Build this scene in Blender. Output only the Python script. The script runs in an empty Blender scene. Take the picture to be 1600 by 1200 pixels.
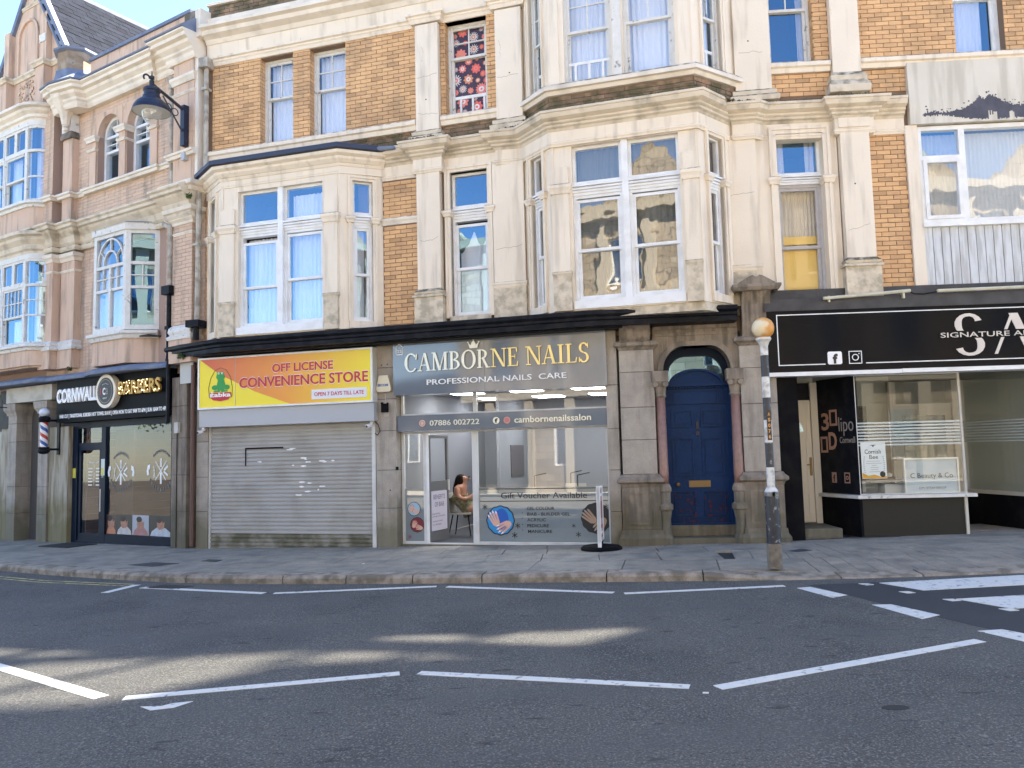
import bpy, bmesh, math, random
from mathutils import Vector, Matrix
random.seed(7)
R_=math.radians
scene=bpy.context.scene
col=scene.collection
# ---------------------------------------------------------------- camera
CH=1.65
TH=math.atan(106/1250); RHO=.025
cd=bpy.data.cameras.new('camera'); cam=bpy.data.objects.new('camera',cd); col.objects.link(cam)
cd.sensor_width=36; cd.lens=1250/1600*36; cd.clip_start=.1; cd.clip_end=3000
fw=Vector((0,math.cos(TH),math.sin(TH))); r0=Vector((1,0,0)); u0=r0.cross(fw)
rr=r0*math.cos(RHO)-u0*math.sin(RHO); uu=u0*math.cos(RHO)+r0*math.sin(RHO)
m=Matrix((rr,uu,-fw)).transposed().to_4x4(); m.translation=Vector((0,0,CH)); cam.matrix_world=m
scene.camera=cam
# ---------------------------------------------------------------- sky, sun, exposure
SUN_EL=54; SUN_AZ=50          # azimuth measured from +Y towards +X
w=bpy.data.worlds.new('World'); scene.world=w; w.use_nodes=True
nt=w.node_tree; nt.nodes.clear()
sk=nt.nodes.new('ShaderNodeTexSky'); sk.sky_type='NISHITA'; sk.sun_disc=False
sk.sun_elevation=R_(SUN_EL); sk.sun_rotation=R_(SUN_AZ); sk.air_density=.85; sk.dust_density=.2; sk.ozone_density=2.2
bg=nt.nodes.new('ShaderNodeBackground'); bg.inputs[1].default_value=.06
ow=nt.nodes.new('ShaderNodeOutputWorld'); nt.links.new(sk.outputs[0],bg.inputs[0]); nt.links.new(bg.outputs[0],ow.inputs[0])
sd=bpy.data.lights.new('sun','SUN'); sd.energy=5.0; sd.angle=R_(1.0); sd.color=(1,.89,.74)
so=bpy.data.objects.new('sun',sd); col.objects.link(so)
sdir=Vector((math.sin(R_(SUN_AZ))*math.cos(R_(SUN_EL)),math.cos(R_(SUN_AZ))*math.cos(R_(SUN_EL)),math.sin(R_(SUN_EL))))
so.rotation_euler=sdir.to_track_quat('Z','Y').to_euler()
scene.view_settings.view_transform='Standard'; scene.view_settings.look='None'
scene.view_settings.gamma=1; scene.view_settings.exposure=3.25; scene.view_settings.use_curve_mapping=False
scene.render.engine='CYCLES'
# ---------------------------------------------------------------- frames of reference (facade planes)
class Fr:
    def __init__(s,o,ang):
        a=R_(ang); s.ang=a; s.o=Vector((o[0],o[1],0)); s.u=Vector((math.cos(a),-math.sin(a),0)); s.n=Vector((-math.sin(a),-math.cos(a),0))
    def P(s,S,N,Z): v=s.o+s.u*S+s.n*N; return Vector((v.x,v.y,Z))
    def sub(s,a,b):
        "frame along a->b given as (s,n) points; returns frame and length"
        A=s.P(a[0],a[1],0); B=s.P(b[0],b[1],0); d=B-A
        return Fr((A.x,A.y),-math.degrees(math.atan2(d.y,d.x))),d.length
M=Fr((-6.18662,16.10759),16.8)
D=Fr((1.63468,13.74620),8.0)
RR=Fr((4.16383,13.39075),3.5)
L=Fr((-6.18662,16.10759),32.0)
def gz(x): return .0175*x
# ---------------------------------------------------------------- mesh builder
class MB:
    def __init__(s): s.v=[]; s.f=[]; s.u=[]
    def add(s,vs,fs):
        b=len(s.v); s.v+= [Vector(v) for v in vs]; s.f+=[tuple(b+i for i in f) for f in fs]; return s
    def box(s,fr,s0,s1,n0,n1,z0,z1):
        if s1<s0: s0,s1=s1,s0
        if n1<n0: n0,n1=n1,n0
        if z1<z0: z0,z1=z1,z0
        P=fr.P
        return s.add([P(s0,n0,z0),P(s1,n0,z0),P(s1,n1,z0),P(s0,n1,z0),P(s0,n0,z1),P(s1,n0,z1),P(s1,n1,z1),P(s0,n1,z1)],
              [(0,1,2,3),(4,7,6,5),(0,4,5,1),(1,5,6,2),(2,6,7,3),(3,7,4,0)])
    def prism(s,fr,pts,n0,n1):
        k=len(pts); vs=[fr.P(a,n1,b) for a,b in pts]+[fr.P(a,n0,b) for a,b in pts]
        fs=[tuple(range(k)),tuple(range(2*k-1,k-1,-1))]+[(i,i+k,(i+1)%k+k,(i+1)%k) for i in range(k)]
        return s.add(vs,fs)
    def flat(s,fr,pts,n): return s.add([fr.P(a,n,b) for a,b in pts],[tuple(range(len(pts)))])
    def plan(s,pts,z0,z1):
        "vertical prism over world xy polygon"
        k=len(pts); vs=[(x,y,z0) for x,y in pts]+[(x,y,z1) for x,y in pts]
        return s.add(vs,[tuple(range(k-1,-1,-1)),tuple(range(k,2*k))]+[(i,(i+1)%k,(i+1)%k+k,i+k) for i in range(k)])
    def cyl(s,a,b,ra,rb=None,seg=10,caps=True):
        rb=ra if rb is None else rb; a=Vector(a); b=Vector(b); d=(b-a)
        if d.length<1e-6: return s
        q=d.to_track_quat('Z','Y'); vs=[]
        for p,r in((a,ra),(b,rb)):
            for i in range(seg):
                t=2*math.pi*i/seg; vs.append(p+q@Vector((r*math.cos(t),r*math.sin(t),0)))
        fs=[(i,(i+1)%seg,(i+1)%seg+seg,i+seg) for i in range(seg)]
        if caps: fs+=[tuple(range(seg-1,-1,-1)),tuple(range(seg,2*seg))]
        return s.add(vs,fs)
    def tube(s,pts,r,seg=8):
        for a,b in zip(pts,pts[1:]): s.cyl(a,b,r,r,seg)
        return s
    def lathe(s,c,prof,seg=20):
        c=Vector(c); vs=[]; k=len(prof)
        for r,z in prof:
            for i in range(seg):
                t=2*math.pi*i/seg; vs.append(c+Vector((r*math.cos(t),r*math.sin(t),z)))
        fs=[(j*seg+i,j*seg+(i+1)%seg,(j+1)*seg+(i+1)%seg,(j+1)*seg+i) for j in range(k-1) for i in range(seg)]
        if prof[0][0]>1e-4: fs.append(tuple(range(seg-1,-1,-1)))
        if prof[-1][0]>1e-4: fs.append(tuple(range((k-1)*seg,k*seg)))
        return s.add(vs,fs)
    def sweep(s,path,prof,caps=True):
        "path: world (x,y) list, prof: closed polygon (out,z); out = to the right of travel"
        n=len(path); k=len(prof); P=[Vector((p[0],p[1])) for p in path]; rings=[]
        for i in range(n):
            def nr(a,b):
                d=(b-a).normalized(); return Vector((d.y,-d.x))
            if i==0: mv=nr(P[0],P[1])
            elif i==n-1: mv=nr(P[-2],P[-1])
            else:
                a=nr(P[i-1],P[i]); b=nr(P[i],P[i+1]); mm=(a+b)
                if mm.length<1e-4: mm=a
                mm.normalize(); mv=mm/max(.3,mm.dot(a))
            rings.append([(P[i].x+mv.x*o,P[i].y+mv.y*o,z) for o,z in prof])
        vs=[v for r in rings for v in r]
        fs=[(i*k+j,i*k+(j+1)%k,(i+1)*k+(j+1)%k,(i+1)*k+j) for i in range(n-1) for j in range(k)]
        if caps: fs+=[tuple(range(k)),tuple(range(n*k-1,(n-1)*k-1,-1))]
        return s.add(vs,fs)
    def wall(s,fr,s0,s1,z0,z1,n0,n1,holes=()):
        S=sorted({s0,s1}|{min(max(h[i],s0),s1) for h in holes for i in(0,1)}); Z=sorted({z0,z1}|{min(max(h[i],z0),z1) for h in holes for i in(2,3)})
        for zi in range(len(Z)-1):
            run=None
            for si in range(len(S)-1):
                cs=(S[si]+S[si+1])/2; cz=(Z[zi]+Z[zi+1])/2
                solid=not any(h[0]<cs<h[1] and h[2]<cz<h[3] for h in holes)
                if solid: run=(run[0] if run else S[si],S[si+1])
                if (not solid or si==len(S)-2) and run:
                    s.box(fr,run[0],run[1],n0,n1,Z[zi],Z[zi+1]); run=None
        return s
    def build(s,name,mat,parent=None,smooth=False,kind=None,label=None,cat=None,group=None,bev=0):
        org=ORG.get(parent,Vector((0,0,0))) if parent else (s.org() if cat else Vector((0,0,0)))
        me=bpy.data.meshes.new(name); me.from_pydata([v-org for v in s.v],[],s.f); 
        bm=bmesh.new(); bm.from_mesh(me); bmesh.ops.recalc_face_normals(bm,faces=bm.faces); bm.to_mesh(me); bm.free()
        if smooth:
            for p in me.polygons: p.use_smooth=True
        me.materials.append(mat); o=bpy.data.objects.new(name,me); col.objects.link(o)
        if parent: o.parent=parent
        else: o.location=org
        ORG[o]=org
        if bev:
            b=o.modifiers.new('bev','BEVEL'); b.width=bev; b.segments=2; b.limit_method='ANGLE'
        tag(o,label,cat,group,kind)
        return o
    def org(s):
        xs=[v.x for v in s.v]; ys=[v.y for v in s.v]; zs=[v.z for v in s.v]
        return Vector(((min(xs)+max(xs))/2,(min(ys)+max(ys))/2,min(zs)))
ORG={}
def tag(o,label=None,cat=None,group=None,kind=None):
    if label: o['label']=label
    if cat: o['category']=cat
    if group: o['group']=group
    if kind: o['kind']=kind
def thing(name,loc,label,cat,group=None):
    o=bpy.data.objects.new(name,None); col.objects.link(o); o.location=loc; o.empty_display_size=.2
    ORG[o]=Vector(loc); tag(o,label,cat,group); return o
# ---------------------------------------------------------------- materials
MT={}
def N(nt,t,**k):
    n=nt.nodes.new(t)
    for a,b in k.items(): setattr(n,a,b)
    return n
def mat(name,c,rough=.6,c2=None,scale=4.,bump=.0,bscale=60.,metal=0.,spec=.5,stain=None,stainamt=.5,stainscale=3.,moss=None,streak=False,rnd=0.,base=None,speck=None,em=None,coat=0.,alpha=None,thr=(.45,.62)):
    if name in MT: return MT[name]
    m=bpy.data.materials.new(name); m.use_nodes=True; nt=m.node_tree; L_=nt.links; b=nt.nodes['Principled BSDF']
    b.inputs['Roughness'].default_value=rough; b.inputs['Metallic'].default_value=metal
    b.inputs['Specular IOR Level'].default_value=spec; b.inputs['Coat Weight'].default_value=coat
    geo=N(nt,'ShaderNodeNewGeometry')
    def noise(sc,det=4,vec=None):
        n=N(nt,'ShaderNodeTexNoise'); n.inputs['Scale'].default_value=sc; n.inputs['Detail'].default_value=det
        L_.new(vec or geo.outputs['Position'],n.inputs['Vector']); return n.outputs['Fac']
    def ramp(x,a,b_):
        r=N(nt,'ShaderNodeMapRange'); r.inputs[1].default_value=a; r.inputs[2].default_value=b_; L_.new(x,r.inputs[0]); return r.outputs[0]
    def mix(f,a,b_,typ='MIX'):
        x=N(nt,'ShaderNodeMix',data_type='RGBA',blend_type=typ)
        if isinstance(f,(int,float)): x.inputs[0].default_value=f
        else: L_.new(f,x.inputs[0])
        for i,v in((6,a),(7,b_)):
            if isinstance(v,tuple): x.inputs[i].default_value=(*v[:3],1)
            else: L_.new(v,x.inputs[i])
        return x.outputs[2]
    cur=c if c2 is None else mix(ramp(noise(scale,5),.3,.7),c,c2)
    if rnd:
        oi=N(nt,'ShaderNodeObjectInfo'); ad=N(nt,'ShaderNodeMath',operation='ADD'); L_.new(oi.outputs['Random'],ad.inputs[0]); L_.new(geo.outputs['Random Per Island'],ad.inputs[1])
        fr=N(nt,'ShaderNodeMath',operation='FRACT'); L_.new(ad.outputs[0],fr.inputs[0])
        cr=N(nt,'ShaderNodeValToRGB'); cr.color_ramp.interpolation='LINEAR'
        e=cr.color_ramp.elements; e[0].position=0; e[0].color=(1-rnd*1.3,)*3+(1,); e[1].position=1; e[1].color=(1+rnd*.5,1+rnd*.5,1+rnd*.4,1)
        k=e.new(.12); k.color=(1-rnd*.5,1-rnd*.55,1-rnd*.5,1); k=e.new(.5); k.color=(1,1,1,1)
        L_.new(fr.outputs[0],cr.inputs[0]); cur=mix(1.,cur,cr.outputs[0],'MULTIPLY')
    if speck:
        sc,col_,amt=speck; cur=mix(ramp(noise(sc,2),.55,.70),cur,mix(amt,cur,col_))
    if stain:
        vec=None
        if streak:
            mp=N(nt,'ShaderNodeMapping'); mp.inputs['Scale'].default_value=(3.2,3.2,.35); L_.new(geo.outputs['Position'],mp.inputs[0]); vec=mp.outputs[0]
        f=ramp(noise(stainscale,8,vec),*thr); g=N(nt,'ShaderNodeMath',operation='MULTIPLY'); L_.new(f,g.inputs[0]); g.inputs[1].default_value=stainamt
        cur=mix(g.outputs[0],cur,stain)
    if base:
        col_,zt_,am_=base; px=N(nt,'ShaderNodeSeparateXYZ'); L_.new(geo.outputs['Position'],px.inputs[0])
        hh_=N(nt,'ShaderNodeMath',operation='MULTIPLY_ADD'); L_.new(noise(2.5,6),hh_.inputs[0]); hh_.inputs[1].default_value=-1.6; L_.new(px.outputs[2],hh_.inputs[2])
        f=ramp(hh_.outputs[0],zt_-.35,zt_-1.05); g=N(nt,'ShaderNodeMath',operation='MULTIPLY'); L_.new(f,g.inputs[0]); g.inputs[1].default_value=am_; cur=mix(g.outputs[0],cur,col_)
    if moss:
        sx=N(nt,'ShaderNodeSeparateXYZ'); L_.new(geo.outputs['True Normal'],sx.inputs[0]); f=ramp(sx.outputs[2],.15,.6)
        f2=ramp(noise(9,6),.35,.6); g=N(nt,'ShaderNodeMath',operation='MULTIPLY'); L_.new(f,g.inputs[0]); L_.new(f2,g.inputs[1]); cur=mix(g.outputs[0],cur,moss)
    if isinstance(cur,tuple): b.inputs['Base Color'].default_value=(*cur[:3],1)
    else: L_.new(cur,b.inputs['Base Color'])
    if bump:
        bp=N(nt,'ShaderNodeBump'); bp.inputs['Strength'].default_value=bump; bp.inputs['Distance'].default_value=.01
        L_.new(noise(bscale,3),bp.inputs['Height']); L_.new(bp.outputs[0],b.inputs['Normal'])
    if em: b.inputs['Emission Color'].default_value=(*em[:3],1); b.inputs['Emission Strength'].default_value=em[3]
    MT[name]=m; return m
def glassmat(name,ior=1.9,tint=(1,1,1),refl=(1,1,1),wav=.0,wscale=2.,rough=0.,milky=0.,milkcol=(.8,.85,.85)):
    if name in MT: return MT[name]
    m=bpy.data.materials.new(name); m.use_nodes=True; nt=m.node_tree; nt.nodes.clear(); L_=nt.links
    o=N(nt,'ShaderNodeOutputMaterial'); t=N(nt,'ShaderNodeBsdfTransparent'); t.inputs[0].default_value=(*tint,1)
    g=N(nt,'ShaderNodeBsdfGlossy'); g.inputs['Roughness'].default_value=rough; g.inputs['Color'].default_value=(*refl,1); f=N(nt,'ShaderNodeFresnel')
    gb=N(nt,'ShaderNodeNewGeometry'); mr=N(nt,'ShaderNodeMapRange'); mr.inputs[3].default_value=ior; mr.inputs[4].default_value=1/ior   # same fresnel from both sides of a thin pane
    L_.new(gb.outputs['Backfacing'],mr.inputs[0]); L_.new(mr.outputs[0],f.inputs[0])
    x=N(nt,'ShaderNodeMixShader'); base=t.outputs[0]
    if milky:
        d=N(nt,'ShaderNodeBsdfDiffuse'); d.inputs[0].default_value=(*milkcol,1); y=N(nt,'ShaderNodeMixShader'); y.inputs[0].default_value=milky
        L_.new(t.outputs[0],y.inputs[1]); L_.new(d.outputs[0],y.inputs[2]); base=y.outputs[0]
    L_.new(f.outputs[0],x.inputs[0]); L_.new(base,x.inputs[1]); L_.new(g.outputs[0],x.inputs[2]); L_.new(x.outputs[0],o.inputs[0])
    if wav:
        ge=N(nt,'ShaderNodeNewGeometry'); n=N(nt,'ShaderNodeTexNoise'); n.inputs['Scale'].default_value=wscale; n.inputs['Detail'].default_value=1
        L_.new(ge.outputs['Position'],n.inputs['Vector']); bp=N(nt,'ShaderNodeBump'); bp.inputs['Strength'].default_value=wav; bp.inputs['Distance'].default_value=.02
        L_.new(n.outputs['Fac'],bp.inputs['Height']); L_.new(bp.outputs[0],g.inputs['Normal']); L_.new(bp.outputs[0],f.inputs['Normal'])
    MT[name]=m; return m
CREAM=mat('cream_paint',(.80,.71,.585),.75,(.74,.65,.53),1.3,.25,25,stain=(.38,.32,.25),stainamt=.5,streak=True,stainscale=2.2,moss=(.20,.165,.12),thr=(.52,.74))
CREAMD=mat('weathered_paint',(.70,.61,.475),.85,(.54,.47,.36),6,.6,18,stain=(.28,.24,.17),stainamt=.6,stainscale=7,moss=(.10,.085,.055))
LEDGE=mat('stained_ledge',(.70,.62,.50),.85,(.58,.50,.39),2.5,.4,20,stain=(.16,.14,.10),stainamt=.75,stainscale=3.5,moss=(.075,.07,.035),thr=(.50,.78))
BRICK=mat('tan_brick',(.68,.42,.215),.8,(.60,.36,.18),3,.35,90,rnd=.22,stain=(.17,.13,.09),stainamt=.45,stainscale=1.3,thr=(.52,.72))
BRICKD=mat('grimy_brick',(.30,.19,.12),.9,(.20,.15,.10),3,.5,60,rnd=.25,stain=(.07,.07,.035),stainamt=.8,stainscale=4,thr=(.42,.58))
MORTAR=mat('mortar',(.21,.14,.095),.95)
PINK=mat('pink_paint',(.63,.455,.335),.8,(.56,.40,.30),1.8,.4,30,rnd=.10,stain=(.24,.20,.16),stainamt=.65,stainscale=1.7,streak=True,moss=(.10,.08,.05),thr=(.5,.7))
PINKM=mat('pink_joint',(.36,.25,.20),.9)
PINKR=mat('pink_render',(.64,.46,.34),.8,(.57,.40,.30),1.8,.5,30,stain=(.22,.18,.15),stainamt=.65,stainscale=2.2,moss=(.12,.10,.06),streak=True,thr=(.5,.68))
STUCK=mat('off_white_trim',(.77,.70,.60),.7,(.70,.62,.52),2,.3,30,stain=(.28,.24,.19),stainamt=.5,stainscale=2.5,moss=(.13,.11,.07),thr=(.5,.78))
GRIMY=mat('grimy_render',(.27,.22,.18),.9,(.17,.145,.12),3,.6,30,stain=(.06,.06,.05),stainamt=.7,stainscale=5)
WHITE=mat('white_upvc',(.78,.79,.80),.35,stain=(.55,.53,.49),stainamt=.35,stainscale=4)
OLDWH=mat('peeling_white_paint',(.70,.69,.66),.6,(.62,.60,.56),8,.5,60,stain=(.13,.11,.09),stainamt=.7,stainscale=9,thr=(.62,.70))
LEAD=mat('blue_grey_lead',(.15,.185,.27),.75,(.11,.14,.22),5,.3,12,stain=(.25,.28,.33),stainamt=.4)
SLATE=mat('dark_slate',(.009,.012,.020),.95,(.014,.018,.030),4,.3,30,rnd=.25,spec=.05)
GRAN=mat('granite',(.44,.39,.33),.8,(.35,.31,.265),6,.5,120,speck=(160,(.08,.07,.065),.7),stain=(.12,.105,.08),stainamt=.5,stainscale=2.2,streak=True,rnd=.10,thr=(.5,.7),base=((.13,.12,.065),.55,.75))
GRAND=mat('brown_granite',(.31,.255,.20),.85,(.23,.19,.15),5,.6,90,speck=(150,(.07,.06,.05),.7),stain=(.07,.06,.045),stainamt=.6,stainscale=3,streak=True,rnd=.10,base=((.09,.085,.05),.5,.7))
PGRAN=mat('pink_granite',(.31,.18,.145),.4,(.23,.13,.10),14,.1,80,speck=(140,(.10,.06,.05),.7))
GJ=mat('granite_joint',(.09,.08,.07),.95)
BLACKG=mat('black_gloss_paint',(.006,.007,.011),.45,(.010,.011,.016),3,.2,15,stain=(.035,.035,.035),stainamt=.3,stainscale=6,spec=.10)
BLACKM=mat('black_matt',(.006,.006,.008),.7,spec=.06,stain=(.022,.020,.018),stainamt=.4)
NAVY=mat('navy_paint',(.006,.013,.030),.4,(.008,.017,.036),3,spec=.10)
IRON=mat('black_iron',(.008,.010,.018),.45,(.02,.025,.04),9,.3,60)
BLUED=mat('royal_blue_paint',(.004,.031,.115),.45,(.003,.024,.085),2.5,.25,22,spec=.15,stain=(.25,.035,.03),stainamt=.0)
BLUER=mat('worn_blue_paint',(.003,.024,.085),.5,(.003,.018,.065),2.5,.3,22,spec=.15,stain=(.09,.014,.012),stainamt=.9,stainscale=16,thr=(.57,.61))
BRASS=mat('brass',(.22,.14,.05),.45,metal=.3)
ALU=mat('grey_aluminium',(.62,.62,.60),.35,stain=(.35,.33,.3),stainamt=.3)
SHUT=mat('grey_shutter_metal',(.42,.41,.385),.6,(.38,.37,.35),1.2,.1,30,metal=0.,spec=.3,stain=(.20,.18,.13),stainamt=.3,stainscale=1.5)
SHUTB=mat('dirty_shutter_metal',(.30,.285,.24),.55,(.16,.145,.10),3,.1,30,spec=.2,stain=(.09,.085,.05),stainamt=.7,stainscale=3)
LGREY=mat('light_grey_panel',(.40,.41,.43),.35)
SGREY=mat('slate_grey_panel',(.17,.19,.22),.07,(.145,.165,.19),1,spec=.9)
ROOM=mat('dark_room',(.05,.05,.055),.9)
CURT=mat('white_curtain',(.75,.77,.82),.9)
CURTC=mat('cream_curtain',(.62,.56,.46),.9)
YELB=mat('yellow_blind',(.75,.52,.15),.8)
GLN=glassmat('clear_glass',2.3,wav=.15,wscale=2.6)
GLW=glassmat('weak_glass',1.45)
GL=glassmat('blue_reflection_glass',3.0,refl=(.42,.72,1.),wav=.10,wscale=1.3)  # glossy tint paints a deeper sky blue into the reflections
GLO=glassmat('old_wavy_glass',2.3,refl=(.55,.80,1.),wav=.3,wscale=3.)  # reflections coloured blue here too, less strongly
GLD=glassmat('dark_shop_glass',1.5,tint=(.90,.92,.92),wav=.05,wscale=.8)
GLS=glassmat('shop_glass',1.9,tint=(.93,.95,.95),wav=.05,wscale=.8)
GLF=glassmat('pale_green_glass',1.7,wav=.05,milky=.35,milkcol=(.35,.40,.36))
FROST=glassmat('frosted_film',1.6,rough=.05,milky=.9,milkcol=(.27,.31,.33))
STRIPE=glassmat('frosted_stripe',1.5,milky=.7,milkcol=(.6,.66,.64))
GOLDP=mat('gold_letter_paint',(.80,.66,.30),.25,metal=.35)
PALEG=mat('pale_gold_letter',(.78,.77,.66),.25,metal=.25)
WLET=mat('white_letter',(.86,.86,.86),.5)
BLET=mat('black_letter',(.015,.015,.017),.5)
RLET=mat('red_letter',(.50,.008,.02),.45)
def cream_(): return CREAM
# ---------------------------------------------------------------- text helpers
def text(parent,s,fr,s0,s1,z,h,n,m,name='lettering',ext=.004,off=0.,label=None,slope=0.,face=None,cat=None):
    cu=bpy.data.curves.new('t','FONT'); cu.body=s; cu.size=1; cu.extrude=0; cu.offset=off; cu.resolution_u=3; cu.align_x='LEFT'
    o=bpy.data.objects.new('t',cu); col.objects.link(o)
    dg=bpy.context.evaluated_depsgraph_get(); me=bpy.data.meshes.new_from_object(o.evaluated_get(dg)); bpy.data.objects.remove(o); bpy.data.curves.remove(cu)
    if not me.vertices: return None
    xs=[v.co.x for v in me.vertices]; x0,x1=min(xs),max(xs); y0=0.; y1=.729
    if s.islower(): y1=.729
    b=MB(); vs=[]
    for v in me.vertices:
        ff=(v.co.x-x0)/(x1-x0); vs.append(fr.P(s0+ff*(s1-s0),n,z+v.co.y/y1*h+slope*ff))
    b.add(vs,[tuple(p.vertices) for p in me.polygons])
    k=len(b.v)
    if ext:
        # give the letters thickness by extruding boundary edges backwards
        from collections import Counter
        ec=Counter()
        for f in b.f:
            for i in range(len(f)):
                a,c=f[i],f[(i+1)%len(f)]; ec[(min(a,c),max(a,c))]+=1
        dn=fr.n*(-ext); bound=[e for e,q in ec.items() if q==1]
        mp={}
        for e in bound:
            for i in e:
                if i not in mp: mp[i]=len(b.v); b.v.append(b.v[i]+dn)
        for a,c in bound: b.f.append((a,c,mp[c],mp[a]))
    bpy.data.meshes.remove(me)
    return b.build(name,m,parent,label=label,cat=cat)
def ellipse(cx,cz,rx,rz,k=28,a0=0,a1=2*math.pi): 
    return [(cx+rx*math.cos(a0+(a1-a0)*i/(k-(0 if abs(a1-a0)>=6.28 else 1))),cz+rz*math.sin(a0+(a1-a0)*i/(k-(0 if abs(a1-a0)>=6.28 else 1)))) for i in range(k)]
def ringarc(mb,fr,n,cx,cz,ro,ri,a0,a1,k=20,n0=None,sx=1.,thin=0.,dx=0.):
    "arc band; ri inner radius; thin = how much the band thins at top and bottom (contrast)"
    n0=n-.006 if n0 is None else n0
    for i in range(k):
        t0=a0+(a1-a0)*i/k; t1=a0+(a1-a0)*(i+1)/k; q=[]
        for t,r in((t0,0),(t1,0),(t1,1),(t0,1)):
            w_=ro-ri; w2=w_*(1-thin*abs(math.sin(t)))
            R0=ro if r==0 else ro-w2
            q.append((cx+R0*math.cos(t)*sx,cz+R0*math.sin(t)))
        mb.prism(fr,q,n0,n)
# serif capitals drawn as thick/thin strokes with serifs, unit height, returns list of polygons + width
def serif(ch):
    T=.17; t=.06; S=.05; P=[]
    def stem(x,w=T,a=0,b=1): P.append([(x,a),(x+w,a),(x+w,b),(x,b)])
    def ser(x0,x1,y,up=True):
        P.append([(x0,y),(x1,y),(x1,y+(S if up else -S)),(x0,y+(S if up else -S))])
    def diag(x0,y0,x1,y1,w): P.append([(x0,y0),(x0+w,y0),(x1+w,y1),(x1,y1)])
    def arc(cx,cy,rx,ry,a0,a1,w,k=14,tw=t):
        pts=[]
        for i in range(k):
            q0=R_(a0+(a1-a0)*i/k); q1=R_(a0+(a1-a0)*(i+1)/k); q=[]
            for qq,inn in((q0,0),(q1,0),(q1,1),(q0,1)):
                ww=tw+(w-tw)*abs(math.cos(qq)); q.append((cx+(rx-inn*ww)*math.cos(qq),cy+(ry-inn*min(ww,tw*1.3))*math.sin(qq)))
            P.append(q)
    W=.8
    if ch=='C': arc(.48,.5,.48,.53,40,320,T+.02,20); P.append([(.80,.66),(.88,.66),(.90,.98),(.84,.98)]); W=.92
    if ch=='O': arc(.5,.5,.5,.53,0,360,T+.02,28); W=1.0
    if ch=='A': diag(.05,0,.40,1,t); diag(.66,0,.36,1,T); P.append([(.18,.30),(.66,.30),(.66,.36),(.18,.36)]); ser(-.06,.24,0); ser(.56,.94,0); W=.9
    if ch=='M': stem(.08,t+.02); diag(.08,1,.46,0,T) ; diag(.86,1,.50,0,t); stem(.86,T); ser(-.04,.26,0); ser(.74,1.14,0); ser(-.02,.16,1,False); ser(.92,1.14,1,False); W=1.12
    if ch=='B': stem(.10); ser(0,.4,0); ser(0,.4,1,False); arc(.34,.76,.34,.24,-90,90,T-.02,10); arc(.34,.27,.41,.27,-90,90,T,10); P.append([(.27,.49),(.36,.49),(.36,.545),(.27,.545)]); W=.78
    if ch=='R': stem(.10); ser(0,.38,0); ser(0,.4,1,False); arc(.34,.745,.36,.255,-90,90,T,10); diag(.62,0,.34,.5,T); ser(.60,.92,0); P.append([(.27,.49),(.40,.49),(.40,.54),(.27,.54)]); W=.9
    if ch=='N': stem(.10,t+.01); diag(.76,0,.10,1,T); stem(.84,t+.01); ser(-.02,.30,0); ser(-.04,.2,1,False); ser(.70,1.04,1,False); W=1.0
    if ch=='E': stem(.10); P.append([(0,0),(.70,0),(.70,S),(0,S)]); P.append([(0,1-S),(.66,1-S),(.66,1),(0,1)]); P.append([(.27,.49),(.54,.49),(.54,.545),(.27,.545)]); P.append([(.62,S),(.70,S),(.73,.26),(.68,.26)]); P.append([(.59,1-S),(.66,1-S),(.68,.76),(.63,.76)]); P.append([(.50,.40),(.54,.40),(.54,.63),(.50,.63)]); W=.76
    if ch=='I': stem(.12); ser(0,.41,0); ser(0,.41,1,False); W=.44
    if ch=='L': stem(.10); ser(0,.4,1,False); P.append([(0,0),(.68,0),(.68,S),(0,S)]); P.append([(.60,S),(.68,S),(.72,.28),(.67,.28)]); W=.74
    if ch=='S': arc(.33,.755,.30,.275,20,270,T*.9,12); arc(.33,.245,.32,.275,-160,90,T*.95,12); P.append([(.55,.74),(.61,.74),(.62,1.0),(.57,1.0)]); P.append([(.02,.26),(.08,.26),(.06,0),(.01,0)]); W=.70
    return P,W
def serif_text(parent,s,fr,s0,s1,z,h,n,mats,ext=.03):
    adv=[]; tot=0
    for c in s:
        w_=.42 if c==' ' else serif(c)[1]+.09; adv.append((c,tot)); tot+=w_
    tot-=.09; k=(s1-s0)/tot
    for i,(c,a) in enumerate(adv):
        if c==' ': continue
        mb=MB()
        for j,pl in enumerate(serif(c)[0]):
            q=[(s0+(a+x)*k,z+y*h) for x,y in pl]
            mb.prism(fr,q,n-ext,n-.0004*(j%5))
        mb.build('letter',mats(i/len(s)),parent)
# ---------------------------------------------------------------- bricks
BR={}          # parent -> list of (fr,s0,s1,z0,z1,n)
def brick_run(parent,key,fr,s0,s1,z0,z1,holes,n,zref=0.,joint=.011,proud=.014,bl=.232,bh=.0787):
    lst=BR.setdefault((parent,key),[])
    k=int(math.floor((z0-zref)/bh))
    while True:
        a=zref+k*bh; b=a+bh-joint
        if a>=z1-.02: break
        za=max(a,z0); zb=min(b,z1)
        if zb-za>.02:
            x=s0-((k%2)*.5+.25)*bl-(s0%bl)
            while x<s1:
                xa=max(x,s0+.002); xb=min(x+bl-joint,s1-.002); x+=bl
                if xb-xa<.012: continue
                segs=[(xa,xb)]
                for h in holes:
                    if h[2]<zb-.015 and h[3]>za+.015:
                        ns=[]
                        for p,q in segs:
                            if h[1]<=p or h[0]>=q: ns.append((p,q)); continue
                            if h[0]-.004>p+.012: ns.append((p,h[0]-.004))
                            if h[1]+.004<q-.03: ns.append((h[1]+.004,q))
                        segs=ns
                for p,q in segs:
                    if q-p>.012: lst.append((fr,p,q,za,zb,n+proud+random.uniform(-.002,.002)))
        k+=1
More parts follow.
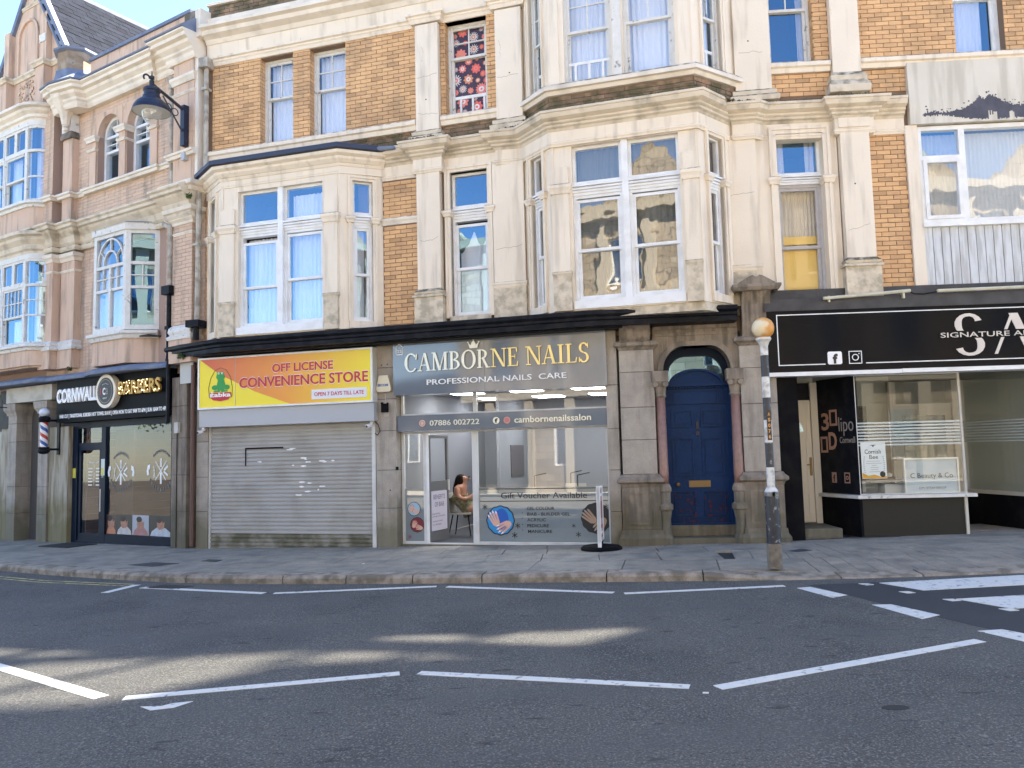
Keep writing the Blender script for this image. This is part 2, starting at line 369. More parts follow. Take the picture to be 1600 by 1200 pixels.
def project(p):
    v=p-Vector((0,0,CH)); d=v.dot(fw)
    return (800+1250*v.dot(rr)/d,600-1250*v.dot(uu)/d,d)
unit=None
def flush_bricks(limit=300):
    me=bpy.data.meshes.new('brick_unit')
    vs=[(-.5,-.5,-.5),(.5,-.5,-.5),(.5,.5,-.5),(-.5,.5,-.5),(-.47,-.5,.5-.03),(.5,-.5,.5)]
    vs=[(0,0,0),(1,0,0),(1,0,1),(0,0,1),(0,1,0),(1,1,0),(1,1,1),(0,1,1)]   # y: 0 front, 1 back
    me.from_pydata([Vector(v) for v in vs],[],[(0,1,2,3),(1,5,6,2),(5,4,7,6),(4,0,3,7),(3,2,6,7),(0,4,5,1)])
    bypar={}
    for (par,key),l in BR.items():
        for b in l: bypar.setdefault(par,[]).append((key,b))
    for par,l in bypar.items():
        sc=[]
        for key,b in l:
            c=b[0].P((b[1]+b[2])/2,b[5],(b[3]+b[4])/2); x,y,d=project(c)
            vis=-5<x<1605 and -5<y<1205 and d>0
            sc.append((-(b[2]-b[1])*(b[4]-b[3])/d/d*abs((c-Vector((0,0,CH))).normalized().dot(b[0].n)) if vis else 1+d,key,b))
        sc.sort(key=lambda t:t[0])
        org=ORG[par]; rest={}
        for i,(q,key,b) in enumerate(sc):
            fr,s0,s1,z0,z1,n=b
            if i<limit and q<0:
                m_=bmesh_for(me,key); o=bpy.data.objects.new('brick',m_); col.objects.link(o); o.parent=par
                o.location=fr.P(s0,n,z0)-org; o.rotation_euler=(0,0,-fr.ang); o.scale=(s1-s0,.05,z1-z0)
            else: rest.setdefault(key,MB()).box(fr,s0,s1,n-.05,n,z0,z1)
        for key,mb in rest.items(): mb.build('brickwork',KEYM[key],par,kind='stuff')
KEYM={'tan':BRICK,'grimy':BRICKD,'pink':PINK}
_bm={}
def bmesh_for(me,key):
    if key not in _bm: c=me.copy(); c.materials.clear(); c.materials.append(KEYM[key]); _bm[key]=c
    return _bm[key]
# ---------------------------------------------------------------- windows
def pane(parent,fr,s0,s1,z0,z1,n,m=None,name='pane'):
    return MB().add([fr.P(s0,n,z0),fr.P(s1,n,z0),fr.P(s1,n,z1),fr.P(s0,n,z1)],[(0,1,2,3)]).build(name,m or GL,parent)
def curtain(parent,fr,s0,s1,z0,z1,n,m,pleat=.09,amp=.022,name='curtain',sag=None):
    k=max(8,int((s1-s0)/pleat*8)); vs=[]; ph=random.random()*6; rows=6; fs=[]
    for j in range(rows+1):
        zz=j/rows
        for i in range(k+1):
            t=i/k; s_=s0+(s1-s0)*t
            a=amp*math.sin(6.283*(s1-s0)*t/pleat+ph+.6*math.sin(3*t+j*.4))*(.6+.4*math.sin(7*t+ph))
            top=z1-(sag(t) if sag else 0)
            vs.append(fr.P(s_,n+a,z0+(top-z0)*zz))
    for j in range(rows):
        for i in range(k): fs.append((j*(k+1)+i,j*(k+1)+i+1,(j+1)*(k+1)+i+1,(j+1)*(k+1)+i))
    return MB().add(vs,fs).build(name,m,parent,smooth=True)
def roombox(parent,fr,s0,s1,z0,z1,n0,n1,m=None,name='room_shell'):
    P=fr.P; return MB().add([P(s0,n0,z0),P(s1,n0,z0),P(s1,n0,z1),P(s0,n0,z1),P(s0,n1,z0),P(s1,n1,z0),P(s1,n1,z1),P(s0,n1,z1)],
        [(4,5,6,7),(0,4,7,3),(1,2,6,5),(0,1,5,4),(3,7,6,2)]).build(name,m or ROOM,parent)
def frame_mb(fr,s0,s1,z0,z1,n0,n1,w_,wb=None,mb=None):
    mb=mb or MB(); wb=wb or w_
    mb.box(fr,s0,s0+w_,n0,n1,z0,z1); mb.box(fr,s1-w_,s1,n0,n1,z0,z1); mb.box(fr,s0+w_,s1-w_,n0,n1,z0,z0+wb); mb.box(fr,s0+w_,s1-w_,n0,n1,z1-w_,z1); return mb
def sash_window(b,fr,s0,s1,z0,z1,n,zm,mt=None,glass=None,top=(1,1),bot=(1,1),gap=0.,cur=None,fw_=.05,sw=.05,room=True,label=None,extra=None):
    """vertical sliding window: outer frame, upper sash in front, lower sash behind"""
    mt=mt or WHITE; glass=glass or GL
    w_=frame_mb(fr,s0,s1,z0,z1,n-.12,n,fw_).build('window',mt,b,label=label)
    a,c=s0+fw_,s1-fw_
    def sash(zb,zt,nn,grid):
        mb=frame_mb(fr,a,c,zb,zt,nn-.035,nn,sw)
        gs=[a+sw+(c-a-2*sw)*i/grid[0] for i in range(grid[0]+1)]; gz_=[zb+sw+(zt-zb-2*sw)*i/grid[1] for i in range(grid[1]+1)]
        for x in gs[1:-1]: mb.box(fr,x-.011,x+.011,nn-.03,nn-.002,zb+sw,zt-sw)
        for z in gz_[1:-1]: mb.box(fr,a+sw,c-sw,nn-.031,nn-.003,z-.011,z+.011)
        mb.build('sash',mt,w_)
        for i in range(grid[0]):
            for j in range(grid[1]): pane(w_,fr,gs[i],gs[i+1],gz_[j],gz_[j+1],nn-.02,glass)
    sash(zm,z1-fw_-gap,n-.02,top); sash(z0+fw_,zm+.045,n-.06,bot)
    if cur: 
        for (ca,cb,za,zb,cm,*o) in cur: curtain(w_,fr,a+(c-a)*ca,a+(c-a)*cb,z0+(z1-z0)*za,z0+(z1-z0)*zb,n-.2,cm,*o)
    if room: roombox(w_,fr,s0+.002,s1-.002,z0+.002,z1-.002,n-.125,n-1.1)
    return w_
def fixed_light(b,fr,s0,s1,z0,z1,n,mt=None,glass=None,fw_=.05,grid=(1,1),cur=None,room=True,name='window',label=None,depth=.08):
    mt=mt or WHITE; glass=glass or GL
    mb=frame_mb(fr,s0,s1,z0,z1,n-depth,n,fw_); a,c=s0+fw_,s1-fw_; zb,zt=z0+fw_,z1-fw_
    gs=[a+(c-a)*i/grid[0] for i in range(grid[0]+1)]; gz_=[zb+(zt-zb)*i/grid[1] for i in range(grid[1]+1)]
    for x in gs[1:-1]: mb.box(fr,x-.012,x+.012,n-.05,n-.012,zb,zt)
    for z in gz_[1:-1]: mb.box(fr,a,c,n-.051,n-.013,z-.012,z+.012)
    w_=mb.build(name,mt,b,label=label)
    for i in range(grid[0]):
        for j in range(grid[1]): pane(w_,fr,gs[i],gs[i+1],gz_[j],gz_[j+1],n-.03,glass)
    if cur:
        for (ca,cb,za,zb2,cm,*o) in cur: curtain(w_,fr,a+(c-a)*ca,a+(c-a)*cb,z0+(z1-z0)*za,z0+(z1-z0)*zb2,n-.18,cm,*o)
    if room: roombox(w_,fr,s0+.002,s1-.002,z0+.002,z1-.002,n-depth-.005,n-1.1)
    return w_
def xy(fr,s,n): p=fr.P(s,n,0); return (p.x,p.y)
# ================================================================ GROUND
def poly_at(K,t):
    i=0
    for i in range(len(K)-1):
        a=Vector(K[i]); b=Vector(K[i+1]); l=(b-a).length
        if t<=l or i==len(K)-2: 
            return a+(b-a).normalized()*t,(b-a).normalized()
        t-=l
KERB=[(-34,33.5),(-14,17.9),(-11.2,16.0),(-9.45,14.85),(-7.79,13.79),(-6.16,12.88),(-4.89,12.24),(-3.6,11.84),(-1.87,11.42),(-.07,11.03),(1.62,10.69),(2.83,10.45),(4.0,10.22),(6.34,10.1),(9,10.05),(30,9.9)]
# smooth (Chaikin) for a flowing kerb line
def chaikin(P,n=1):
    for _ in range(n):
        Q=[P[0]]
        for a,b in zip(P,P[1:]): Q+= [(a[0]*.75+b[0]*.25,a[1]*.75+b[1]*.25),(a[0]*.25+b[0]*.75,a[1]*.25+b[1]*.75)]
        Q.append(P[-1]); P=Q
    return P
KERB=chaikin(KERB,1)
def smooth(a,b,x): t=min(1,max(0,(x-a)/(b-a))); return t*t*(3-2*t)
def zdrop(x,v): return -.095*smooth(2.0,3.9,x)*(1-smooth(9,11,x))*max(0,1-v/1.5)
ASPH=None
def asphalt():
    m=mat('asphalt',(.106,.100,.092),.85,(.087,.083,.077),.9,1.,150,speck=(230,(.24,.235,.22),.55),stain=(.045,.045,.047),stainamt=.55,stainscale=.8,thr=(.48,.66),spec=.35)
    nt=m.node_tree; b=nt.nodes['Principled BSDF']; src=b.inputs['Base Color'].links[0].from_socket; L_=nt.links
    g=N(nt,'ShaderNodeNewGeometry')
    def lay(src,scale,vecscale,a,c,colr,amt,det=2):
        mp=N(nt,'ShaderNodeMapping'); mp.inputs['Scale'].default_value=vecscale; L_.new(g.outputs['Position'],mp.inputs[0]); n=N(nt,'ShaderNodeTexNoise'); n.inputs['Scale'].default_value=scale; n.inputs['Detail'].default_value=det; L_.new(mp.outputs[0],n.inputs['Vector'])
        r=N(nt,'ShaderNodeMapRange'); r.inputs[1].default_value=a; r.inputs[2].default_value=c; r.inputs[4].default_value=amt; L_.new(n.outputs['Fac'],r.inputs[0])
        x=N(nt,'ShaderNodeMix',data_type='RGBA'); L_.new(r.outputs[0],x.inputs[0]); L_.new(src,x.inputs[6]); x.inputs[7].default_value=(*colr,1); return x.outputs[2]
    src=lay(src,62,(1,1,1),.53,.66,(.24,.23,.205),.9)      # pale aggregate
    src=lay(src,45,(1,1,1),.60,.70,(.028,.028,.028),.8)      # pits
    src=lay(src,9,(.35,1,1),.64,.72,(.03,.03,.032),.7,4)      # scuffs
    src=lay(src,1.2,(.25,1.3,1),.52,.72,(.105,.103,.10),.6,3) # polished tracks
    L_.new(src,b.inputs['Base Color'])
    return m
ASPH=asphalt()
ASPHD=mat('dark_asphalt',(.038,.04,.046),.85,(.03,.032,.038),2,.9,150,speck=(260,(.16,.16,.16),.5))
PAINT=mat('road_paint',(.72,.70,.64),.65,(.62,.63,.62),12,.5,120,stain=(.12,.12,.13),stainamt=.75,stainscale=14,thr=(.60,.68))
YPAINT=mat('yellow_road_paint',(.52,.43,.18),.7,stain=(.08,.08,.08),stainamt=.8,stainscale=9)
SLAB=mat('grey_paving',(.34,.30,.24),.8,(.25,.222,.18),5,.6,60,rnd=.10,stain=(.12,.12,.115),stainamt=.55,stainscale=2.2,speck=(45,(.12,.115,.105),.55),thr=(.48,.66))
KERBM=mat('granite_kerb',(.40,.345,.28),.85,(.28,.235,.185),9,.9,90,speck=(120,(.07,.06,.05),.6),rnd=.08,stain=(.10,.085,.06),stainamt=.7,stainscale=5)
BED=mat('dark_bedding',(.035,.033,.03),.95)
def quadgrid(x0,x1,y0,y1,z,nx=1,ny=1):
    vs=[(x0+(x1-x0)*i/nx,y0+(y1-y0)*j/ny,z(x0+(x1-x0)*i/nx)) for j in range(ny+1) for i in range(nx+1)]
    return vs,[(j*(nx+1)+i,j*(nx+1)+i+1,(j+1)*(nx+1)+i+1,(j+1)*(nx+1)+i) for j in range(ny) for i in range(nx)]
mb=MB(); mb.add(*quadgrid(-400,400,-400,400,lambda x:gz(x)-.32)); mb.build('ground',mat('earth',(.10,.095,.085),.95,(.07,.065,.06),.3),kind='structure')
mb=MB(); mb.add(*quadgrid(-90,90,-3.2,80,lambda x:gz(x)-.12,1,1)); road=mb.build('road',ASPH,kind='structure')
def mark(name,pts,m=PAINT,dz=.004,parent=road,lab=None):
    return MB().add([(x,y,gz(x)-.12+dz) for x,y in pts]+[(x,y,gz(x)-.12+.0005) for x,y in pts],[tuple(range(len(pts)))]+[(i,(i+1)%len(pts),(i+1)%len(pts)+len(pts),i+len(pts)) for i in range(len(pts))]).build(name,m,parent,label=lab)
def bar(a,b,w0,name='zigzag_line',m=PAINT):
    "white line between two points with slightly ragged outline"
    a=Vector(a); b=Vector(b); d=(b-a).normalized(); q=Vector((-d.y,d.x))*w0/2; k=14; r=lambda: random.uniform(-.006,.006)
    top=[a+(b-a)*i/k+q*(1+r()*12/ (w0*60)) for i in range(k+1)]; bo=[a+(b-a)*i/k-q*(1+r()*12/(w0*60)) for i in range(k,-1,-1)]
    mark(name,[(p.x,p.y) for p in top+bo],m)
for a,b,w0 in [((-6.6,8.9),(-3.26,6.41),.12),((-3.06,6.36),(-.98,6.73),.11),((-.82,6.72),(1.245,6.03),.105),((1.44,5.98),(3.93,6.98),.115),
               ((-5.93,11.70),(-5.77,12.35),.13),((-5.55,12.05),(-3.44,11.06),.11),((-3.29,11.02),(-1.09,11.01),.10),((-.94,10.95),(1.18,9.98),.10),((1.30,9.89),(3.26,9.94),.10)]: bar(a,b,w0)
for q in [[(3.35,9.76),(3.52,9.79),(3.72,9.2),(3.51,9.08)],[(3.74,8.62),(3.93,8.6),(4.13,8.0),(3.89,7.87)],[(4.10,7.31),(4.33,7.33),(4.62,6.7),(4.38,6.5)]]: mark('give_way_line',q)
mark('crossing_surface',[(3.55,9.93),(3.95,8.3),(4.6,6.2),(5.3,2),(12,2),(10.5,9.9)],ASPHD,.002)
for a in (9.55,8.42,7.25,6.1,4.95):
    sh=(9.55-a)*.30; mark('crossing_stripe',[(4.38+sh*.9,a+.30),(9.6,a+.62),(9.6,a+.02),(4.62+sh*.9,a-.28)],dz=.007)
for x,y in ((4.19,9.8),(4.39,9.2),(4.61,8.68),(4.86,8.1),(5.05,7.5),(5.28,6.9)): mark('crossing_stud',[(x-.06,y+.06),(x+.05,y+.05),(x+.08,y-.05),(x-.02,y-.06)],dz=.007)
for o in(.0,.16): 
    K2=[(-30,29.6-o),(-14,17.35-o),(-9.3,14.25-o),(-7.7,13.25-o),(-5.85,12.40-o)]
    mb=MB()
    for a,b in zip(K2,K2[1:]):
        a=Vector(a);b=Vector(b); q=Vector((-(b-a).normalized().y,(b-a).normalized().x))*.03
        mb.add([(p.x,p.y,gz(p.x)-.115) for p in (a-q,b-q,b+q,a+q)],[(0,1,2,3)])
    mb.build('yellow_line',YPAINT,road)
mark('paint_scrap',[(-2.82,6.12),(-2.70,6.02),(-2.55,6.06),(-2.46,6.2),(-2.60,6.17),(-2.66,6.11)])
mark('paint_scrap',[(1.30,5.86),(1.34,5.85),(1.35,5.88),(1.31,5.89)])
mark('road_patch',ellipse(2.45,5.39,.09,.05,14),BED,.003)
# pavement: dark bedding sheet, kerb stones and paving slabs
BACK=[xy(L,-26,-4),xy(L,0,-4),xy(M,8,-4),xy(RR,0,-4),xy(RR,25,-4)]
KL=[0]
for a,b in zip(KERB,KERB[1:]): KL.append(KL[-1]+(Vector(b)-Vector(a)).length)
def kp(t,v):
    p,d=poly_at(KERB,t); n_=Vector((-d.y,d.x)); 
    return p+n_*v
TT=[i*.5 for i in range(int(KL[-1]/.5))]
mb=MB(); vs=[]; VV=(.02,.6,1.2,1.8,6.5)
for t in TT:
    for v in VV: p=kp(t,v); vs.append((p.x,p.y,gz(p.x)-.03+zdrop(p.x,v)))
k=len(VV); mb.add(vs,[(i*k+j,(i+1)*k+j,(i+1)*k+j+1,i*k+j+1) for i in range(len(TT)-1) for j in range(k-1)])
pav=mb.build('pavement',BED,kind='structure')
def slabblock(t0,t1,v0,v1,parent,m,name,skew=0,h=.03,zo=0,depth=.05):
    q=[kp(t0+skew*v0,v0),kp(t1+skew*v0,v0),kp(t1+skew*v1,v1),kp(t0+skew*v1,v1)]; vv=(v0,v0,v1,v1); dz=random.uniform(-.003,.002)+zo
    top=[(p.x,p.y,gz(p.x)+zdrop(p.x,v)+dz) for p,v in zip(q,vv)]; e=.006
    c=sum((Vector((p.x,p.y)) for p in q),Vector((0,0)))/4
    t2=[(x-(x-c.x)*e*1.5,y-(y-c.y)*e*1.5,z) for x,y,z in top]
    mid=[(x,y,z-e) for x,y,z in top]; bo=[(x,y,z-depth) for x,y,z in top]
    fs=[(0,1,2,3)]+[(i,(i+1)%4,(i+1)%4+4,i+4) for i in range(4)]+[(4+i,4+(i+1)%4,8+(i+1)%4,8+i) for i in range(4)]
    return MB().add(t2+mid+bo,fs).build(name,m,parent)
kerb=MB()
for a,b in zip(TT,TT[1:]):
    p,q=kp(a,.04),kp(b,.04); p2,q2=kp(a,.28),kp(b,.28); kerb.add([(p.x,p.y,gz(p.x)-.13),(q.x,q.y,gz(q.x)-.13),(q2.x,q2.y,gz(q2.x)-.13),(p2.x,p2.y,gz(p2.x)-.13)],[(0,1,2,3)])
kb=kerb.build('kerb',BED,kind='structure')
t=22.
while t<KL[-1]-1:
    l=random.choice((1.0,1.25,1.5,1.7)); p=kp(t,0)
    if p.x>17: break
    k=4; 
    vs=[]; fs=[]; jz=random.uniform(-.006,.006)
    for i in range(k+1):
        tt=t+.008+(l-.016)*i/k
        for v,z in ((random.uniform(-.006,.006),-.14),(.0+random.uniform(-.006,.006),-.045),(.03,-.004+random.uniform(-.004,.004)),(.31,0.),(.31,-.14)):
            q=kp(tt,v); vs.append((q.x,q.y,gz(q.x)+(z+jz if z>-.1 else z)+(zdrop(q.x,v) if z>-.1 else 0)))
    for i in range(k):
        for j in range(4): fs.append((i*5+j,(i+1)*5+j,(i+1)*5+j+1,i*5+j+1))
    fs+=[(0,1,2,3,4),tuple(k*5+j for j in(4,3,2,1,0))]
    MB().add(vs,fs).build('kerb_stone',KERBM,kb); t+=l
rows=[(.32,1.22),(1.23,2.02),(2.03,2.72),(2.73,3.5),(3.51,4.6)]
for ri,(v0,v1) in enumerate(rows):
    t=22.+random.random()
    while t<KL[-1]-1:
        l=random.choice((.75,.9,.9,1.1)) if ri else random.choice((1.1,1.3,1.5)); p=kp(t,v0)
        if p.x>13: break
        if 3.0<p.x<5.9 and v0<1.9:
            # small setts beside the crossing: a 3 x 4 group per slab position
            nn=max(1,int(l/.22)); mm=4
            for a in range(nn):
                for c in range(mm):
                    slabblock(t+l*a/nn+.004,t+l*(a+1)/nn-.004,v0+(v1-v0)*c/mm+.004,v0+(v1-v0)*(c+1)/mm-.004,pav,SLAB,'paving_sett')
        else: slabblock(t+.005,t+l-.005,v0+.004,v1-.004,pav,SLAB,'paving_slab',skew=-.12 if ri else 0)
        t+=l
# ---------------------------------------------------------------- moulding profiles  (out, z)
def prof(z0,pts): return [(o,z0+z) for o,z in pts]
def cornice_prof(zb,zt,d,back=-.05):
    h=zt-zb; return [(back,zb),(.03,zb),(.03,zb+h*.12),(.06,zb+h*.2),(d*.35,zb+h*.3),(d*.4,zb+h*.45),(d*.62,zb+h*.55),(d*.8,zb+h*.62),(d*.8,zb+h*.80),(d,zb+h*.88),(d,zb+h*.97),(d*.9,zt),(back,zt+.05*d*4)]
def band_prof(zb,zt,d,back=-.03):
    h=zt-zb; return [(back,zb),(d*.4,zb),(d*.55,zb+h*.3),(d*.75,zb+h*.45),(d,zb+h*.6),(d,zb+h*.9),(d*.7,zt),(back,zt)]
def sill_prof(zb,zt,d,back=-.12):
    h=zt-zb; return [(back,zb),(d*.55,zb),(d*.7,zb+h*.4),(d,zb+h*.5),(d,zb+h*.85),(d*.9,zt-.01),(back,zt+.03)]
def path(fr,*pts): return [xy(fr,a,b) for a,b in pts]
def pilaster(b,fr,s0,s1,z0,zbase,ztop,n,n0=-.02,m=None,ped=True,ext=.03):
    "pedestal, base moulds, shaft"
    m=m or CREAM
    mb=MB().box(fr,s0,s1,n0,n,zbase+.10,ztop); mb.build('pilaster_shaft',m,b)
    if ped:
        mb=MB().box(fr,s0-ext-.02,s1+ext+.02,n0,n+.05,z0,zbase-.06); mb.build('pilaster_pedestal',CREAMD if m is CREAM else m,b)
    pth=path(fr,(s0-.0,n0),(s0-.0,n),(s1+.0,n),(s1+.0,n0))
    MB().sweep(pth,[(-.05,zbase-.06),(ext+.05,zbase-.06),(ext+.05,zbase-.02),(ext+.01,zbase),(ext+.03,zbase+.04),(ext,zbase+.07),(.005,zbase+.10),(-.05,zbase+.10)]).build('base_moulding',CREAMD if m is CREAM else m,b)
# ================================================================ TERRACE BUILDING
TB=thing('terrace_building',xy(M,4,0)+(0,),'cream and tan brick terrace with two canted bays above the shuttered shop and grey salon','building')
Z2S=7.95   # second floor sill
# ---- main brick wall second floor on M
h2=[(1.27,2.02,8.0,9.78),(2.41,3.20,8.0,9.78),(5.31,6.13,8.0,9.80)]
mb=MB().wall(M,0,8.2,7.3,9.82,-.30,-.002,h2+[(7.1,8.3,7.9,9.83)]); mb.build('wall',MORTAR,TB)
brick_run(TB,'tan',M,.12,4.73,Z2S,9.82,h2,0)
brick_run(TB,'tan',M,5.21,6.33,Z2S,9.80,h2,0)
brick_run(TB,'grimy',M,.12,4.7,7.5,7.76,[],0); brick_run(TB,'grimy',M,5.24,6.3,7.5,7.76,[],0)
# reveals of the second floor windows (brick)
for (a,c,zb,zt) in h2:
    for e,sg in ((a,1),(c,-1)):
        fr,ln=M.sub((e,-.24),(e,0)) if sg<0 else M.sub((e,0),(e,-.24))
        brick_run(TB,'tan',fr,0,ln,zb,zt,[],-.012,bl=.232,zref=0)
# ---- first floor wall on M
h1=[(5.36,6.09,4.15,6.86)]
MB().wall(M,0,8.2,3.6,7.3,-.30,-.002,[(.55,3.45,4.0,7.2),(5.36,6.09,4.15,6.86),(7.1,8.3,3.95,7.35)]).build('wall',MORTAR,TB)
brick_run(TB,'tan',M,3.98,4.72,4.05,6.0,[],0); brick_run(TB,'tan',M,3.98,4.72,6.14,6.85,[],0)
brick_run(TB,'tan',M,-.02,.14,4.05,6.85,[],0)
MB().sweep(path(M,(3.96,0),(4.74,0)),band_prof(6.0,6.14,.05)).build('string_band',STUCK,TB)
MB().sweep(path(M,(-.02,0),(.14,0)),band_prof(6.0,6.14,.05)).build('string_band',STUCK,TB)
# flat cream piers of first floor
def pier(fr,s0,s1,zt=6.9,n=.07):
    MB().box(fr,s0,s1,-.02,n,4.0,zt).build('pier',CREAM,TB)
    MB().sweep(path(fr,(s0,0),(s0,n),(s1,n),(s1,0)),band_prof(4.60,4.70,.03,-.02)).build('base_moulding',CREAM,TB)
    MB().box(fr,s0-.01,s1+.01,-.02,n+.02,3.98,4.58).build('pier_plinth',CREAMD,TB)
pier(M,6.20,6.79)
pilaster(TB,M,4.74,5.20,3.98,4.58,6.90,.16)
# second floor pilasters
for s0,s1 in((4.74,5.20),(6.335,6.83)):
    MB().box(M,s0,s1,-.02,.13,7.70,9.78).build('pilaster_shaft',CREAM,TB)
    MB().sweep(path(M,(s0,0),(s0,.13),(s1,.13),(s1,0)),[(-.02,7.48),(.10,7.48),(.11,7.56),(.06,7.60),(.07,7.66),(.02,7.70),(-.02,7.70)]).build('base_moulding',LEDGE,TB)
# architrave helper (raised surround) with ears at transom height
def surround(b,fr,s0,s1,z0,z1,n=.0,wd=.10,zt=(6.02,6.14),m=CREAM,ears=True,nn=.05):
    mb=MB(); 
    for a,c in((s0-wd,s0),(s1,s1+wd)): mb.box(fr,a,c,n-.2,n+nn,z0,z1); mb.box(fr,a+(.0 if a<s0 and c==s0 else wd*.55),a+(wd*.45 if a<s0 and c==s0 else wd),n+nn,n+nn+.022,z0,z1+wd)
    mb.box(fr,s0-wd,s1+wd,n-.2,n+nn,z1,z1+wd); mb.box(fr,s0-wd*.55,s1+wd*.55,n+nn,n+nn+.021,z1+wd*.55,z1+wd*.999)
    mb.build('window_surround',m,b)
    if ears:
        for a,c in((s0-wd-.01,s0-.0),(s1+.0,s1+wd+.01)):
            MB().sweep(path(fr,(a,n),(a,n+nn+.02),(c,n+nn+.02),(c,n-.1)) if a<s0-.005 and c<=s0 else path(fr,(a,n-.1),(a,n+nn+.02),(c,n+nn+.02),(c,n)),band_prof(zt[0],zt[1],.045,-.02)).build('surround_capital',m,b)
def transom(b,fr,s0,s1,n,z0=6.0,z1=6.2,m=WHITE):
    mb=MB(); mb.box(fr,s0,s1,n-.12,n,z0,z1)
    for i,(a,d) in enumerate(((.25,.02),(.5,.035),(.75,.05))): mb.box(fr,s0,s1,n-.03,n+d,z0+(z1-z0)*a,z0+(z1-z0)*(a+.17))
    mb.build('transom',m,b)
# nail salon upper window
surround(TB,M,5.36,6.09,4.12,6.86)
MB().box(M,5.33,6.12,-.2,.06,4.03,4.15).build('window_sill',CREAMD,TB)
transom(TB,M,5.36,6.09,-.08)
fixed_light(TB,M,5.36,6.09,6.2,6.86,-.10,cur=None)
def sag(t): return .55*abs(math.sin(t*math.pi*2+.3))**1.2*.55+ (.35*(1-t*6) if t<.16 else 0)
sash_window(TB,M,5.36,6.09,4.15,6.0,-.10,5.03,gap=.06,cur=[(.04,.97,.02,.90,CURT,.20,.03,'hung_sheet',sag)])
# nail building windows second floor
sash_window(TB,M,1.27,2.02,7.99,9.78,-.15,8.95,mt=OLDWH,glass=GLO,top=(2,2),cur=[(.02,.98,.0,.98,CURT)])
sash_window(TB,M,2.41,3.20,7.99,9.78,-.15,8.95,mt=OLDWH,glass=GLO,top=(2,2),cur=[(.02,.98,.0,.98,CURT)])
wf=sash_window(TB,M,5.31,6.13,7.99,9.80,-.15,9.12,mt=OLDWH,glass=GLW,top=(2,2))
# flowered fabric behind that window: dark cloth with separate printed flowers
MB().box(M,5.36,6.08,-.27,-.262,8.04,9.76).build('flower_cloth',mat('dark_cloth',(.05,.02,.035),.9),wf)
FC=[mat('coral_print',(.78,.13,.08),.9),mat('orange_print',(.70,.28,.12),.9),mat('white_print',(.75,.72,.72),.9),mat('pink_print',(.80,.22,.16),.9)]
rnd=random.Random(3); fl={i:MB() for i in range(4)}; used=[]
for _ in range(1500):
    s=rnd.uniform(5.40,6.04); z=rnd.uniform(8.08,9.72); r=rnd.choice((.05,.065,.08,.10,.12,.13))
    if any(math.hypot(s-a,z-c)<r+q+.002 for a,c,q in used): continue
    used.append((s,z,r)); c1=rnd.randrange(4); c2=(c1+rnd.choice((1,2,3)))%4; k=rnd.choice((8,9,12,14)); 
    if c1==2: k=14
    pts=[]
    for i in range(k*4):
        t=2*math.pi*i/(k*4); q=r*(1 if i%4 in(0,1) else (.55 if c1==2 else .78)); pts.append((s+q*math.cos(t),z+q*math.sin(t)))
    fl[c1].flat(M,pts,-.258); fl[c2].flat(M,ellipse(s,z,r*.45,r*.45,14),-.256); fl[c1 if c1!=c2 else 1].flat(M,ellipse(s,z,r*.2,r*.2,10),-.2545)
for i in fl:
    if fl[i].v: fl[i].build('flower_print',FC[i],wf)
# children's stair-gate like rail behind the lower sash
mb=MB().box(M,5.37,6.07,-.245,-.225,8.36,8.42)
for s in(5.5,5.74,5.97): mb.box(M,s,s+.04,-.245,-.226,8.05,8.36)
mb.build('window_rail',WHITE,wf)
# ---- sill courses, frieze, cornices (M)
MB().sweep(path(M,(.05,0),(4.72,0)),sill_prof(7.76,7.96,.13)).build('sill_course',CREAM,TB)
MB().sweep(path(M,(5.21,0),(6.33,0)),sill_prof(7.78,7.97,.10)).build('sill_course',CREAM,TB)
# bays are planned in M coordinates, right ends run into plane D
DB=lambda s,n=0:(lambda p:((p-M.o).dot(M.u),(p-M.o).dot(M.n)))(D.P(s,n,0))
B1=[(0.02,.0),(.70,.5),(3.32,.5),(3.97,.0)]
B2=[(6.80,.0),(7.40,.5),(9.91,.5),DB(2.29)]
# first floor main cornice runs round pilaster, bay 2 and on to plane R
ent=path(M,(3.97,0),(4.70,0),(4.70,.16),(5.24,.16),(5.24,0),(6.30,0),(6.30,.08),*[(a+(-.03 if i==0 else 0),b+.03) for i,(a,b) in enumerate(B2)])+path(D,(2.30,.12),(2.66,.12))+path(RR,(.25,0.02),(1.44,0.02),(1.44,.14),(2.06,.14),(2.06,.02),(2.62,.02))
MB().sweep(ent,[(-.25,7.14),(.02,7.14),(.04,7.18),(.08,7.20),(.08,7.235),(.12,7.26),(.12,7.29),(.20,7.33),(.22,7.40),(.24,7.41),(.24,7.45),(-.0,7.55),(-.25,7.56)]).build('cornice',LEDGE,TB)
MB().sweep(ent,[(-.25,6.95),(.015,6.95),(.015,7.14),(-.25,7.14)]).build('frieze',CREAM,TB)
MB().sweep(ent,band_prof(6.87,6.95,.04,-.2)).build('necking_band',CREAM,TB)
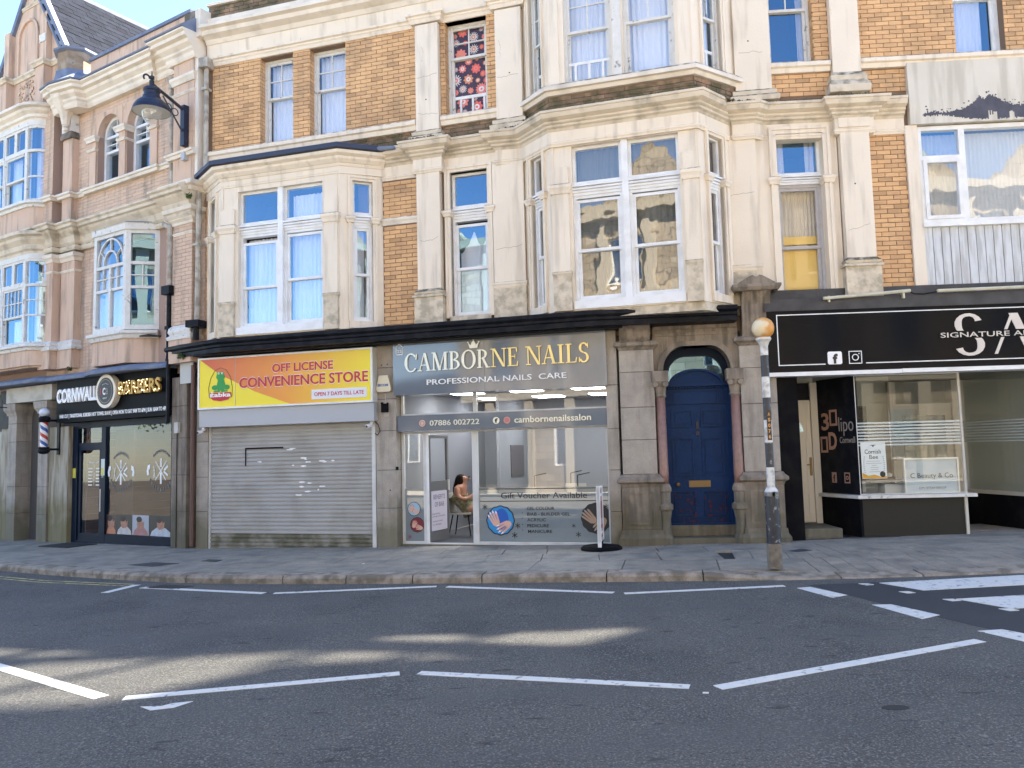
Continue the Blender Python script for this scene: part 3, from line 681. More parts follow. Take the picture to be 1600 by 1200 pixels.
# top entablature second floor, M part
top=path(M,(0,0),(4.70,0),(4.70,.13),(5.24,.13),(5.24,0),(6.30,0),(6.30,.13),(6.86,.13),(6.86,.02))
MB().sweep(top,[(-.25,9.80),(.03,9.80),(.05,9.86),(.07,9.88),(.07,9.91),(.11,9.93),(.11,9.97),(-.25,9.97)]).build('frieze_moulding',CREAM,TB)
top2=path(M,(-.02,.0),(6.9,.0))
MB().sweep(top2,[(-.25,9.97),(.0,9.97),(.02,10.28),(-.25,10.28)]).build('frieze',CREAM,TB)
MB().sweep(top2,[(-.25,10.28),(.04,10.28),(.08,10.36),(.20,10.42),(.22,10.50),(.30,10.53),(.30,10.60),(-.25,10.66)]).build('cornice',STUCK,TB)
MB().sweep(top2,[(-.25,10.60),(.06,10.62),(.06,10.84),(-.25,10.84)]).build('parapet_band',STUCK,TB)
MB().box(M,0,17,-.30,-.002,10.84,11.13).build('parapet',MORTAR,TB)
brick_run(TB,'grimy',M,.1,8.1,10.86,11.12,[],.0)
MB().sweep(path(M,(-.02,0),(8.1,0)),[(-.34,11.13),(.05,11.13),(.06,11.18),(.0,11.21),(-.34,11.21)]).build('coping',STUCK,TB)
# ---- canted bay builder
def rect_open_wall(mb,fr,ln,z0,z1,hole,th=.16): return mb.wall(fr,0,ln,z0,z1,-th,0,[hole] if hole else [])
def bay_first(pts,w0,w1,cl,cr,zf=4.0,strip=.40,zop=(4.16,6.86),mullx=None,curt=None,ncut=.10,curs=None,gl=None):
    "first floor bay: pts plan; w0,w1 = strip widths on front; cl, cr = (a,b) opening on the cants"
    fL,lL=M.sub(pts[0],pts[1]); fF,lF=M.sub(pts[1],pts[2]); fR,lR=M.sub(pts[2],pts[3])
    MB().plan([(M.P(a,b-.02,0).x,M.P(a,b-.02,0).y) for a,b in pts],3.86,4.02).build('bay_floor',CREAMD,TB)
    hole=(w0,lF-w1,zop[0],zop[1])
    rect_open_wall(MB(),fF,lF,zf,6.96,hole).build('bay_wall',CREAM,TB)
    for fr,ln,op in((fL,lL,cl),(fR,lR,cr)):
        rect_open_wall(MB(),fr,ln,zf,6.96,(op[0],op[1],zop[0],zop[1])).build('bay_wall',CREAM,TB)
        surround(TB,fr,op[0],op[1],4.13,6.84,n=-.0,wd=.085,nn=.03)
        transom(TB,fr,op[0],op[1],-.05)
        fixed_light(TB,fr,op[0],op[1],6.2,6.86,-.06,cur=curs,glass=gl)
        sash_window(TB,fr,op[0],op[1],4.15,6.0,-.06,5.03,glass=gl,cur=[(.0,1,.0,.98,CURT)] if curt else curs)
        MB().box(fr,op[0]-.07,op[1]+.07,-.15,.05,4.02,4.15).build('window_sill',CREAM,TB)
    # strips (pilasters) on front face
    for a,c in((.025,w0-.06),(lF-w1+.06,lF-.025)):
        MB().box(fF,a,c,-.01,.05,4.68,6.5).build('pilaster_shaft',CREAM,TB)
        MB().box(fF,a-.01,c+.01,-.01,.07,4.0,4.58).build('pilaster_pedestal',CREAMD,TB)
        MB().sweep(path(fF,(a,-.02),(a,.05),(c,.05),(c,-.02)),band_prof(4.58,4.68,.03,-.02)).build('base_moulding',CREAMD,TB)
        MB().sweep(path(fF,(a,-.02),(a,.05),(c,.05),(c,-.02)),band_prof(6.03,6.20,.055,-.02)).build('pilaster_capital',CREAM,TB)
    # raised line framing the head panel
    mb=MB()
    for q in ((.04,.065,6.5,7.02),(lF-.065,lF-.04,6.5,7.02),(.04,lF-.04,6.995,7.02),(.04,w0-.10,6.5,6.525),(lF-w1+.10,lF-.04,6.5,6.525),(w0-.125,w0-.10,6.2,6.525),(lF-w1+.10,lF-w1+.125,6.2,6.525)): mb.box(fF,q[0],q[1],-.01,.022,q[2],q[3])
    mb.build('panel_moulding',CREAM,TB)
    # front windows: two lights
    a,c=w0,lF-w1; mx=(a+c)/2 if mullx is None else mullx
    MB().box(fF,mx-.055,mx+.055,-.16,-.02,4.16,6.86).build('mullion',WHITE,TB)
    MB().box(fF,a-.02,c+.02,-.16,.03,4.02,4.165).build('window_sill',WHITE,TB)
    for i,(p,q) in enumerate(((a,mx-.055),(mx+.055,c))):
        transom(TB,fF,p,q,-.07)
        fixed_light(TB,fF,p,q,6.2,6.86,-.09,glass=gl,cur=(curt or curs) and [(.05,.95,0,.8,CURT)] if (curt and i) else curs)
        sash_window(TB,fF,p,q,4.165,6.0,-.09,5.02 if not(i==0 and curt) else 4.93,gap=.10 if (i==0 and curt) else .02,glass=gl,cur=([(.0,.98,.0,.97,CURT)] if i else [(.0,.98,.0,.97,CURT)]) if curt else curs)
    MB().plan([(M.P(a_,b_-.17,0).x,M.P(a_,b_-.17,0).y) for a_,b_ in pts],6.90,6.97).build('bay_ceiling',ROOM,TB)
    return fL,lL,fF,lF,fR,lR
b1=bay_first(B1,.40,.36,(.24,.62),(.24,.62),curt=True)
e1=[(a,b) for a,b in B1]
bp=path(M,(B1[0][0]-.03,.0),*B1[1:3],(B1[3][0]+.03,0))
MB().sweep(bp,[(-.2,6.96),(.015,6.96),(.015,7.10),(-.2,7.10)]).build('frieze',CREAM,TB)
MB().sweep(bp,[(-.2,7.10),(.03,7.10),(.05,7.15),(.07,7.16),(.12,7.22),(.13,7.26),(.20,7.30),(.20,7.36),(-.2,7.37)]).build('cornice',CREAM,TB)
MB().sweep(bp,[(-.1,7.37),(.21,7.37),(.26,7.38),(.26,7.46),(.23,7.48),(-.1,7.50)]).build('gutter',mat('dark_blue_gutter',(.025,.035,.07),.5),TB)
MB().cyl(M.P(3.95,.28,7.42),M.P(4.35,.20,7.42),.05,.045,8).build('gutter_end',LEAD,TB)
MB().plan([(M.P(a,b+.1,0).x,M.P(a,b+.1,0).y) for a,b in B1],7.46,7.52).build('bay_roof',LEAD,TB)
b2=bay_first(B2,.38,.32,(.22,.56),(.26,.66),curs=[(.0,1.,.0,.97,mat('grey_net',(.13,.135,.125),.9),.11,.02)],gl=GLN)
for s in ((.1,.6,CURTC),):
    pass
# ---- bay 2 second floor : brick apron, sill, casement openings
U=[(6.84,.0),(7.41,.47),(9.88,.47),DB(2.46)]
fL,lL=M.sub(U[0],U[1]); fF,lF=M.sub(U[1],U[2]); fR,lR=M.sub(U[2],U[3])
for f,l in((fL,lL),(fF,lF),(fR,lR)):
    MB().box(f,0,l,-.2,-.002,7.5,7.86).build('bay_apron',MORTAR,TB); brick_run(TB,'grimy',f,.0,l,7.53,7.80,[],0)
MB().sweep([xy(M,*p) for p in U],[(-.25,7.80),(.06,7.80),(.09,7.86),(.14,7.87),(.14,7.94),(.12,7.97),(-.25,7.99)]).build('bay_sill',STUCK,TB)
MB().wall(fF,0,lF,7.96,10.9,-.2,0,[(.29,1.12,7.99,9.95),(1.33,2.19,7.99,9.95)]).build('bay_wall',CREAM,TB)
MB().wall(fL,0,lL,7.96,10.9,-.2,0,[(.20,.56,7.99,9.95)]).build('bay_wall',CREAM,TB)
MB().wall(fR,0,lR,7.96,10.9,-.2,0,[(.26,.70,7.99,9.95)]).build('bay_wall',CREAM,TB)
surround(TB,fL,.20,.56,7.99,9.95,wd=.07,ears=False,nn=.03); surround(TB,fR,.26,.70,7.99,9.95,wd=.07,ears=False,nn=.03)
for a,c in((.03,.20),(lF-.22,lF-.03),(1.15,1.30)): MB().box(fF,a,c,-.02,.035,7.99,9.98).build('mullion',OLDWH if 1.1<a<1.2 else CREAM,TB)
ws=[sash_window(TB,fF,.29,1.12,7.99,9.95,-.08,8.93,mt=OLDWH,glass=GLO,top=(2,2),cur=[(.0,1,.0,.98,CURT)]),
sash_window(TB,fF,1.33,2.19,7.99,9.95,-.08,8.93,mt=OLDWH,glass=GLO,top=(2,2),cur=[(.0,1,.03,.98,CURT)]),
sash_window(TB,fL,.20,.56,7.99,9.95,-.06,8.93,mt=OLDWH,glass=GLO,top=(2,2),fw_=.04,sw=.035,cur=[(.0,1,.0,.98,CURT)]),
sash_window(TB,fR,.26,.70,7.99,9.95,-.06,8.93,mt=OLDWH,glass=GLO,top=(2,2),fw_=.04,sw=.04,cur=[(.0,1,.0,.98,CURT)])]
for wdw,f,a,c in((ws[0],fF,.34,1.07),(ws[3],fR,.3,.66),(ws[2],fL,.24,.52)):
    mb=MB().box(f,a,c,-.155,-.135,8.37,8.42)
    k=3 if c-a>.5 else 1
    for i in range(k): x=a+(c-a)*(i+.5)/k; mb.box(f,x-.02,x+.02,-.155,-.136,8.05,8.37)
    mb.build('window_rail',WHITE,wdw)
MB().plan([(M.P(a,b-.2,0).x,M.P(a,b-.2,0).y) for a,b in U],10.85,10.95).build('bay_roof',LEAD,TB)
# ---- plane D upper part (narrow pier right of the bay)
MB().box(D,0,2.62,-.35,-.03,3.6,11.1).wall(RR,0,2.74,3.6,11.1,-.36,-.002,[(.44,1.25,4.15,7.05),(.43,1.22,8.2,9.9),(3.5,4.4,8.1,9.9)]).build('wall',MORTAR,TB)
MB().box(D,2.16,2.66,-.02,.10,4.0,6.9).build('pier',CREAM,TB); MB().box(D,2.15,2.67,-.02,.12,4.0,4.58).build('pier_plinth',CREAMD,TB)
MB().sweep(path(D,(2.16,0),(2.16,.10),(2.66,.10),(2.66,0)),band_prof(4.60,4.70,.03,-.02)).build('base_moulding',CREAM,TB)
MB().box(D,2.38,2.98,-.02,.14,7.72,11.0).build('pilaster_shaft',CREAM,TB)
MB().sweep(path(D,(2.38,0),(2.38,.14),(2.98,.14),(2.98,0)),[(-.02,7.5),(.10,7.5),(.11,7.58),(.06,7.62),(.07,7.68),(.02,7.72),(-.02,7.72)]).build('base_moulding',LEDGE,TB)
# ---- plane R
surround(TB,RR,.46,1.24,4.18,6.96,zt=(6.07,6.20),nn=.06,wd=.12)
MB().box(RR,.0,.345,-.02,.03,4.1,6.9).box(RR,1.34,1.48,-.02,.03,4.1,6.9).build('wall_margin',CREAM,TB)
transom(TB,RR,.46,1.24,-.12,6.12,6.28)
fixed_light(TB,RR,.46,1.24,6.28,6.97,-.14,cur=[(0,.25,0,1,CURTC),(.78,1,0,1,CURTC)])
wr=sash_window(TB,RR,.46,1.24,4.2,6.12,-.16,5.0,mt=mat('grey_wood',(.42,.40,.40),.7,(.50,.48,.48),7),cur=[(0,1,.34,1,CURTC,.06,.014)],glass=GLW)
MB().box(RR,.53,1.17,-.30,-.285,4.24,5.08).box(RR,.54,1.16,-.275,-.268,5.1,5.24).build('yellow_blind',YELB,wr)
MB().box(RR,.38,1.32,-.2,.08,4.08,4.19).build('window_sill',CREAMD,TB)
pilaster(TB,RR,1.50,1.98,4.0,4.64,7.06,.16)
MB().box(RR,1.48,2.0,-.02,.18,6.98,7.14).build('pilaster_capital',CREAM,TB)
MB().box(RR,1.46,1.93,-.02,.14,7.95,11.0).build('pilaster_shaft',CREAM,TB)
MB().sweep(path(RR,(1.46,0),(1.46,.14),(1.93,.14),(1.93,0)),[(-.02,7.56),(.10,7.58),(.11,7.70),(.06,7.80),(.07,7.88),(.02,7.95),(-.02,7.95)]).build('base_moulding',LEDGE,TB)
brick_run(TB,'tan',RR,2.0,2.62,4.24,6.88,[],0)
hR=[(.43,1.20,8.24,9.95)]
brick_run(TB,'tan',RR,.10,1.46,8.2,11.0,hR,0)
brick_run(TB,'tan',RR,.2,1.46,7.62,8.04,[],0); brick_run(TB,'tan',RR,1.93,2.70,7.62,8.04,[],0)
MB().sweep(path(RR,(.16,0),(1.44,0)),sill_prof(8.03,8.22,.12)).build('sill_course',CREAM,TB)
sash_window(TB,RR,.43,1.20,8.22,9.95,-.16,9.26,mt=OLDWH,top=(2,1),cur=[(.02,.14,0,1,CURTC),(.82,.98,0,1,CURTC)])
for e in (.43,1.20):
    fr,ln=RR.sub((e,0),(e,-.24)) if e<1 else RR.sub((e,-.24),(e,0)); brick_run(TB,'tan',fr,0,ln,8.24,9.95,[],-.012)
MB().box(M,0,8.6,-6,-.3,10.6,10.8).box(D,0,2.7,-6,-.36,10.6,10.8).build('flat_roof',LEAD,TB)
# main body so that no light leaks between floors
MB().box(M,.0,8.0,-1.6,-1.25,3.75,11.0).box(RR,0,2.6,-1.6,-1.25,3.75,11.0).box(D,-.2,2.7,-1.6,-1.25,3.75,11.0).box(M,-.0,.05,-6,-.05,0,10.9).build('inner_wall',ROOM,TB)
MB().box(M,.0,8.2,-6,-.31,3.6,3.75).box(M,0,8.2,-6,-.31,7.25,7.35).box(D,0,2.7,-6,-.37,3.6,3.75).box(RR,0,2.7,-6,-.37,3.95,4.05).build('floor_slab',ROOM,TB)
# moss and dirt lodged on the main cornice
mb=MB(); rnd=random.Random(4); Pt=[Vector(q) for q in ent]
for a,c in zip(Pt,Pt[1:]):
    l=(c-a).length; d=(c-a)/max(l,1e-4); nn=Vector((d.y,-d.x))
    for i in range(int(l*55)):
        q=a+d*rnd.uniform(0,l)+nn*rnd.uniform(.05,.235); r=rnd.uniform(.008,.028)*(1.4 if rnd.random()<.2 else 1); z=7.545-(q-a).dot(nn)*.38
        mb.add([(q.x-r,q.y-r*.6,z),(q.x+r,q.y-r*.6,z),(q.x,q.y+r,z),(q.x+rnd.uniform(-r,r)*.4,q.y,z+r*rnd.uniform(.6,1.5))],[(0,1,3),(1,2,3),(2,0,3)])
mb.build('moss',mat('brown_moss',(.07,.065,.03),.95,(.13,.11,.05),14),TB,kind='stuff')
# hairline cracks in the painted stone
CRK=mat('crack_line',(.16,.13,.10),.95)
rnd=random.Random(21)
for fr,s,z,n,l,vert in((M,4.76,8.75,.1305,.42,0),(M,4.78,8.05,.1305,.40,0),(M,4.86,9.35,.1305,.3,1),(M,6.36,8.5,.1305,.4,0),(M,4.80,5.6,.1605,.36,0),(M,6.25,5.3,.0705,.5,0),(D,2.45,8.4,.1405,.4,0),(D,2.2,5.9,.1005,.4,0),(RR,1.5,9.2,.1405,.3,1),(RR,1.55,5.2,.1605,.35,0),(M,6.40,9.2,.1305,.35,1),(M,2.2,10.05,.0225,.28,1),(M,3.6,10.02,.0225,.26,1)):
    mb=MB(); x,y=s,z; a=0
    for i in range(9):
        st=l/9; nx,ny=(x+rnd.uniform(-.02,.02),y-st) if vert else (x+st,y+rnd.uniform(-.02,.024))
        w_=.0022; mb.prism(fr,[(x,y-w_),(nx,ny-w_),(nx+w_*vert,ny+w_),(x+w_*vert,y+w_)] ,n-.002,n+.0006); x,y=nx,ny
    mb.build('crack',CRK,TB)
for fr,n,pts in((D,.1085,((.46,2.32),(.47,2.16),(.62,1.98),(.36,1.82),(.37,1.72),(.67,1.70),(.66,1.52),(.36,1.50))),(M,.0525,((3.95,2.62),(4.05,3.34),(3.93,3.33),(4.08,1.0))),(M,.1305,((6.6,8.55),(4.95,8.3))),(D,.1405,((2.62,8.6),)),(RR,.1605,((1.7,6.0),))):
    mb=MB()
    for s,z in pts: mb.prism(fr,ellipse(s,z,.014,.014,8),n-.004,n+.001)
    mb.build('fixing_holes',BLET,TB,kind='stuff')
# ---- black shopfront cornice (M + D)
bc=path(L,(-.95,.22),(-.35,.30))+path(M,(.35,.45),(.75,.56),(3.3,.56),(8.1,.56))+path(D,(.2,.50),(2.18,.42))
MB().sweep(bc,[(-.6,3.72),(.0,3.72),(.0,3.80),(.03,3.82),(.03,3.86),(.08,3.90),(.08,3.94),(.05,3.97),(-.6,4.02)]).build('shopfront_cornice',BLACKG,TB)
MB().sweep(path(M,(.0,.25),(8.2,.25))+path(D,(.2,.22),(.3,.22)),[(-.4,3.69),(.14,3.69),(.14,3.73),(-.4,3.73)]).build('cornice_soffit',BLACKG,TB)
# ---- granite piers (coursed blocks)
def granite_pier(b,fr,s0,s1,n0,n1,zs,m=None,g=.007):
    MB().box(fr,s0+.01,s1-.01,n0,n1-.012,zs[0],zs[-1]).build('pier_core',GJ,b)
    for a,c in zip(zs,zs[1:]): MB().box(fr,s0,s1,n0,n1,a+g/2,c-g/2).build('stone_block',m or GRAN,b,bev=.008)
granite_pier(TB,M,3.80,4.21,-.25,.05,[-.2,.67,1.37,2.10,2.69,3.28,3.70])
granite_pier(TB,M,-.17,.10,-.25,.06,[-.25,.62,1.30,2.0,2.75,3.4])
granite_pier(TB,L,-.90,-.42,-.25,.14,[-.3,.62,1.35,2.1,2.75,3.35],m=GRAND)
granite_pier(TB,M,8.16,8.36,-.25,.06,[-.1,.6,1.3,2.0,2.75,3.7])
# ---- store: shutter
sh=MB().box(M,.10,3.78,-.35,-.2,-.2,3.7).build('shutter_backing',BLACKM,TB)
ZS0=-.12; nsl=31; hh=(2.30-ZS0)/nsl
rs=MB().box(M,.10,3.74,-.19,-.04,2.28,2.32).build('roller_shutter',ALU,TB); MB().box(M,.08,.13,-.12,.02,-.15,2.3).build('guide_rail',ALU,rs); MB().box(M,3.70,3.78,-.12,.03,-.15,2.3).build('guide_rail',ALU,rs)
pr=[(0,-.02),(.012,-.012),(.02,0),(.02,.028),(.012,.045),(0,.055),(-.004,.062),(-.004,.078)]
for i in range(nsl):
    z=ZS0+i*hh; k=hh/.078; prf=[(-.035,z)]+[(o-.02,z+max(0,zz)*k) for o,zz in pr]+[(-.035,z+hh)]
    MB().sweep(path(M,(.12,0),(3.71,0)),prf,caps=False).build('slat',SHUTB if i<4 else SHUT,rs)
ST=MB()
ST.box(M,.93,.955,.002,.008,1.50,1.86).box(M,.93,1.79,.0021,.0085,1.83,1.86).build('black_tape',BLACKM,rs)
mb=MB(); rnd=random.Random(5)
for i in range(18):
    s=rnd.gauss(2.35,.3); z=rnd.choice((1.80,1.62,1.55,1.50,1.18,1.10,1.02,.95))+rnd.uniform(-.03,.03); l=rnd.uniform(.015,.08); mb.add([M.P(s+l*math.cos(t)*1.2,.0035,z+.016*math.sin(t)*rnd.uniform(.5,1.3)) for t in [k*.785 for k in range(8)]],[tuple(range(8))])
mb.build('paint_residue',WLET,rs,kind='stuff')
# ---- store sign
SS=thing('shop_sign',tuple(M.P(1.9,.2,2.3)),'yellow and orange convenience store sign with green frog above the closed shutter','sign')
MB().box(M,0.0,3.84,-.1,.20,2.29,2.63).build('shutter_box',LGREY,SS)
MB().box(M,0.0,3.84,.05,.235,2.635,3.66).build('sign_box',ALU,SS)
yel=mat('yellow_sign_print',(.86,.70,.01),.35)
org_=bpy.data.materials.new('orange_fade_print'); org_.use_nodes=True; nt=org_.node_tree; b=nt.nodes['Principled BSDF']; b.inputs['Roughness'].default_value=.35
tc=N(nt,'ShaderNodeTexCoord'); sx=N(nt,'ShaderNodeSeparateXYZ'); cr=N(nt,'ShaderNodeValToRGB'); nt.links.new(tc.outputs['Generated'],sx.inputs[0]); nt.links.new(sx.outputs[0],cr.inputs[0]); nt.links.new(cr.outputs[0],b.inputs['Base Color'])
e=cr.color_ramp.elements; e[0].color=(.62,.09,.02,1); e[1].color=(.86,.70,.01,1); q=e.new(.5); q.color=(.80,.30,.02,1)
mb=frame_mb(M,.0,3.84,2.635,3.66,.235,.255,.035); mb.build('sign_frame',WHITE,SS)
MB().flat(M,[(.03,2.665),(3.81,2.665),(3.81,3.63),(.03,3.63)],.238).build('sign_face',yel,SS)
MB().flat(M,[(.05,3.625),(3.80,3.625),(3.80,2.67),(2.10,2.67),(1.3,2.95),(.5,3.32)],.241).build('sign_print',org_,SS)
MB().box(M,.868,.874,.24,.246,2.67,3.63).build('sign_seam',ALU,SS)
for s_,s0,s1,z,h in (('OFF LICENSE',1.70,3.02,3.30,.165),('CONVENIENCE STORE',.96,3.75,3.03,.20)):
    text(SS,s_,M,s0,s1,z,h,.250,RLET,off=.018)
    text(SS,s_,M,s0-.008,s1+.008,z-.006,h+.012,.2445,WLET,off=.035,ext=0)
MB().box(M,2.56,3.72,.241,.247,2.735,2.92).build('sign_plate',mat('white_print_panel',(.72,.74,.80),.4),SS)
text(SS,'OPEN 7 DAYS TILL LATE',M,2.62,3.66,2.795,.075,.252,RLET,off=.01)
# emblem
gr=mat('green_print',(.02,.30,.05),.5); dk=mat('dark_green_line',(.01,.05,.02),.5)
arch=[(.27,2.86),(.25,3.05),(.30,3.25),(.40,3.40),(.53,3.45),(.66,3.40),(.76,3.25),(.80,3.05),(.79,2.86)]
mb=MB()
for a,c in zip(arch,arch[1:]+arch[:1]):
    d=Vector((c[0]-a[0],c[1]-a[1])).normalized()*.004; mb.prism(M,[(a[0]-d.y,a[1]+d.x),(c[0]-d.y,c[1]+d.x),(c[0]+d.y,c[1]-d.x),(a[0]+d.y,a[1]-d.x)],.242,.246)
mb.build('emblem_outline',dk,SS)
mb=MB()
mb.flat(M,ellipse(.53,3.27,.10,.075),.246); mb.flat(M,ellipse(.485,3.335,.04,.04,14),.2465); mb.flat(M,ellipse(.565,3.335,.04,.04,14),.2466)
mb.flat(M,[(.47,3.22),(.44,3.10),(.46,3.0),(.62,3.0),(.64,3.12),(.60,3.23)],.2455)
mb.flat(M,ellipse(.40,3.06,.075,.05,16),.2467); mb.flat(M,ellipse(.67,3.06,.075,.05,16),.2468)
for dx in(-.12,-.05,.05,.12): mb.flat(M,ellipse(.53+dx,2.985,.045,.018,12),.2469+dx*.001)
mb.build('emblem_frog',gr,SS)
mb=MB().flat(M,ellipse(.485,3.34,.02,.022,10),.248).flat(M,ellipse(.565,3.34,.02,.022,10),.248); mb.build('emblem_eyes',WLET,SS)
mb=MB().flat(M,ellipse(.487,3.34,.008,.012,8),.2487).flat(M,ellipse(.567,3.34,.008,.012,8),.2487); mb.build('emblem_pupils',BLET,SS)
MB().flat(M,[(.28,2.96),(.77,2.96),(.78,2.88),(.70,2.81),(.53,2.785),(.36,2.81),(.27,2.88)],.2475).build('emblem_badge',RLET,SS)
text(SS,'żabka',M,.285,.77,2.875,.085,.252,WLET,off=.03)
# ---- nail salon sign
NS=thing('shop_sign',tuple(M.P(6.2,.1,2.74)),'slate grey nail salon sign with crowned serif letters','sign')
MB().box(M,4.215,8.20,-.15,.15,2.74,3.71).build('sign_panel',SGREY,NS)
MB().box(M,6.0,6.003,.15,.1515,2.745,3.705).build('sign_seam',BLACKM,NS)
def nm(t): return PALEG if t<.42 else GOLDP
serif_text(NS,'CAMBORNE NAILS',M,4.46,7.92,3.16,.33,.185,nm)
mb=MB()
mb.prism(M,[(5.74,3.525),(5.88,3.525),(5.915,3.63),(5.86,3.58),(5.845,3.62),(5.81,3.665),(5.775,3.62),(5.76,3.58),(5.705,3.63)],.155,.183)
for x,z in((5.705,3.635),(5.81,3.67),(5.915,3.635)): mb.prism(M,ellipse(x,z,.013,.013,8),.155,.184)
mb.build('crown',PALEG,NS)
text(NS,'PROFESSIONAL NAILS  CARE',M,4.89,7.50,2.905,.10,.175,WLET,off=.008,ext=.02)
mb=MB()
for a,c in (((4.26,3.62),(4.345,3.69)),((4.345,3.69),(4.43,3.62)),((4.285,3.62),(4.285,3.49)),((4.285,3.49),(4.41,3.49)),((4.41,3.49),(4.41,3.62)),((4.285,3.66),(4.285,3.62))):
    d=Vector((c[0]-a[0],c[1]-a[1])).normalized()*.006; mb.prism(M,[(a[0]-d.y,a[1]+d.x),(c[0]-d.y,c[1]+d.x),(c[0]+d.y,c[1]-d.x),(a[0]+d.y,a[1]-d.x)],.151,.16)
mb.build('house_symbol',WLET,NS); text(NS,'22',M,4.305,4.39,3.525,.06,.158,WLET,off=.01)
NB=thing('shop_sign',tuple(M.P(6.2,0,2.06)),'narrow grey strip with phone number and page name under the salon sign','sign')
MB().box(M,4.225,8.16,-.22,.02,2.075,2.365).build('sign_panel',SGREY,NB)
text(NB,'07886 002722',M,4.88,5.84,2.165,.10,.04,PALEG,off=.006,ext=.015)
text(NB,'cambornenailssalon',M,6.50,7.88,2.165,.115,.04,PALEG,off=.014,ext=.015)
for cx,mm in((4.73,mat('rose_gold',(.62,.45,.35),.3,metal=.3)),(6.16,PALEG),(6.36,mat('pink_disc',(.62,.28,.25),.4))):
    MB().prism(M,ellipse(cx,2.215,.062,.062,20),.022,.036).build('logo_disc',mm,NB)
text(NB,'f',M,6.135,6.19,2.18,.075,.045,BLET,off=.03)
mb=MB(); ringarc(mb,M,.040,6.36,2.215,.035,.028,0,6.283,16,.035); ringarc(mb,M,.040,6.36,2.215,.016,.010,0,6.283,10,.035); ringarc(mb,M,.040,4.73,2.215,.042,.034,0,6.283,16,.035); mb.build('logo_ring',mat('deep_pink',(.45,.10,.12),.5),NB)
# ---- nail salon shopfront
fs=-.15
mb=MB()
mb.box(M,4.225,4.275,fs-.06,fs,0,2.07).box(M,4.66,4.72,fs-.06,fs,0,2.07).box(M,5.62,5.73,fs-.06,fs,0,2.07).box(M,8.10,8.16,fs-.06,fs,0,2.07)
mb.box(M,4.275,4.66,fs-.06,fs-.002,-.02,.05).box(M,5.73,8.10,fs-.06,fs-.002,-.02,.05).box(M,4.275,4.66,fs-.06,fs-.002,2.03,2.07).box(M,4.72,5.62,fs-.06,fs-.002,2.03,2.07).box(M,5.73,8.1,fs-.06,fs-.002,2.04,2.07)
mb.box(M,4.72,5.62,fs-.08,fs,-.04,.02)
mb.box(M,4.225,8.16,fs-.06,fs,2.365,2.40).box(M,5.66,5.73,fs-.06,fs,2.40,2.74).box(M,4.225,4.27,fs-.06,fs,2.40,2.74)
SF=mb.build('shopfront_frame',ALU,TB)
pane(SF,M,4.275,4.66,.05,2.03,fs-.03,GLS); pane(SF,M,5.73,8.10,.05,2.04,fs-.03,GLS); pane(SF,M,4.27,5.66,2.40,2.74,fs-.03,GLS); pane(SF,M,5.73,8.16,2.40,2.74,fs-.03,GLS)
MB().box(M,4.215,8.16,-.3,-.1,-.2,0.0).build('threshold',GRAND,TB)
pane(SF,M,5.73,8.10,.052,1.02,fs-.036,FROST,'frosted_film'); pane(SF,M,4.275,4.66,.052,1.02,fs-.036,FROST,'frosted_film')
MB().box(M,5.74,8.09,fs-.028,fs-.026,.765,.778).box(M,5.74,8.09,fs-.028,fs-.026,.985,.998).build('window_stripe',BLET,SF)
text(SF,'Gift Voucher Available',M,6.15,7.72,.82,.11,fs-.024,BLET,ext=0)
for s_,s0,s1,z in(('GEL COLOUR',6.63,7.13,.615),('BIAB - BUILDER GEL',6.63,7.41,.515),('ACRYLIC',6.63,6.97,.415),('PEDICURE',6.63,7.02,.312),('MANICURE',6.64,7.08,.212)):
    text(SF,s_,M,s0,s1,z,.058,fs-.024,BLET,off=.006,ext=0)
    if z<.6: MB().flat(M,ellipse(6.54,z+.05,.008,.008,8),fs-.024).build('bullet_dot',BLET,SF)
def scallop(cx,cz,r,k=12): return [(cx+r*(1+.06*abs(math.cos(t*k/2)))*math.cos(t),cz+r*(1.0+.06*abs(math.cos(t*k/2)))*math.sin(t)) for t in [2*math.pi*i/60 for i in range(60)]]
SK1=mat('skin_print_light',(.68,.40,.30),.5); SK2=mat('skin_print_brown',(.38,.25,.17),.5)
def hand_print(cx,cz,r,bgm,sk,ang,bg2=None,nail=None):
    MB().flat(M,scallop(cx,cz,r*1.08),fs-.0245).build('sticker_edge',BLET,SF)
    MB().flat(M,scallop(cx,cz,r),fs-.0235).build('sticker_ground',bgm,SF)
    if bg2: MB().flat(M,ellipse(cx+r*.1,cz+r*.1,r*.55,r*.8,20),fs-.0232).build('sticker_cloth',bg2,SF)
    mb=MB(); mn=MB()
    for base,dirn in (((cx-r*.45,cz+r*.05),ang),((cx+r*.35,cz-r*.42),ang+1.7)):
        for i in range(4):
            a=dirn+(i-1.5)*.10; q=Vector((math.cos(a),math.sin(a))); p=Vector((-q.y,q.x)); o=Vector(base)+p*(i-1.5)*r*.17; l=r*(.50+.10*(i in(1,2)))
            w_=r*.075; e=o+q*l; pts=[o-q*l*.6-p*w_,e-p*w_,e+q*w_*1.2,e+p*w_,o-q*l*.6+p*w_]
            mb.flat(M,[(v.x,v.y) for v in pts],fs-.0228-i*.0002)
            t0=e-q*w_; mn.flat(M,[(v.x,v.y) for v in (t0-p*w_*.6,e+q*w_*1.6-p*w_*.3,e+q*w_*1.6+p*w_*.3,t0+p*w_*.6)],fs-.0218)
        a=dirn; q=Vector((math.cos(a),math.sin(a))); o=Vector(base)-q*r*.3; mb.flat(M,ellipse(o.x,o.y,r*.27,r*.24,16),fs-.0236+.0010)
    mb.build('hand_print',sk,SF); mn.build('nail_print',nail or PALEG,SF)
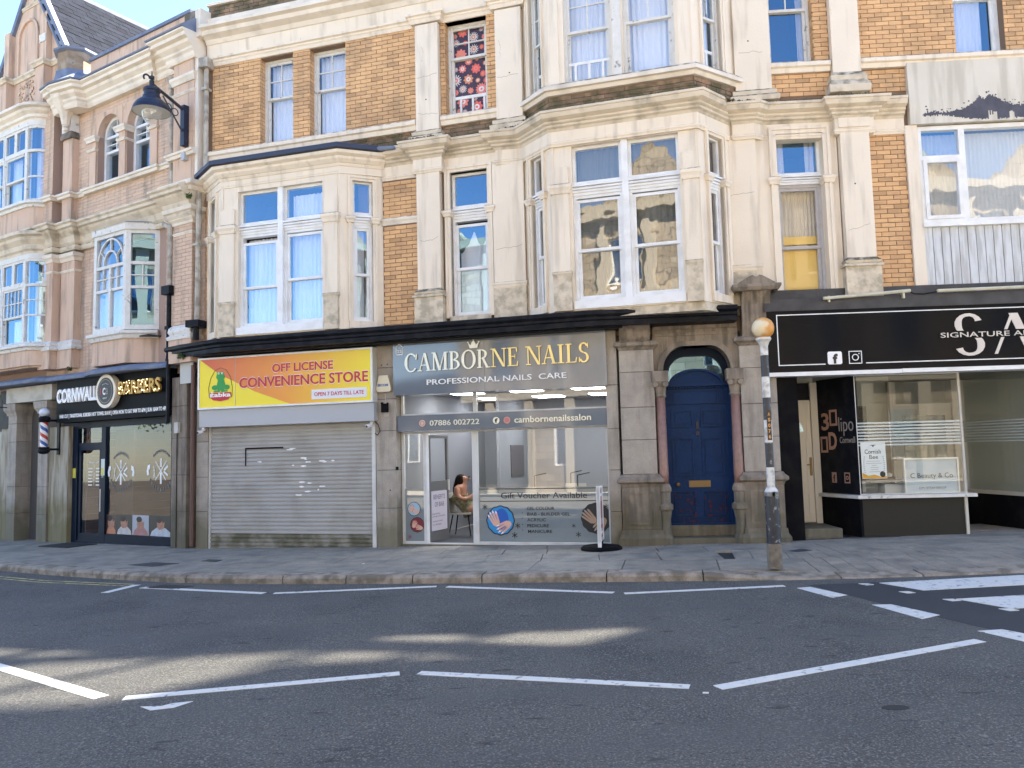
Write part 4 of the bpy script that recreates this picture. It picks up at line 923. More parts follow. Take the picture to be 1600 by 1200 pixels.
hand_print(6.13,.43,.235,mat('blue_print',(.02,.25,.55),.5),SK1,2.0,mat('deep_blue_print',(.01,.10,.45),.5),WLET)
hand_print(7.87,.47,.235,BLET,SK2,2.4,None,mat('grey_nail',(.3,.3,.3),.4))
for cx,cz,r,bgm in((4.45,.64,.115,mat('pale_blue_print',(.35,.5,.62),.5)),(4.51,.35,.125,mat('dark_red_print',(.18,.02,.03),.5))):
    hand_print(cx,cz,r,bgm,SK1,1.2,None,RLET)
def star(cx,cz,r,m=BLET):
    mb=MB()
    for i in range(3):
        a=i*math.pi/3+.5; d=Vector((math.cos(a),math.sin(a)))*r; p=Vector((-d.y,d.x))*.11; mb.flat(M,[(cx+v.x,cz+v.y) for v in(d+p,-d+p,-d-p,d-p)],fs-.024+i*.0003)
    mb.build('snowflake_print',m,SF)
for q in((5.84,.67,.05),(6.45,.34,.05),(6.39,.17,.055),(8.05,.67,.05),(7.47,.34,.035),(7.55,.19,.05)): star(*q)
star(4.36,.13,.04,mat('dark_pink_print',(.30,.05,.09),.5))
# open door leaf, swung inwards
hp=(4.74,fs-.05); he=(4.82,fs-.05-.76); DF,dl=M.sub(hp,he)
# leaf with rail, glass and a notice
dr=MB(); z0,z1=.03,2.0
frame_mb(DF,0,dl,z0,z1,-.02,.02,.06,.18,mb=dr); dr.box(DF,.06,dl-.06,-.019,.019,.96,1.14)
dr=dr.build('door',mat('dark_grey_door',(.12,.125,.13),.4),TB,label='grey glazed salon door standing open inwards')
pane(dr,DF,.06,dl-.06,1.14,z1-.06,0,GLS); MB().box(DF,dl-.05,dl-.02,.02,.05,.95,1.15).build('door_handle',ALU,dr)
MB().box(M,4.722,4.755,fs-.10,fs+.005,.02,2.03).build('door_edge_trim',WHITE,dr)
MB().box(DF,.065,dl-.065,-.004,.012,.22,.95).build('notice',mat('lilac_paper',(.55,.52,.60),.7),dr)
for s_,z,h,a,c in(('BENEFITS',.80,.09,.15,dl-.15),('OF BIAB',.66,.09,.2,dl-.2),('long lasting',.52,.03,.1,.4),('strong and healthy',.47,.03,.1,.6),('natural nails',.38,.03,.12,.5),('no damage',.32,.03,.12,.45)):
    text(dr,s_,DF,a,c,z,h,.0145,mat('purple_letter',(.05,.04,.12),.6),ext=0)
# salon interior
IW=mat('salon_wall_paint',(.24,.25,.28),.8); IF=mat('dark_floor_tile',(.07,.075,.085),.4)
P=M.P
rm=MB().add([P(4.23,fs-.08,0),P(8.15,fs-.08,0),P(8.15,-5,0),P(4.23,-5,0)],[(0,1,2,3)]).build('salon_floor',IF,TB)
MB().box(M,4.1,4.22,-5,fs-.09,0,3.2).box(M,8.165,8.3,-5,fs-.09,0,3.2).box(M,4.1,8.3,-5.1,-5,0,3.2).box(M,4.1,8.3,-5.1,fs-.09,2.86,2.95).box(M,5.35,5.42,-5,-2.45,0,2.86).build('salon_wall',IW,TB)
LP=mat('ceiling_light_panel',(.9,.9,.9),.5,em=(1,1,1,3))
for a in range(3):
    for c in range(2): MB().box(M,4.7+a*1.25,5.3+a*1.25,-1.9-c*1.9,-1.3-c*1.9,2.845,2.858).build('ceiling_light',LP,TB)
DESK=mat('white_desk',(.5,.5,.5),.4); SEATM=mat('pale_leather',(.42,.40,.38),.5)
for s_,n_ in((6.1,-2.1),(7.0,-2.1),(6.5,-3.7),(7.5,-3.7)):
    MB().box(M,s_,s_+.75,n_-.4,n_,.72,.76).box(M,s_,s_+.05,n_-.4,n_,.0,.72).box(M,s_+.70,s_+.75,n_-.4,n_,.0,.72).build('nail_desk',DESK,TB)
    MB().box(M,s_+.15,s_+.6,n_+.15,n_+.6,.42,.50).box(M,s_+.15,s_+.6,n_+.55,n_+.61,.50,.95).box(M,s_+.34,s_+.41,n_+.34,n_+.41,.05,.42).box(M,s_+.2,s_+.55,n_+.33,n_+.42,.02,.06).build('salon_chair',SEATM,TB)
    MB().tube([M.P(s_+.1,n_-.2,.76),M.P(s_+.1,n_-.2,1.15),M.P(s_+.35,n_-.2,1.2)],.012,6).build('desk_lamp',BLACKM,TB)
MB().box(M,8.10,8.16,-3.2,-2.0,1.0,1.8).box(M,5.42,5.44,-4.2,-3.2,1.1,1.8).build('wall_picture',mat('picture_dark',(.08,.07,.08),.4),TB)
# ---- door surround with arched granite head (plane D)
hD=3.40
granite_pier(TB,D,.22,.80,-.35,.12,[1.22,1.80,2.35,2.95,3.33])
granite_pier(TB,D,2.22,2.80,-.35,.12,[1.22,1.80,2.35,2.95,3.33])
for s0,s1 in((.22,.80),(2.22,2.80)):
    p_=path(D,(s0,-.3),(s0,.12),(s1,.12),(s1,-.3))
    MB().sweep(p_,[(-.2,1.0),(.03,1.0),(.05,1.06),(.10,1.09),(.10,1.14),(.05,1.18),(.03,1.22),(-.2,1.22)]).build('pedestal_moulding',GRAND,TB,bev=.004)
    MB().box(D,s0-.03,s1+.03,-.3,.15,.30,1.0).build('pedestal',GRAND,TB,bev=.006)
    mb=MB()
    for a,c,zb,zt in((s0+.07,s1-.07,.90,.93),(s0+.07,s1-.07,.38,.41),(s0+.07,s0+.10,.41,.90),(s1-.10,s1-.07,.41,.90)): mb.box(D,a,c,.14,.165,zb,zt)
    mb.build('pedestal_panel',GRAND,TB)
    MB().sweep(p_,[(-.2,-.1),(.10,-.1),(.10,.16),(.06,.22),(.05,.30),(-.2,.30)]).build('plinth',GRAND,TB)
    MB().sweep(p_,[(-.2,3.33),(.0,3.33),(.03,3.37),(.08,3.40),(.08,3.45),(.04,3.48),(-.2,3.48)]).build('capital_moulding',GRAND,TB)
# scroll consoles
def console(s0,s1,z0,z1,nb,nt):
    k=10; prof_=[]
    for i in range(k+1):
        t=i/k; prof_.append((nb+(nt-nb)*(t**1.5)+.03*math.sin(t*6.28),z0+(z1-z0)*t))
    vs=[];fs_=[]
    for o,z in prof_:
        for j in range(13):
            s=s0+(s1-s0)*j/12; fl_=.012 if j%2 else 0
            vs.append(D.P(s,o-fl_,z))
    for i in range(k):
        for j in range(12): fs_.append((i*13+j,i*13+j+1,(i+1)*13+j+1,(i+1)*13+j))
    mb=MB().add(vs,fs_); mb.box(D,s0+.005,s1-.005,-.1,nb-.02,z0,z1-.002); mb.build('console',GRAND,TB)
console(.24,.76,3.48,3.72,.16,.34); console(2.28,2.74,3.48,4.22,.16,.36)
mb=MB().box(D,2.16,2.86,.0,.44,4.22,4.27)
mb.prism(D,[(2.18,4.27),(2.84,4.27),(2.80,4.33),(2.62,4.44),(2.56,4.46),(2.53,4.43),(2.49,4.43),(2.46,4.46),(2.40,4.44),(2.22,4.33)],.05,.42)
mb.sweep(path(D,(2.16,.0),(2.16,.42),(2.86,.42),(2.86,.0)),[(-.05,4.20),(.0,4.20),(.04,4.26),(.04,4.30),(-.05,4.32)])
mb.build('pediment',GRAND,TB,bev=.006)
# arch wall with round-cornered opening
def arch_pts(c,hw,zs,rx,rz,k=14):
    return [(c+hw-rx+rx*math.cos(t),zs+rz*math.sin(t)) for t in [math.pi/2*i/k for i in range(k+1)]]+[(c-hw+rx-rx*math.cos(t),zs+rz*math.sin(t)) for t in [math.pi/2*(k-i)/k for i in range(k+1)]]
C0=1.52; HW=.56; ZS=2.95
op=arch_pts(C0,HW,ZS,.36,.42)
def archwall(s0,s1,z1,n0,n1,ops,zb=None):
    "wall above an arched opening, from the springing up"
    mb=MB(); pts=ops; k=len(pts)
    for i in range(k-1):
        (a,za),(c,zc)=pts[i],pts[i+1]
        mb.prism(D,[(a,za),(a,z1),(c,z1),(c,zc)],n0,n1)
    zb=ZS if zb is None else zb
    mb.box(D,pts[0][0],s1,n0,n1,zb,z1); mb.box(D,s0,pts[-1][0],n0,n1,zb,z1); return mb
archwall(.80,2.22,3.75,-.3,.04,op).build('arch_wall',GRAND,TB)
mb=MB(); o2=arch_pts(C0,HW+.09,ZS,.42,.50)
for i in range(len(op)-1): mb.prism(D,[op[i],o2[i],o2[i+1],op[i+1]],-.3,.075)
mb.build('arch_moulding',GRAND,TB)
MB().box(D,1.50,1.506,.04,.045,3.47,3.75).box(D,.82,2.2,.04,.06,3.55,3.60).box(D,.82,2.2,.04,.075,3.66,3.72).build('arch_joint',GRAND,TB)
for s in(.80,2.10): MB().box(D,s,s+.13,-.3,.0,-.05,ZS).build('arch_jamb',GRAND,TB)
for c in(.90,2.13):
    b0=D.P(c,.06,0)
    MB().lathe((b0.x,b0.y,0),[(.082,1.05),(.085,1.2),(.075,2.50)],16).build('column_shaft',PGRAN,TB,smooth=True)
    MB().lathe((b0.x,b0.y,0),[(.13,0.02),(.13,.15),(.10,.22),(.09,.45),(.115,.60),(.14,.63),(.14,.70),(.10,.73),(.10,.90),(.12,.93),(.12,.98),(.09,1.05)],14).build('column_pedestal',GRAND,TB)
    MB().lathe((b0.x,b0.y,0),[(.08,2.50),(.10,2.53),(.085,2.56),(.10,2.68),(.13,2.74),(.13,2.76)],14).build('column_capital',GRAND,TB)
    MB().box(D,c-.14,c+.14,-.08,.20,2.76,2.95).build('abacus',GRAND,TB,bev=.01)
    for e in(-.085,.085):
        v=D.P(c+e,.17,2.72); MB().cyl(v,v+D.n*.04,.045,.045,12).build('volute',GRAND,TB)
# step and door
MB().box(D,.86,2.2,-.35,.12,-.1,.15).build('door_step',GRAND,TB,bev=.01); MB().box(D,.93,2.1,-.45,-.2,.15,.33).build('door_step',GRAND,TB,bev=.01)
MB().box(D,.80,2.25,-.52,-.36,.0,3.7).build('door_recess',BLACKM,TB) if 0 else None
dn=-.28
FD=frame_mb(D,.94,2.10,.33,2.74,dn-.10,dn+.01,.07,.03).build('door_frame',BLUED,TB)
lf=MB().box(D,1.01,2.03,dn-.08,dn-.03,.34,2.40).build('front_door',BLUED,TB,label='royal blue panelled front door with brass letterbox and flaking paint')
for a,c,zb,zt in((1.08,1.45,2.00,2.30),(1.58,1.96,2.00,2.30),(1.08,1.45,1.16,1.82),(1.58,1.96,1.16,1.82),(1.08,1.45,.47,.90),(1.58,1.96,.47,.90)):
    mb=frame_mb(D,a,c,zb,zt,dn-.03,dn-.008,.028); mb.box(D,a+.06,c-.06,dn-.031,dn-.015,zb+.06,zt-.06); mb.build('door_panel',BLUED if zb>1 else BLUER,lf)
MB().box(D,1.012,2.028,dn-.0295,dn-.0285,.345,.45).build('kick_rail',BLUER,lf)
MB().box(D,1.34,1.70,dn-.03,dn-.012,.97,1.08).box(D,1.39,1.65,dn-.012,dn-.006,1.0,1.05).build('letterbox',BRASS,lf)
v=D.P(1.15,dn-.02,1.02); MB().lathe((0,0,0),[(.001,0)]) ; MB().cyl(v,v+D.n*.06,.03,.035,12).build('door_knob',BRASS,lf,smooth=True)
v=D.P(1.52,dn-.0,2.02); MB().box(D,1.50,1.54,dn-.03,dn+.0,1.96,2.10).cyl(D.P(1.52,dn+.01,1.90),D.P(1.52,dn+.03,1.90),.03,.03,10).build('door_knocker',IRON,lf)
text(lf,'22',D,1.49,1.55,1.86,.05,dn-.02,BRASS)
MB().box(D,.955,.985,dn+.01,dn+.03,1.46,1.52).build('bell_push',WHITE,FD)
# entablature over the leaf, dentils, segmental pediment, fanlight
mb=MB().box(D,.96,2.08,dn-.08,dn+.0,2.40,2.62).box(D,.94,2.10,dn-.08,dn+.09,2.70,2.745)
for i in range(22): mb.box(D,.99+i*.05,1.015+i*.05,dn,dn+.05,2.655,2.70)
for a in(1.0,1.86):
    for j in range(4): mb.box(D,a+j*.045,a+j*.045+.025,dn,dn+.02,2.43,2.62)
mb.box(D,.96,2.08,dn-.08,dn+.02,2.62,2.655)
mb.build('door_entablature',BLUED,TB)
mb=MB(); pa=[(C0+.42*math.cos(t),2.745+.22*math.sin(t)) for t in [math.pi*i/16 for i in range(17)]]; mb.prism(D,pa,dn-.06,dn+.0)
for i in range(16): 
    a,c=pa[i],pa[i+1]; f=lambda p:(C0+(p[0]-C0)*1.1,2.745+(p[1]-2.745)*1.18); mb.prism(D,[a,f(a),f(c),c],dn-.05,dn+.05)
mb.build('door_pediment',BLUED,TB)
ip=arch_pts(C0,HW-.10,ZS-.05,.30,.33); opn=arch_pts(C0,HW+.02,ZS,.36,.44)
mb=MB()
for i in range(len(ip)-1): mb.prism(D,[ip[i],opn[i],opn[i+1],ip[i+1]],dn-.1,dn-.01)
mb.box(D,ip[0][0],opn[0][0],dn-.1,dn-.01,2.74,2.95).box(D,opn[-1][0],ip[-1][0],dn-.1,dn-.01,2.74,2.95)
fl_=mb.build('fanlight',NAVY,TB)
MB().add([D.P(a,dn-.06,z) for a,z in ip]+[D.P(C0-HW+.1,dn-.06,2.74),D.P(C0+HW-.1,dn-.06,2.74)],[tuple(range(len(ip)+2))]).build('pane',GL,fl_)
MB().box(D,.85,2.2,-.9,-.8,2.4,3.6).build('fanlight_room',ROOM,fl_)
# ================================================================ PINK PAINTED BUILDING (plane L)
PB=thing('painted_brick_building',xy(L,-4,0)+(-.15,),'pink painted brick building with slate gable roof and oriel window above the barber shop','building')
hL=[(-4.0,-3.12,8.05,9.71),(-2.84,-1.96,8.05,9.71)]
MB().wall(L,-14,0,3.45,10.6,-.30,-.004,[(-4.0,-3.12,8.08,9.80),(-2.84,-1.96,8.08,9.80),(-3.55,-1.64,4.3,6.75),(-9.5,-6.0,4.3,6.7),(-9.5,-6.0,7.9,10.1)]).build('wall',PINKM,PB)
brick_run(PB,'pink',L,-6.0,-.05,3.75,7.2,[(-3.45,-1.35,3.7,6.8)],-.002,joint=.006,proud=.006)
brick_run(PB,'pink',L,-6.0,-.05,7.3,7.93,[],-.002,joint=.006,proud=.006)
brick_run(PB,'pink',L,-5.95,-.95,8.03,10.1,[(-4.0,-3.12,8.0,9.28),(-2.84,-1.96,8.0,9.28),(-4.1,-3.02,9.27,9.75),(-2.94,-1.86,9.27,9.75)],-.002,joint=.005,proud=.005)
# arches
def arch_head(cx,r,zs,zt,n0,n1,fr=L,x0=None,x1=None,k=14):
    mb=MB(); x0=cx-r-.1 if x0 is None else x0; x1=cx+r+.1 if x1 is None else x1
    pts=[(cx+r*math.cos(math.pi*i/k),zs+r*math.sin(math.pi*i/k)) for i in range(k+1)]
    for (a,za),(c,zc) in zip(pts,pts[1:]): mb.prism(fr,[(a,za),(a,zt),(c,zt),(c,zc)],n0,n1)
    mb.box(fr,x0,pts[-1][0],n0,n1,zs,zt); mb.box(fr,pts[0][0],x1,n0,n1,zs,zt); return mb
for cx in(-3.56,-2.40):
    arch_head(cx,.44,9.27,9.80,-.28,.012).build('arch_head',PINKR,PB)
    mb=MB().box(L,cx-.44,cx-.36,-.30,-.16,8.08,9.27).box(L,cx+.36,cx+.44,-.30,-.16,8.08,9.27).box(L,cx-.36,cx+.36,-.30,-.16,8.08,8.15).box(L,cx-.36,cx+.36,-.30,-.17,8.86,8.92).box(L,cx-.36,cx+.36,-.30,-.17,9.22,9.28)
    pts=[(cx+.44*math.cos(math.pi*i/12),9.27+.44*math.sin(math.pi*i/12)) for i in range(13)]
    for a,c in zip(pts,pts[1:]):
        f=lambda p:(cx+(p[0]-cx)*.82,9.27+(p[1]-9.27)*.82); mb.prism(L,[a,f(a),f(c),c],-.30,-.16)
    mb.box(L,cx-.012,cx+.012,-.27,-.19,8.92,9.63).box(L,cx-.36,cx+.36,-.27,-.191,9.06,9.084)
    for a in (50,130): mb.prism(L,[(cx-.01,9.27),(cx+.01,9.27),(cx+.36*math.cos(R_(a))+.01,9.27+.36*math.sin(R_(a))),(cx+.36*math.cos(R_(a))-.01,9.27+.36*math.sin(R_(a)))],-.27,-.19)
    w_=mb.build('arched_window',WHITE,PB)
    pane(w_,L,cx-.36,cx+.36,8.15,8.86,-.24); pane(w_,L,cx-.36,cx,8.92,9.24,-.24); pane(w_,L,cx,cx+.36,8.92,9.24,-.24)
    MB().add([L.P(cx+.37*math.cos(math.pi*i/12),-.24,9.27+.37*math.sin(math.pi*i/12)) for i in range(13)],[tuple(range(13))]).build('pane',GL,w_)
    roombox(w_,L,cx-.44,cx+.44,8.0,9.80,-.31,-1.1)
# impost mouldings
for a,c in((-4.30,-4.0),(-3.12,-2.84),(-1.96,-1.66)):
    p_=path(L,(a,0),(a,.06),(c,.06),(c,0)) if a!=-3.12 else path(L,(a,-.2),(a,.06),(c,.06),(c,-.2))
    MB().sweep(p_,band_prof(9.14,9.28,.07,-.05)).build('impost_moulding',STUCK,PB); MB().sweep(p_,band_prof(8.92,8.98,.03,-.05)).build('impost_moulding',STUCK,PB)
    MB().box(L,a+.02,c-.02,-.05,.04,8.05,8.92).box(L,a+.02,c-.02,-.05,.045,8.98,9.14).build('impost_pier',PINKR,PB)
def sweepL(name,m,pts,pr_): MB().sweep(path(L,*pts),pr_).build(name,m,PB)
string=[(-6.2,.3),(-5.95,.30),(-5.40,.30),(-5.40,.0),(-5.22,.0),(-5.22,.18),(-4.78,.18),(-4.78,0),(-4.35,0),(-4.35,.06),(-1.6,.06),(-1.6,0),(-.92,0),(-.92,.22),(-.10,.22)]
sweepL('string_course',STUCK,string,sill_prof(7.92,8.06,.10))
c1=[(-5.98,.38),(-5.14,.38),(-5.14,.20),(-4.50,.20),(-4.50,.06),(-1.0,.06),(-.92,.28),(-.10,.28)]
cp1=[(-.3,6.62),(.02,6.62),(.05,6.67),(.05,6.72),(.02,6.75),(.06,6.80),(.10,6.92),(.20,7.02),(.22,7.06),(.28,7.08),(.28,7.14),(.33,7.17),(.33,7.21),(.02,7.33),(-.3,7.35)]
sweepL('cornice',LEDGE,c1,cp1)
c2=[(-5.3,.32),(-4.85,.38),(-4.35,.30),(-4.25,.10),(-1.72,.10),(-1.72,.02),(-.95,.02),(-.95,.24),(-.08,.24)]
cp2=[(-.3,9.98),(.02,9.98),(.05,10.03),(.06,10.10),(.10,10.14),(.10,10.19),(.18,10.26),(.20,10.32),(.28,10.35),(.28,10.42),(.34,10.45),(.34,10.49),(-.3,10.52)]
sweepL('top_cornice',STUCK,c2,cp2)
sweepL('lead_flashing',LEAD,c2,[(-.3,10.50),(.36,10.50),(.37,10.53),(.05,10.80),(-.3,10.82)])
MB().box(L,-4.3,-.5,-.35,.04,10.6,11.16).build('parapet',PINKR,PB)
MB().box(L,-4.3,-.5,-.40,.09,11.16,11.23).build('parapet_coping',LEAD,PB)
MB().box(L,-.50,-.12,-.35,.22,10.5,11.02).build('party_block',GRIMY,PB); MB().box(L,-.12,.05,-.35,.24,10.4,11.0).build('party_block',STUCK,PB)
# large corner pilaster next to the terrace
MB().box(L,-.84,-.16,-.02,.22,7.35,9.98).build('pilaster_shaft',PINKR,PB); MB().box(L,-.16,-.06,-.02,.20,7.35,10).build('pilaster_shaft',STUCK,PB)
MB().box(L,-.78,-.20,-.02,.20,4.4,6.6).build('pilaster_shaft',PINKM,PB); brick_run(PB,'pink',L,-.78,-.20,4.42,6.6,[],.20,joint=.009,proud=.008)
sd_,sl_=L.sub((-.20,.20),(-.20,0)); brick_run(PB,'pink',sd_,0,sl_,4.42,6.6,[],.0,joint=.009,proud=.004)
for zb,zt,d in((9.52,9.70,.07),(9.28,9.34,.03)): MB().sweep(path(L,(-.84,0),(-.84,.22),(-.16,.22),(-.16,0)),band_prof(zb,zt,d,-.05)).build('pilaster_capital',STUCK,PB)
MB().sweep(path(L,(-.80,0),(-.80,.21),(-.18,.21),(-.18,0)),[(-.05,6.50),(.02,6.50),(.03,6.55),(.08,6.60),(.09,6.70),(.16,6.74),(.17,6.82),(.02,6.86),(.06,6.92),(.14,7.10),(.18,7.12),(.18,7.20),(.24,7.23),(.24,7.32),(-.05,7.40)]).build('pilaster_capital',STUCK,PB)
MB().sweep(path(L,(-.78,0),(-.78,.21),(-.20,.21),(-.20,0)),band_prof(6.28,6.34,.03,-.05)).build('necking_band',STUCK,PB)
MB().sweep(path(L,(-.78,0),(-.78,.21),(-.20,.21),(-.20,0)),[(-.05,4.10),(.09,4.10),(.10,4.16),(.05,4.20),(.08,4.26),(.07,4.34),(.02,4.40),(-.05,4.42)]).build('base_moulding',OLDWH,PB)
MB().box(L,-.84,-.12,-.05,.28,3.62,4.12).build('pilaster_pedestal',PINKR,PB)
# left pilasters, first floor
for s0,s1,n in((-5.66,-5.20,.34),(-5.14,-4.58,.17)):
    MB().box(L,s0,s1,-.02,n,4.45,6.5).build('pilaster_shaft',PINKR,PB); MB().box(L,s0-.02,s1+.02,-.02,n+.05,3.85,4.30).build('pilaster_pedestal',PINKR,PB)
    p_=path(L,(s0,0),(s0,n),(s1,n),(s1,0))
    MB().sweep(p_,[(-.05,6.38),(.02,6.38),(.04,6.44),(.08,6.48),(.09,6.56),(.02,6.60),(-.05,6.62)]).build('pilaster_capital',STUCK,PB)
    MB().sweep(p_,band_prof(6.12,6.18,.03,-.05)).build('necking_band',STUCK,PB)
    MB().sweep(p_,[(-.05,4.28),(.08,4.28),(.09,4.34),(.05,4.38),(.07,4.44),(.02,4.50),(-.05,4.52)]).build('base_moulding',OLDWH,PB)
# second floor pilasters and bracket
MB().box(L,-5.95,-5.40,-.02,.28,7.3,10.3).build('pilaster_shaft',PINKM,PB); brick_run(PB,'pink',L,-5.95,-5.40,7.35,10.2,[],.28,joint=.006,proud=.006)
MB().box(L,-5.20,-4.80,-.02,.16,7.3,9.45).build('pilaster_shaft',PINKR,PB)
MB().prism(L.sub((-5.20,.16),(-5.20,0))[0] if 0 else L,[(-5.20,9.40),(-4.80,9.40),(-4.80,9.98),(-5.20,9.98)],0,.20).build('bracket',OLDWH,PB)
MB().sweep(path(L,(-5.20,0),(-5.20,.20),(-4.80,.20),(-4.80,0)),[(-.02,9.38),(.02,9.38),(.03,9.45),(.0,9.55),(-.02,9.6)]).build('bracket_foot',GRIMY,PB)
# octagonal stub pier, pendant
c_=L.P(-4.85,.05,0)
MB().lathe((c_.x,c_.y,0),[(.50,10.45),(.50,10.75),(.46,10.95)],8).build('pier_flashing',LEAD,PB)
MB().lathe((c_.x,c_.y,0),[(.44,10.9),(.44,11.42)],8).build('octagonal_pier',mat('bare_stone',(.30,.22,.15),.9,(.22,.16,.11),6,.7,30,stain=(.4,.34,.27),stainamt=.6,stainscale=5),PB)
MB().lathe((c_.x,c_.y,0),[(.46,11.40),(.53,11.43),(.53,11.48),(.1,11.54),(.001,11.55)],8).build('pier_cap',LEAD,PB)
p_=L.P(-4.90,.28,0)
MB().lathe((p_.x,p_.y,0),[(.001,9.50),(.06,9.54),(.07,9.60),(.05,9.63),(.09,9.68),(.13,9.9),(.24,10.10),(.33,10.24),(.35,10.34),(.42,10.42),(.44,10.50)],8).build('pendant_bracket',STUCK,PB)
# gable
gp=[(-9.0,10.3),(-4.62,10.3),(-4.62,10.86),(-5.15,11.70),(-6.12,13.20),(-6.65,14.02),(-7.18,13.22),(-8.15,11.72),(-9.0,10.42)]
MB().prism(L,gp,.02,.22).build('gable_wall',PINKR,PB)
def rake(a,b,w_,n0,n1,m,name):
    a=Vector(a);b=Vector(b);d=(b-a).normalized();q=Vector((-d.y,d.x))*w_; MB().prism(L,[(a.x,a.y),(b.x,b.y),(b.x+q.x,b.y+q.y),(a.x+q.x,a.y+q.y)],n0,n1).build(name,m,PB)
rake((-4.72,10.98),(-6.65,13.97),-.22,.22,.34,LEAD,'rake_flashing'); rake((-6.65,13.97),(-8.6,10.98),-.12,.2,.30,LEAD,'rake_flashing')
rake((-4.72,10.98),(-6.65,13.97),-.05,.335,.36,LEAD,'rake_roll')
# gable piers and recessed arch
for a,c,zt in((-7.78,-7.46,12.75),(-6.06,-5.68,12.75)):
    MB().box(L,a,c,.2,.42,10.3,11.45).build('gable_pier',PINKR,PB); MB().box(L,a+.05,c-.03,.2,.36,11.45,zt).build('gable_pier',PINKR,PB)
MB().box(L,-6.0,-5.72,.2,.38,12.0,12.2).build('gable_pier_moulding',OLDWH,PB)
mb=MB()
pts=[(-6.78+.42*math.cos(math.pi*i/14),12.45+.42*math.sin(math.pi*i/14)) for i in range(15)]
for a,c in zip(pts,pts[1:]):
    f=lambda p:(-6.78+(p[0]+6.78)*1.16,12.45+(p[1]-12.45)*1.16); mb.prism(L,[a,f(a),f(c),c],.2,.27)
mb.box(L,-7.26,-7.20,.2,.27,11.45,12.45).box(L,-6.36,-6.29,.2,.27,11.45,12.45); mb.build('recess_arch',PINKR,PB)
MB().sweep(path(L,(-8.3,.22),(-7.8,.22),(-7.8,.42),(-7.44,.42),(-7.44,.22),(-6.08,.22),(-6.08,.42),(-5.66,.42),(-5.66,.22),(-4.95,.22)),band_prof(11.36,11.50,.09,-.05)).build('gable_string',LEDGE,PB)
MB().sweep(path(L,(-7.3,.22),(-5.9,.22)),band_prof(13.22,13.30,.05,-.05)).build('gable_band',LEDGE,PB)
mb=MB(); rnd=random.Random(2)
for i in range(70):
    s=rnd.uniform(-7.2,-6.2); z=rnd.uniform(10.55,11.25); r=rnd.uniform(.03,.07); mb.prism(L,ellipse(s,z,r,r*rnd.uniform(.5,1),6),.215,.25)
mb.build('carved_panel',PINKR,PB)
# slate roof behind the gable (ridge runs back from the street)
rz,re=14.0,9.7; rs_=-6.65
MB().add([L.P(rs_,.2,rz-.05),L.P(rs_,-12,rz-.05),L.P(-3.6,-12,rz-.05-1.5*3.05),L.P(-3.6,-.42,rz-.05-1.5*3.05),L.P(-4.66,-.42,rz-.05-1.5*1.99),L.P(-4.66,.1,rz-.05-1.5*1.99)]+[L.P(-10.3,-12,rz-.05-1.5*3.65),L.P(-10.3,.1,rz-.05-1.5*3.65)],[(0,1,2,3,4,5),(0,7,6,1)]).build('roof_boarding',BLACKM,PB)
roof=MB().box(L,rs_-.09,rs_+.09,-12,.05,rz-.02,rz+.08).build('roof',LEAD,PB,label='dark slate roof with lead ridge')
rows=[]; dl=.20; sl=math.hypot(1,1.5); cnt=0; rest=MB()
big=[]
for j in range(27):
    d0=j*dl; s0=rs_+.05+d0/sl; z0=rz-(d0/sl)*1.5+.0; s1=rs_+.05+(d0+dl+.05)/sl; z1=rz-((d0+dl+.05)/sl)*1.5
    k=0; n_=(.36 if s1<-4.66 else -.42)-(j%2)*.14
    while n_>-11:
        a=n_; c=n_-.275; n_-=.28; h=.018+random.uniform(-.003,.003)
        vs=[L.P(s0,a,z0),L.P(s0,c,z0),L.P(s1,c,z1+.012),L.P(s1,a,z1+.012)]; up=L.u*.83*h+Vector((0,0,.55*h)); vt=[v+up for v in vs]
        big.append((vs+vt,(vs[0]+vs[2])/2))
big.sort(key=lambda t:(t[1]-Vector((0,0,CH))).length)
fs_=[(4,5,6,7),(0,4,7,3),(3,7,6,2),(2,6,5,1)]
cn=0
for vs,c in big:
    x,y,d=project(c)
    if cn<300 and -20<x<1600 and -20<y<1200: MB().add(vs,fs_).build('slate',SLATE,roof); cn+=1
    else: rest.add(vs,fs_)
rest.build('slates',SLATE,roof,kind='stuff')
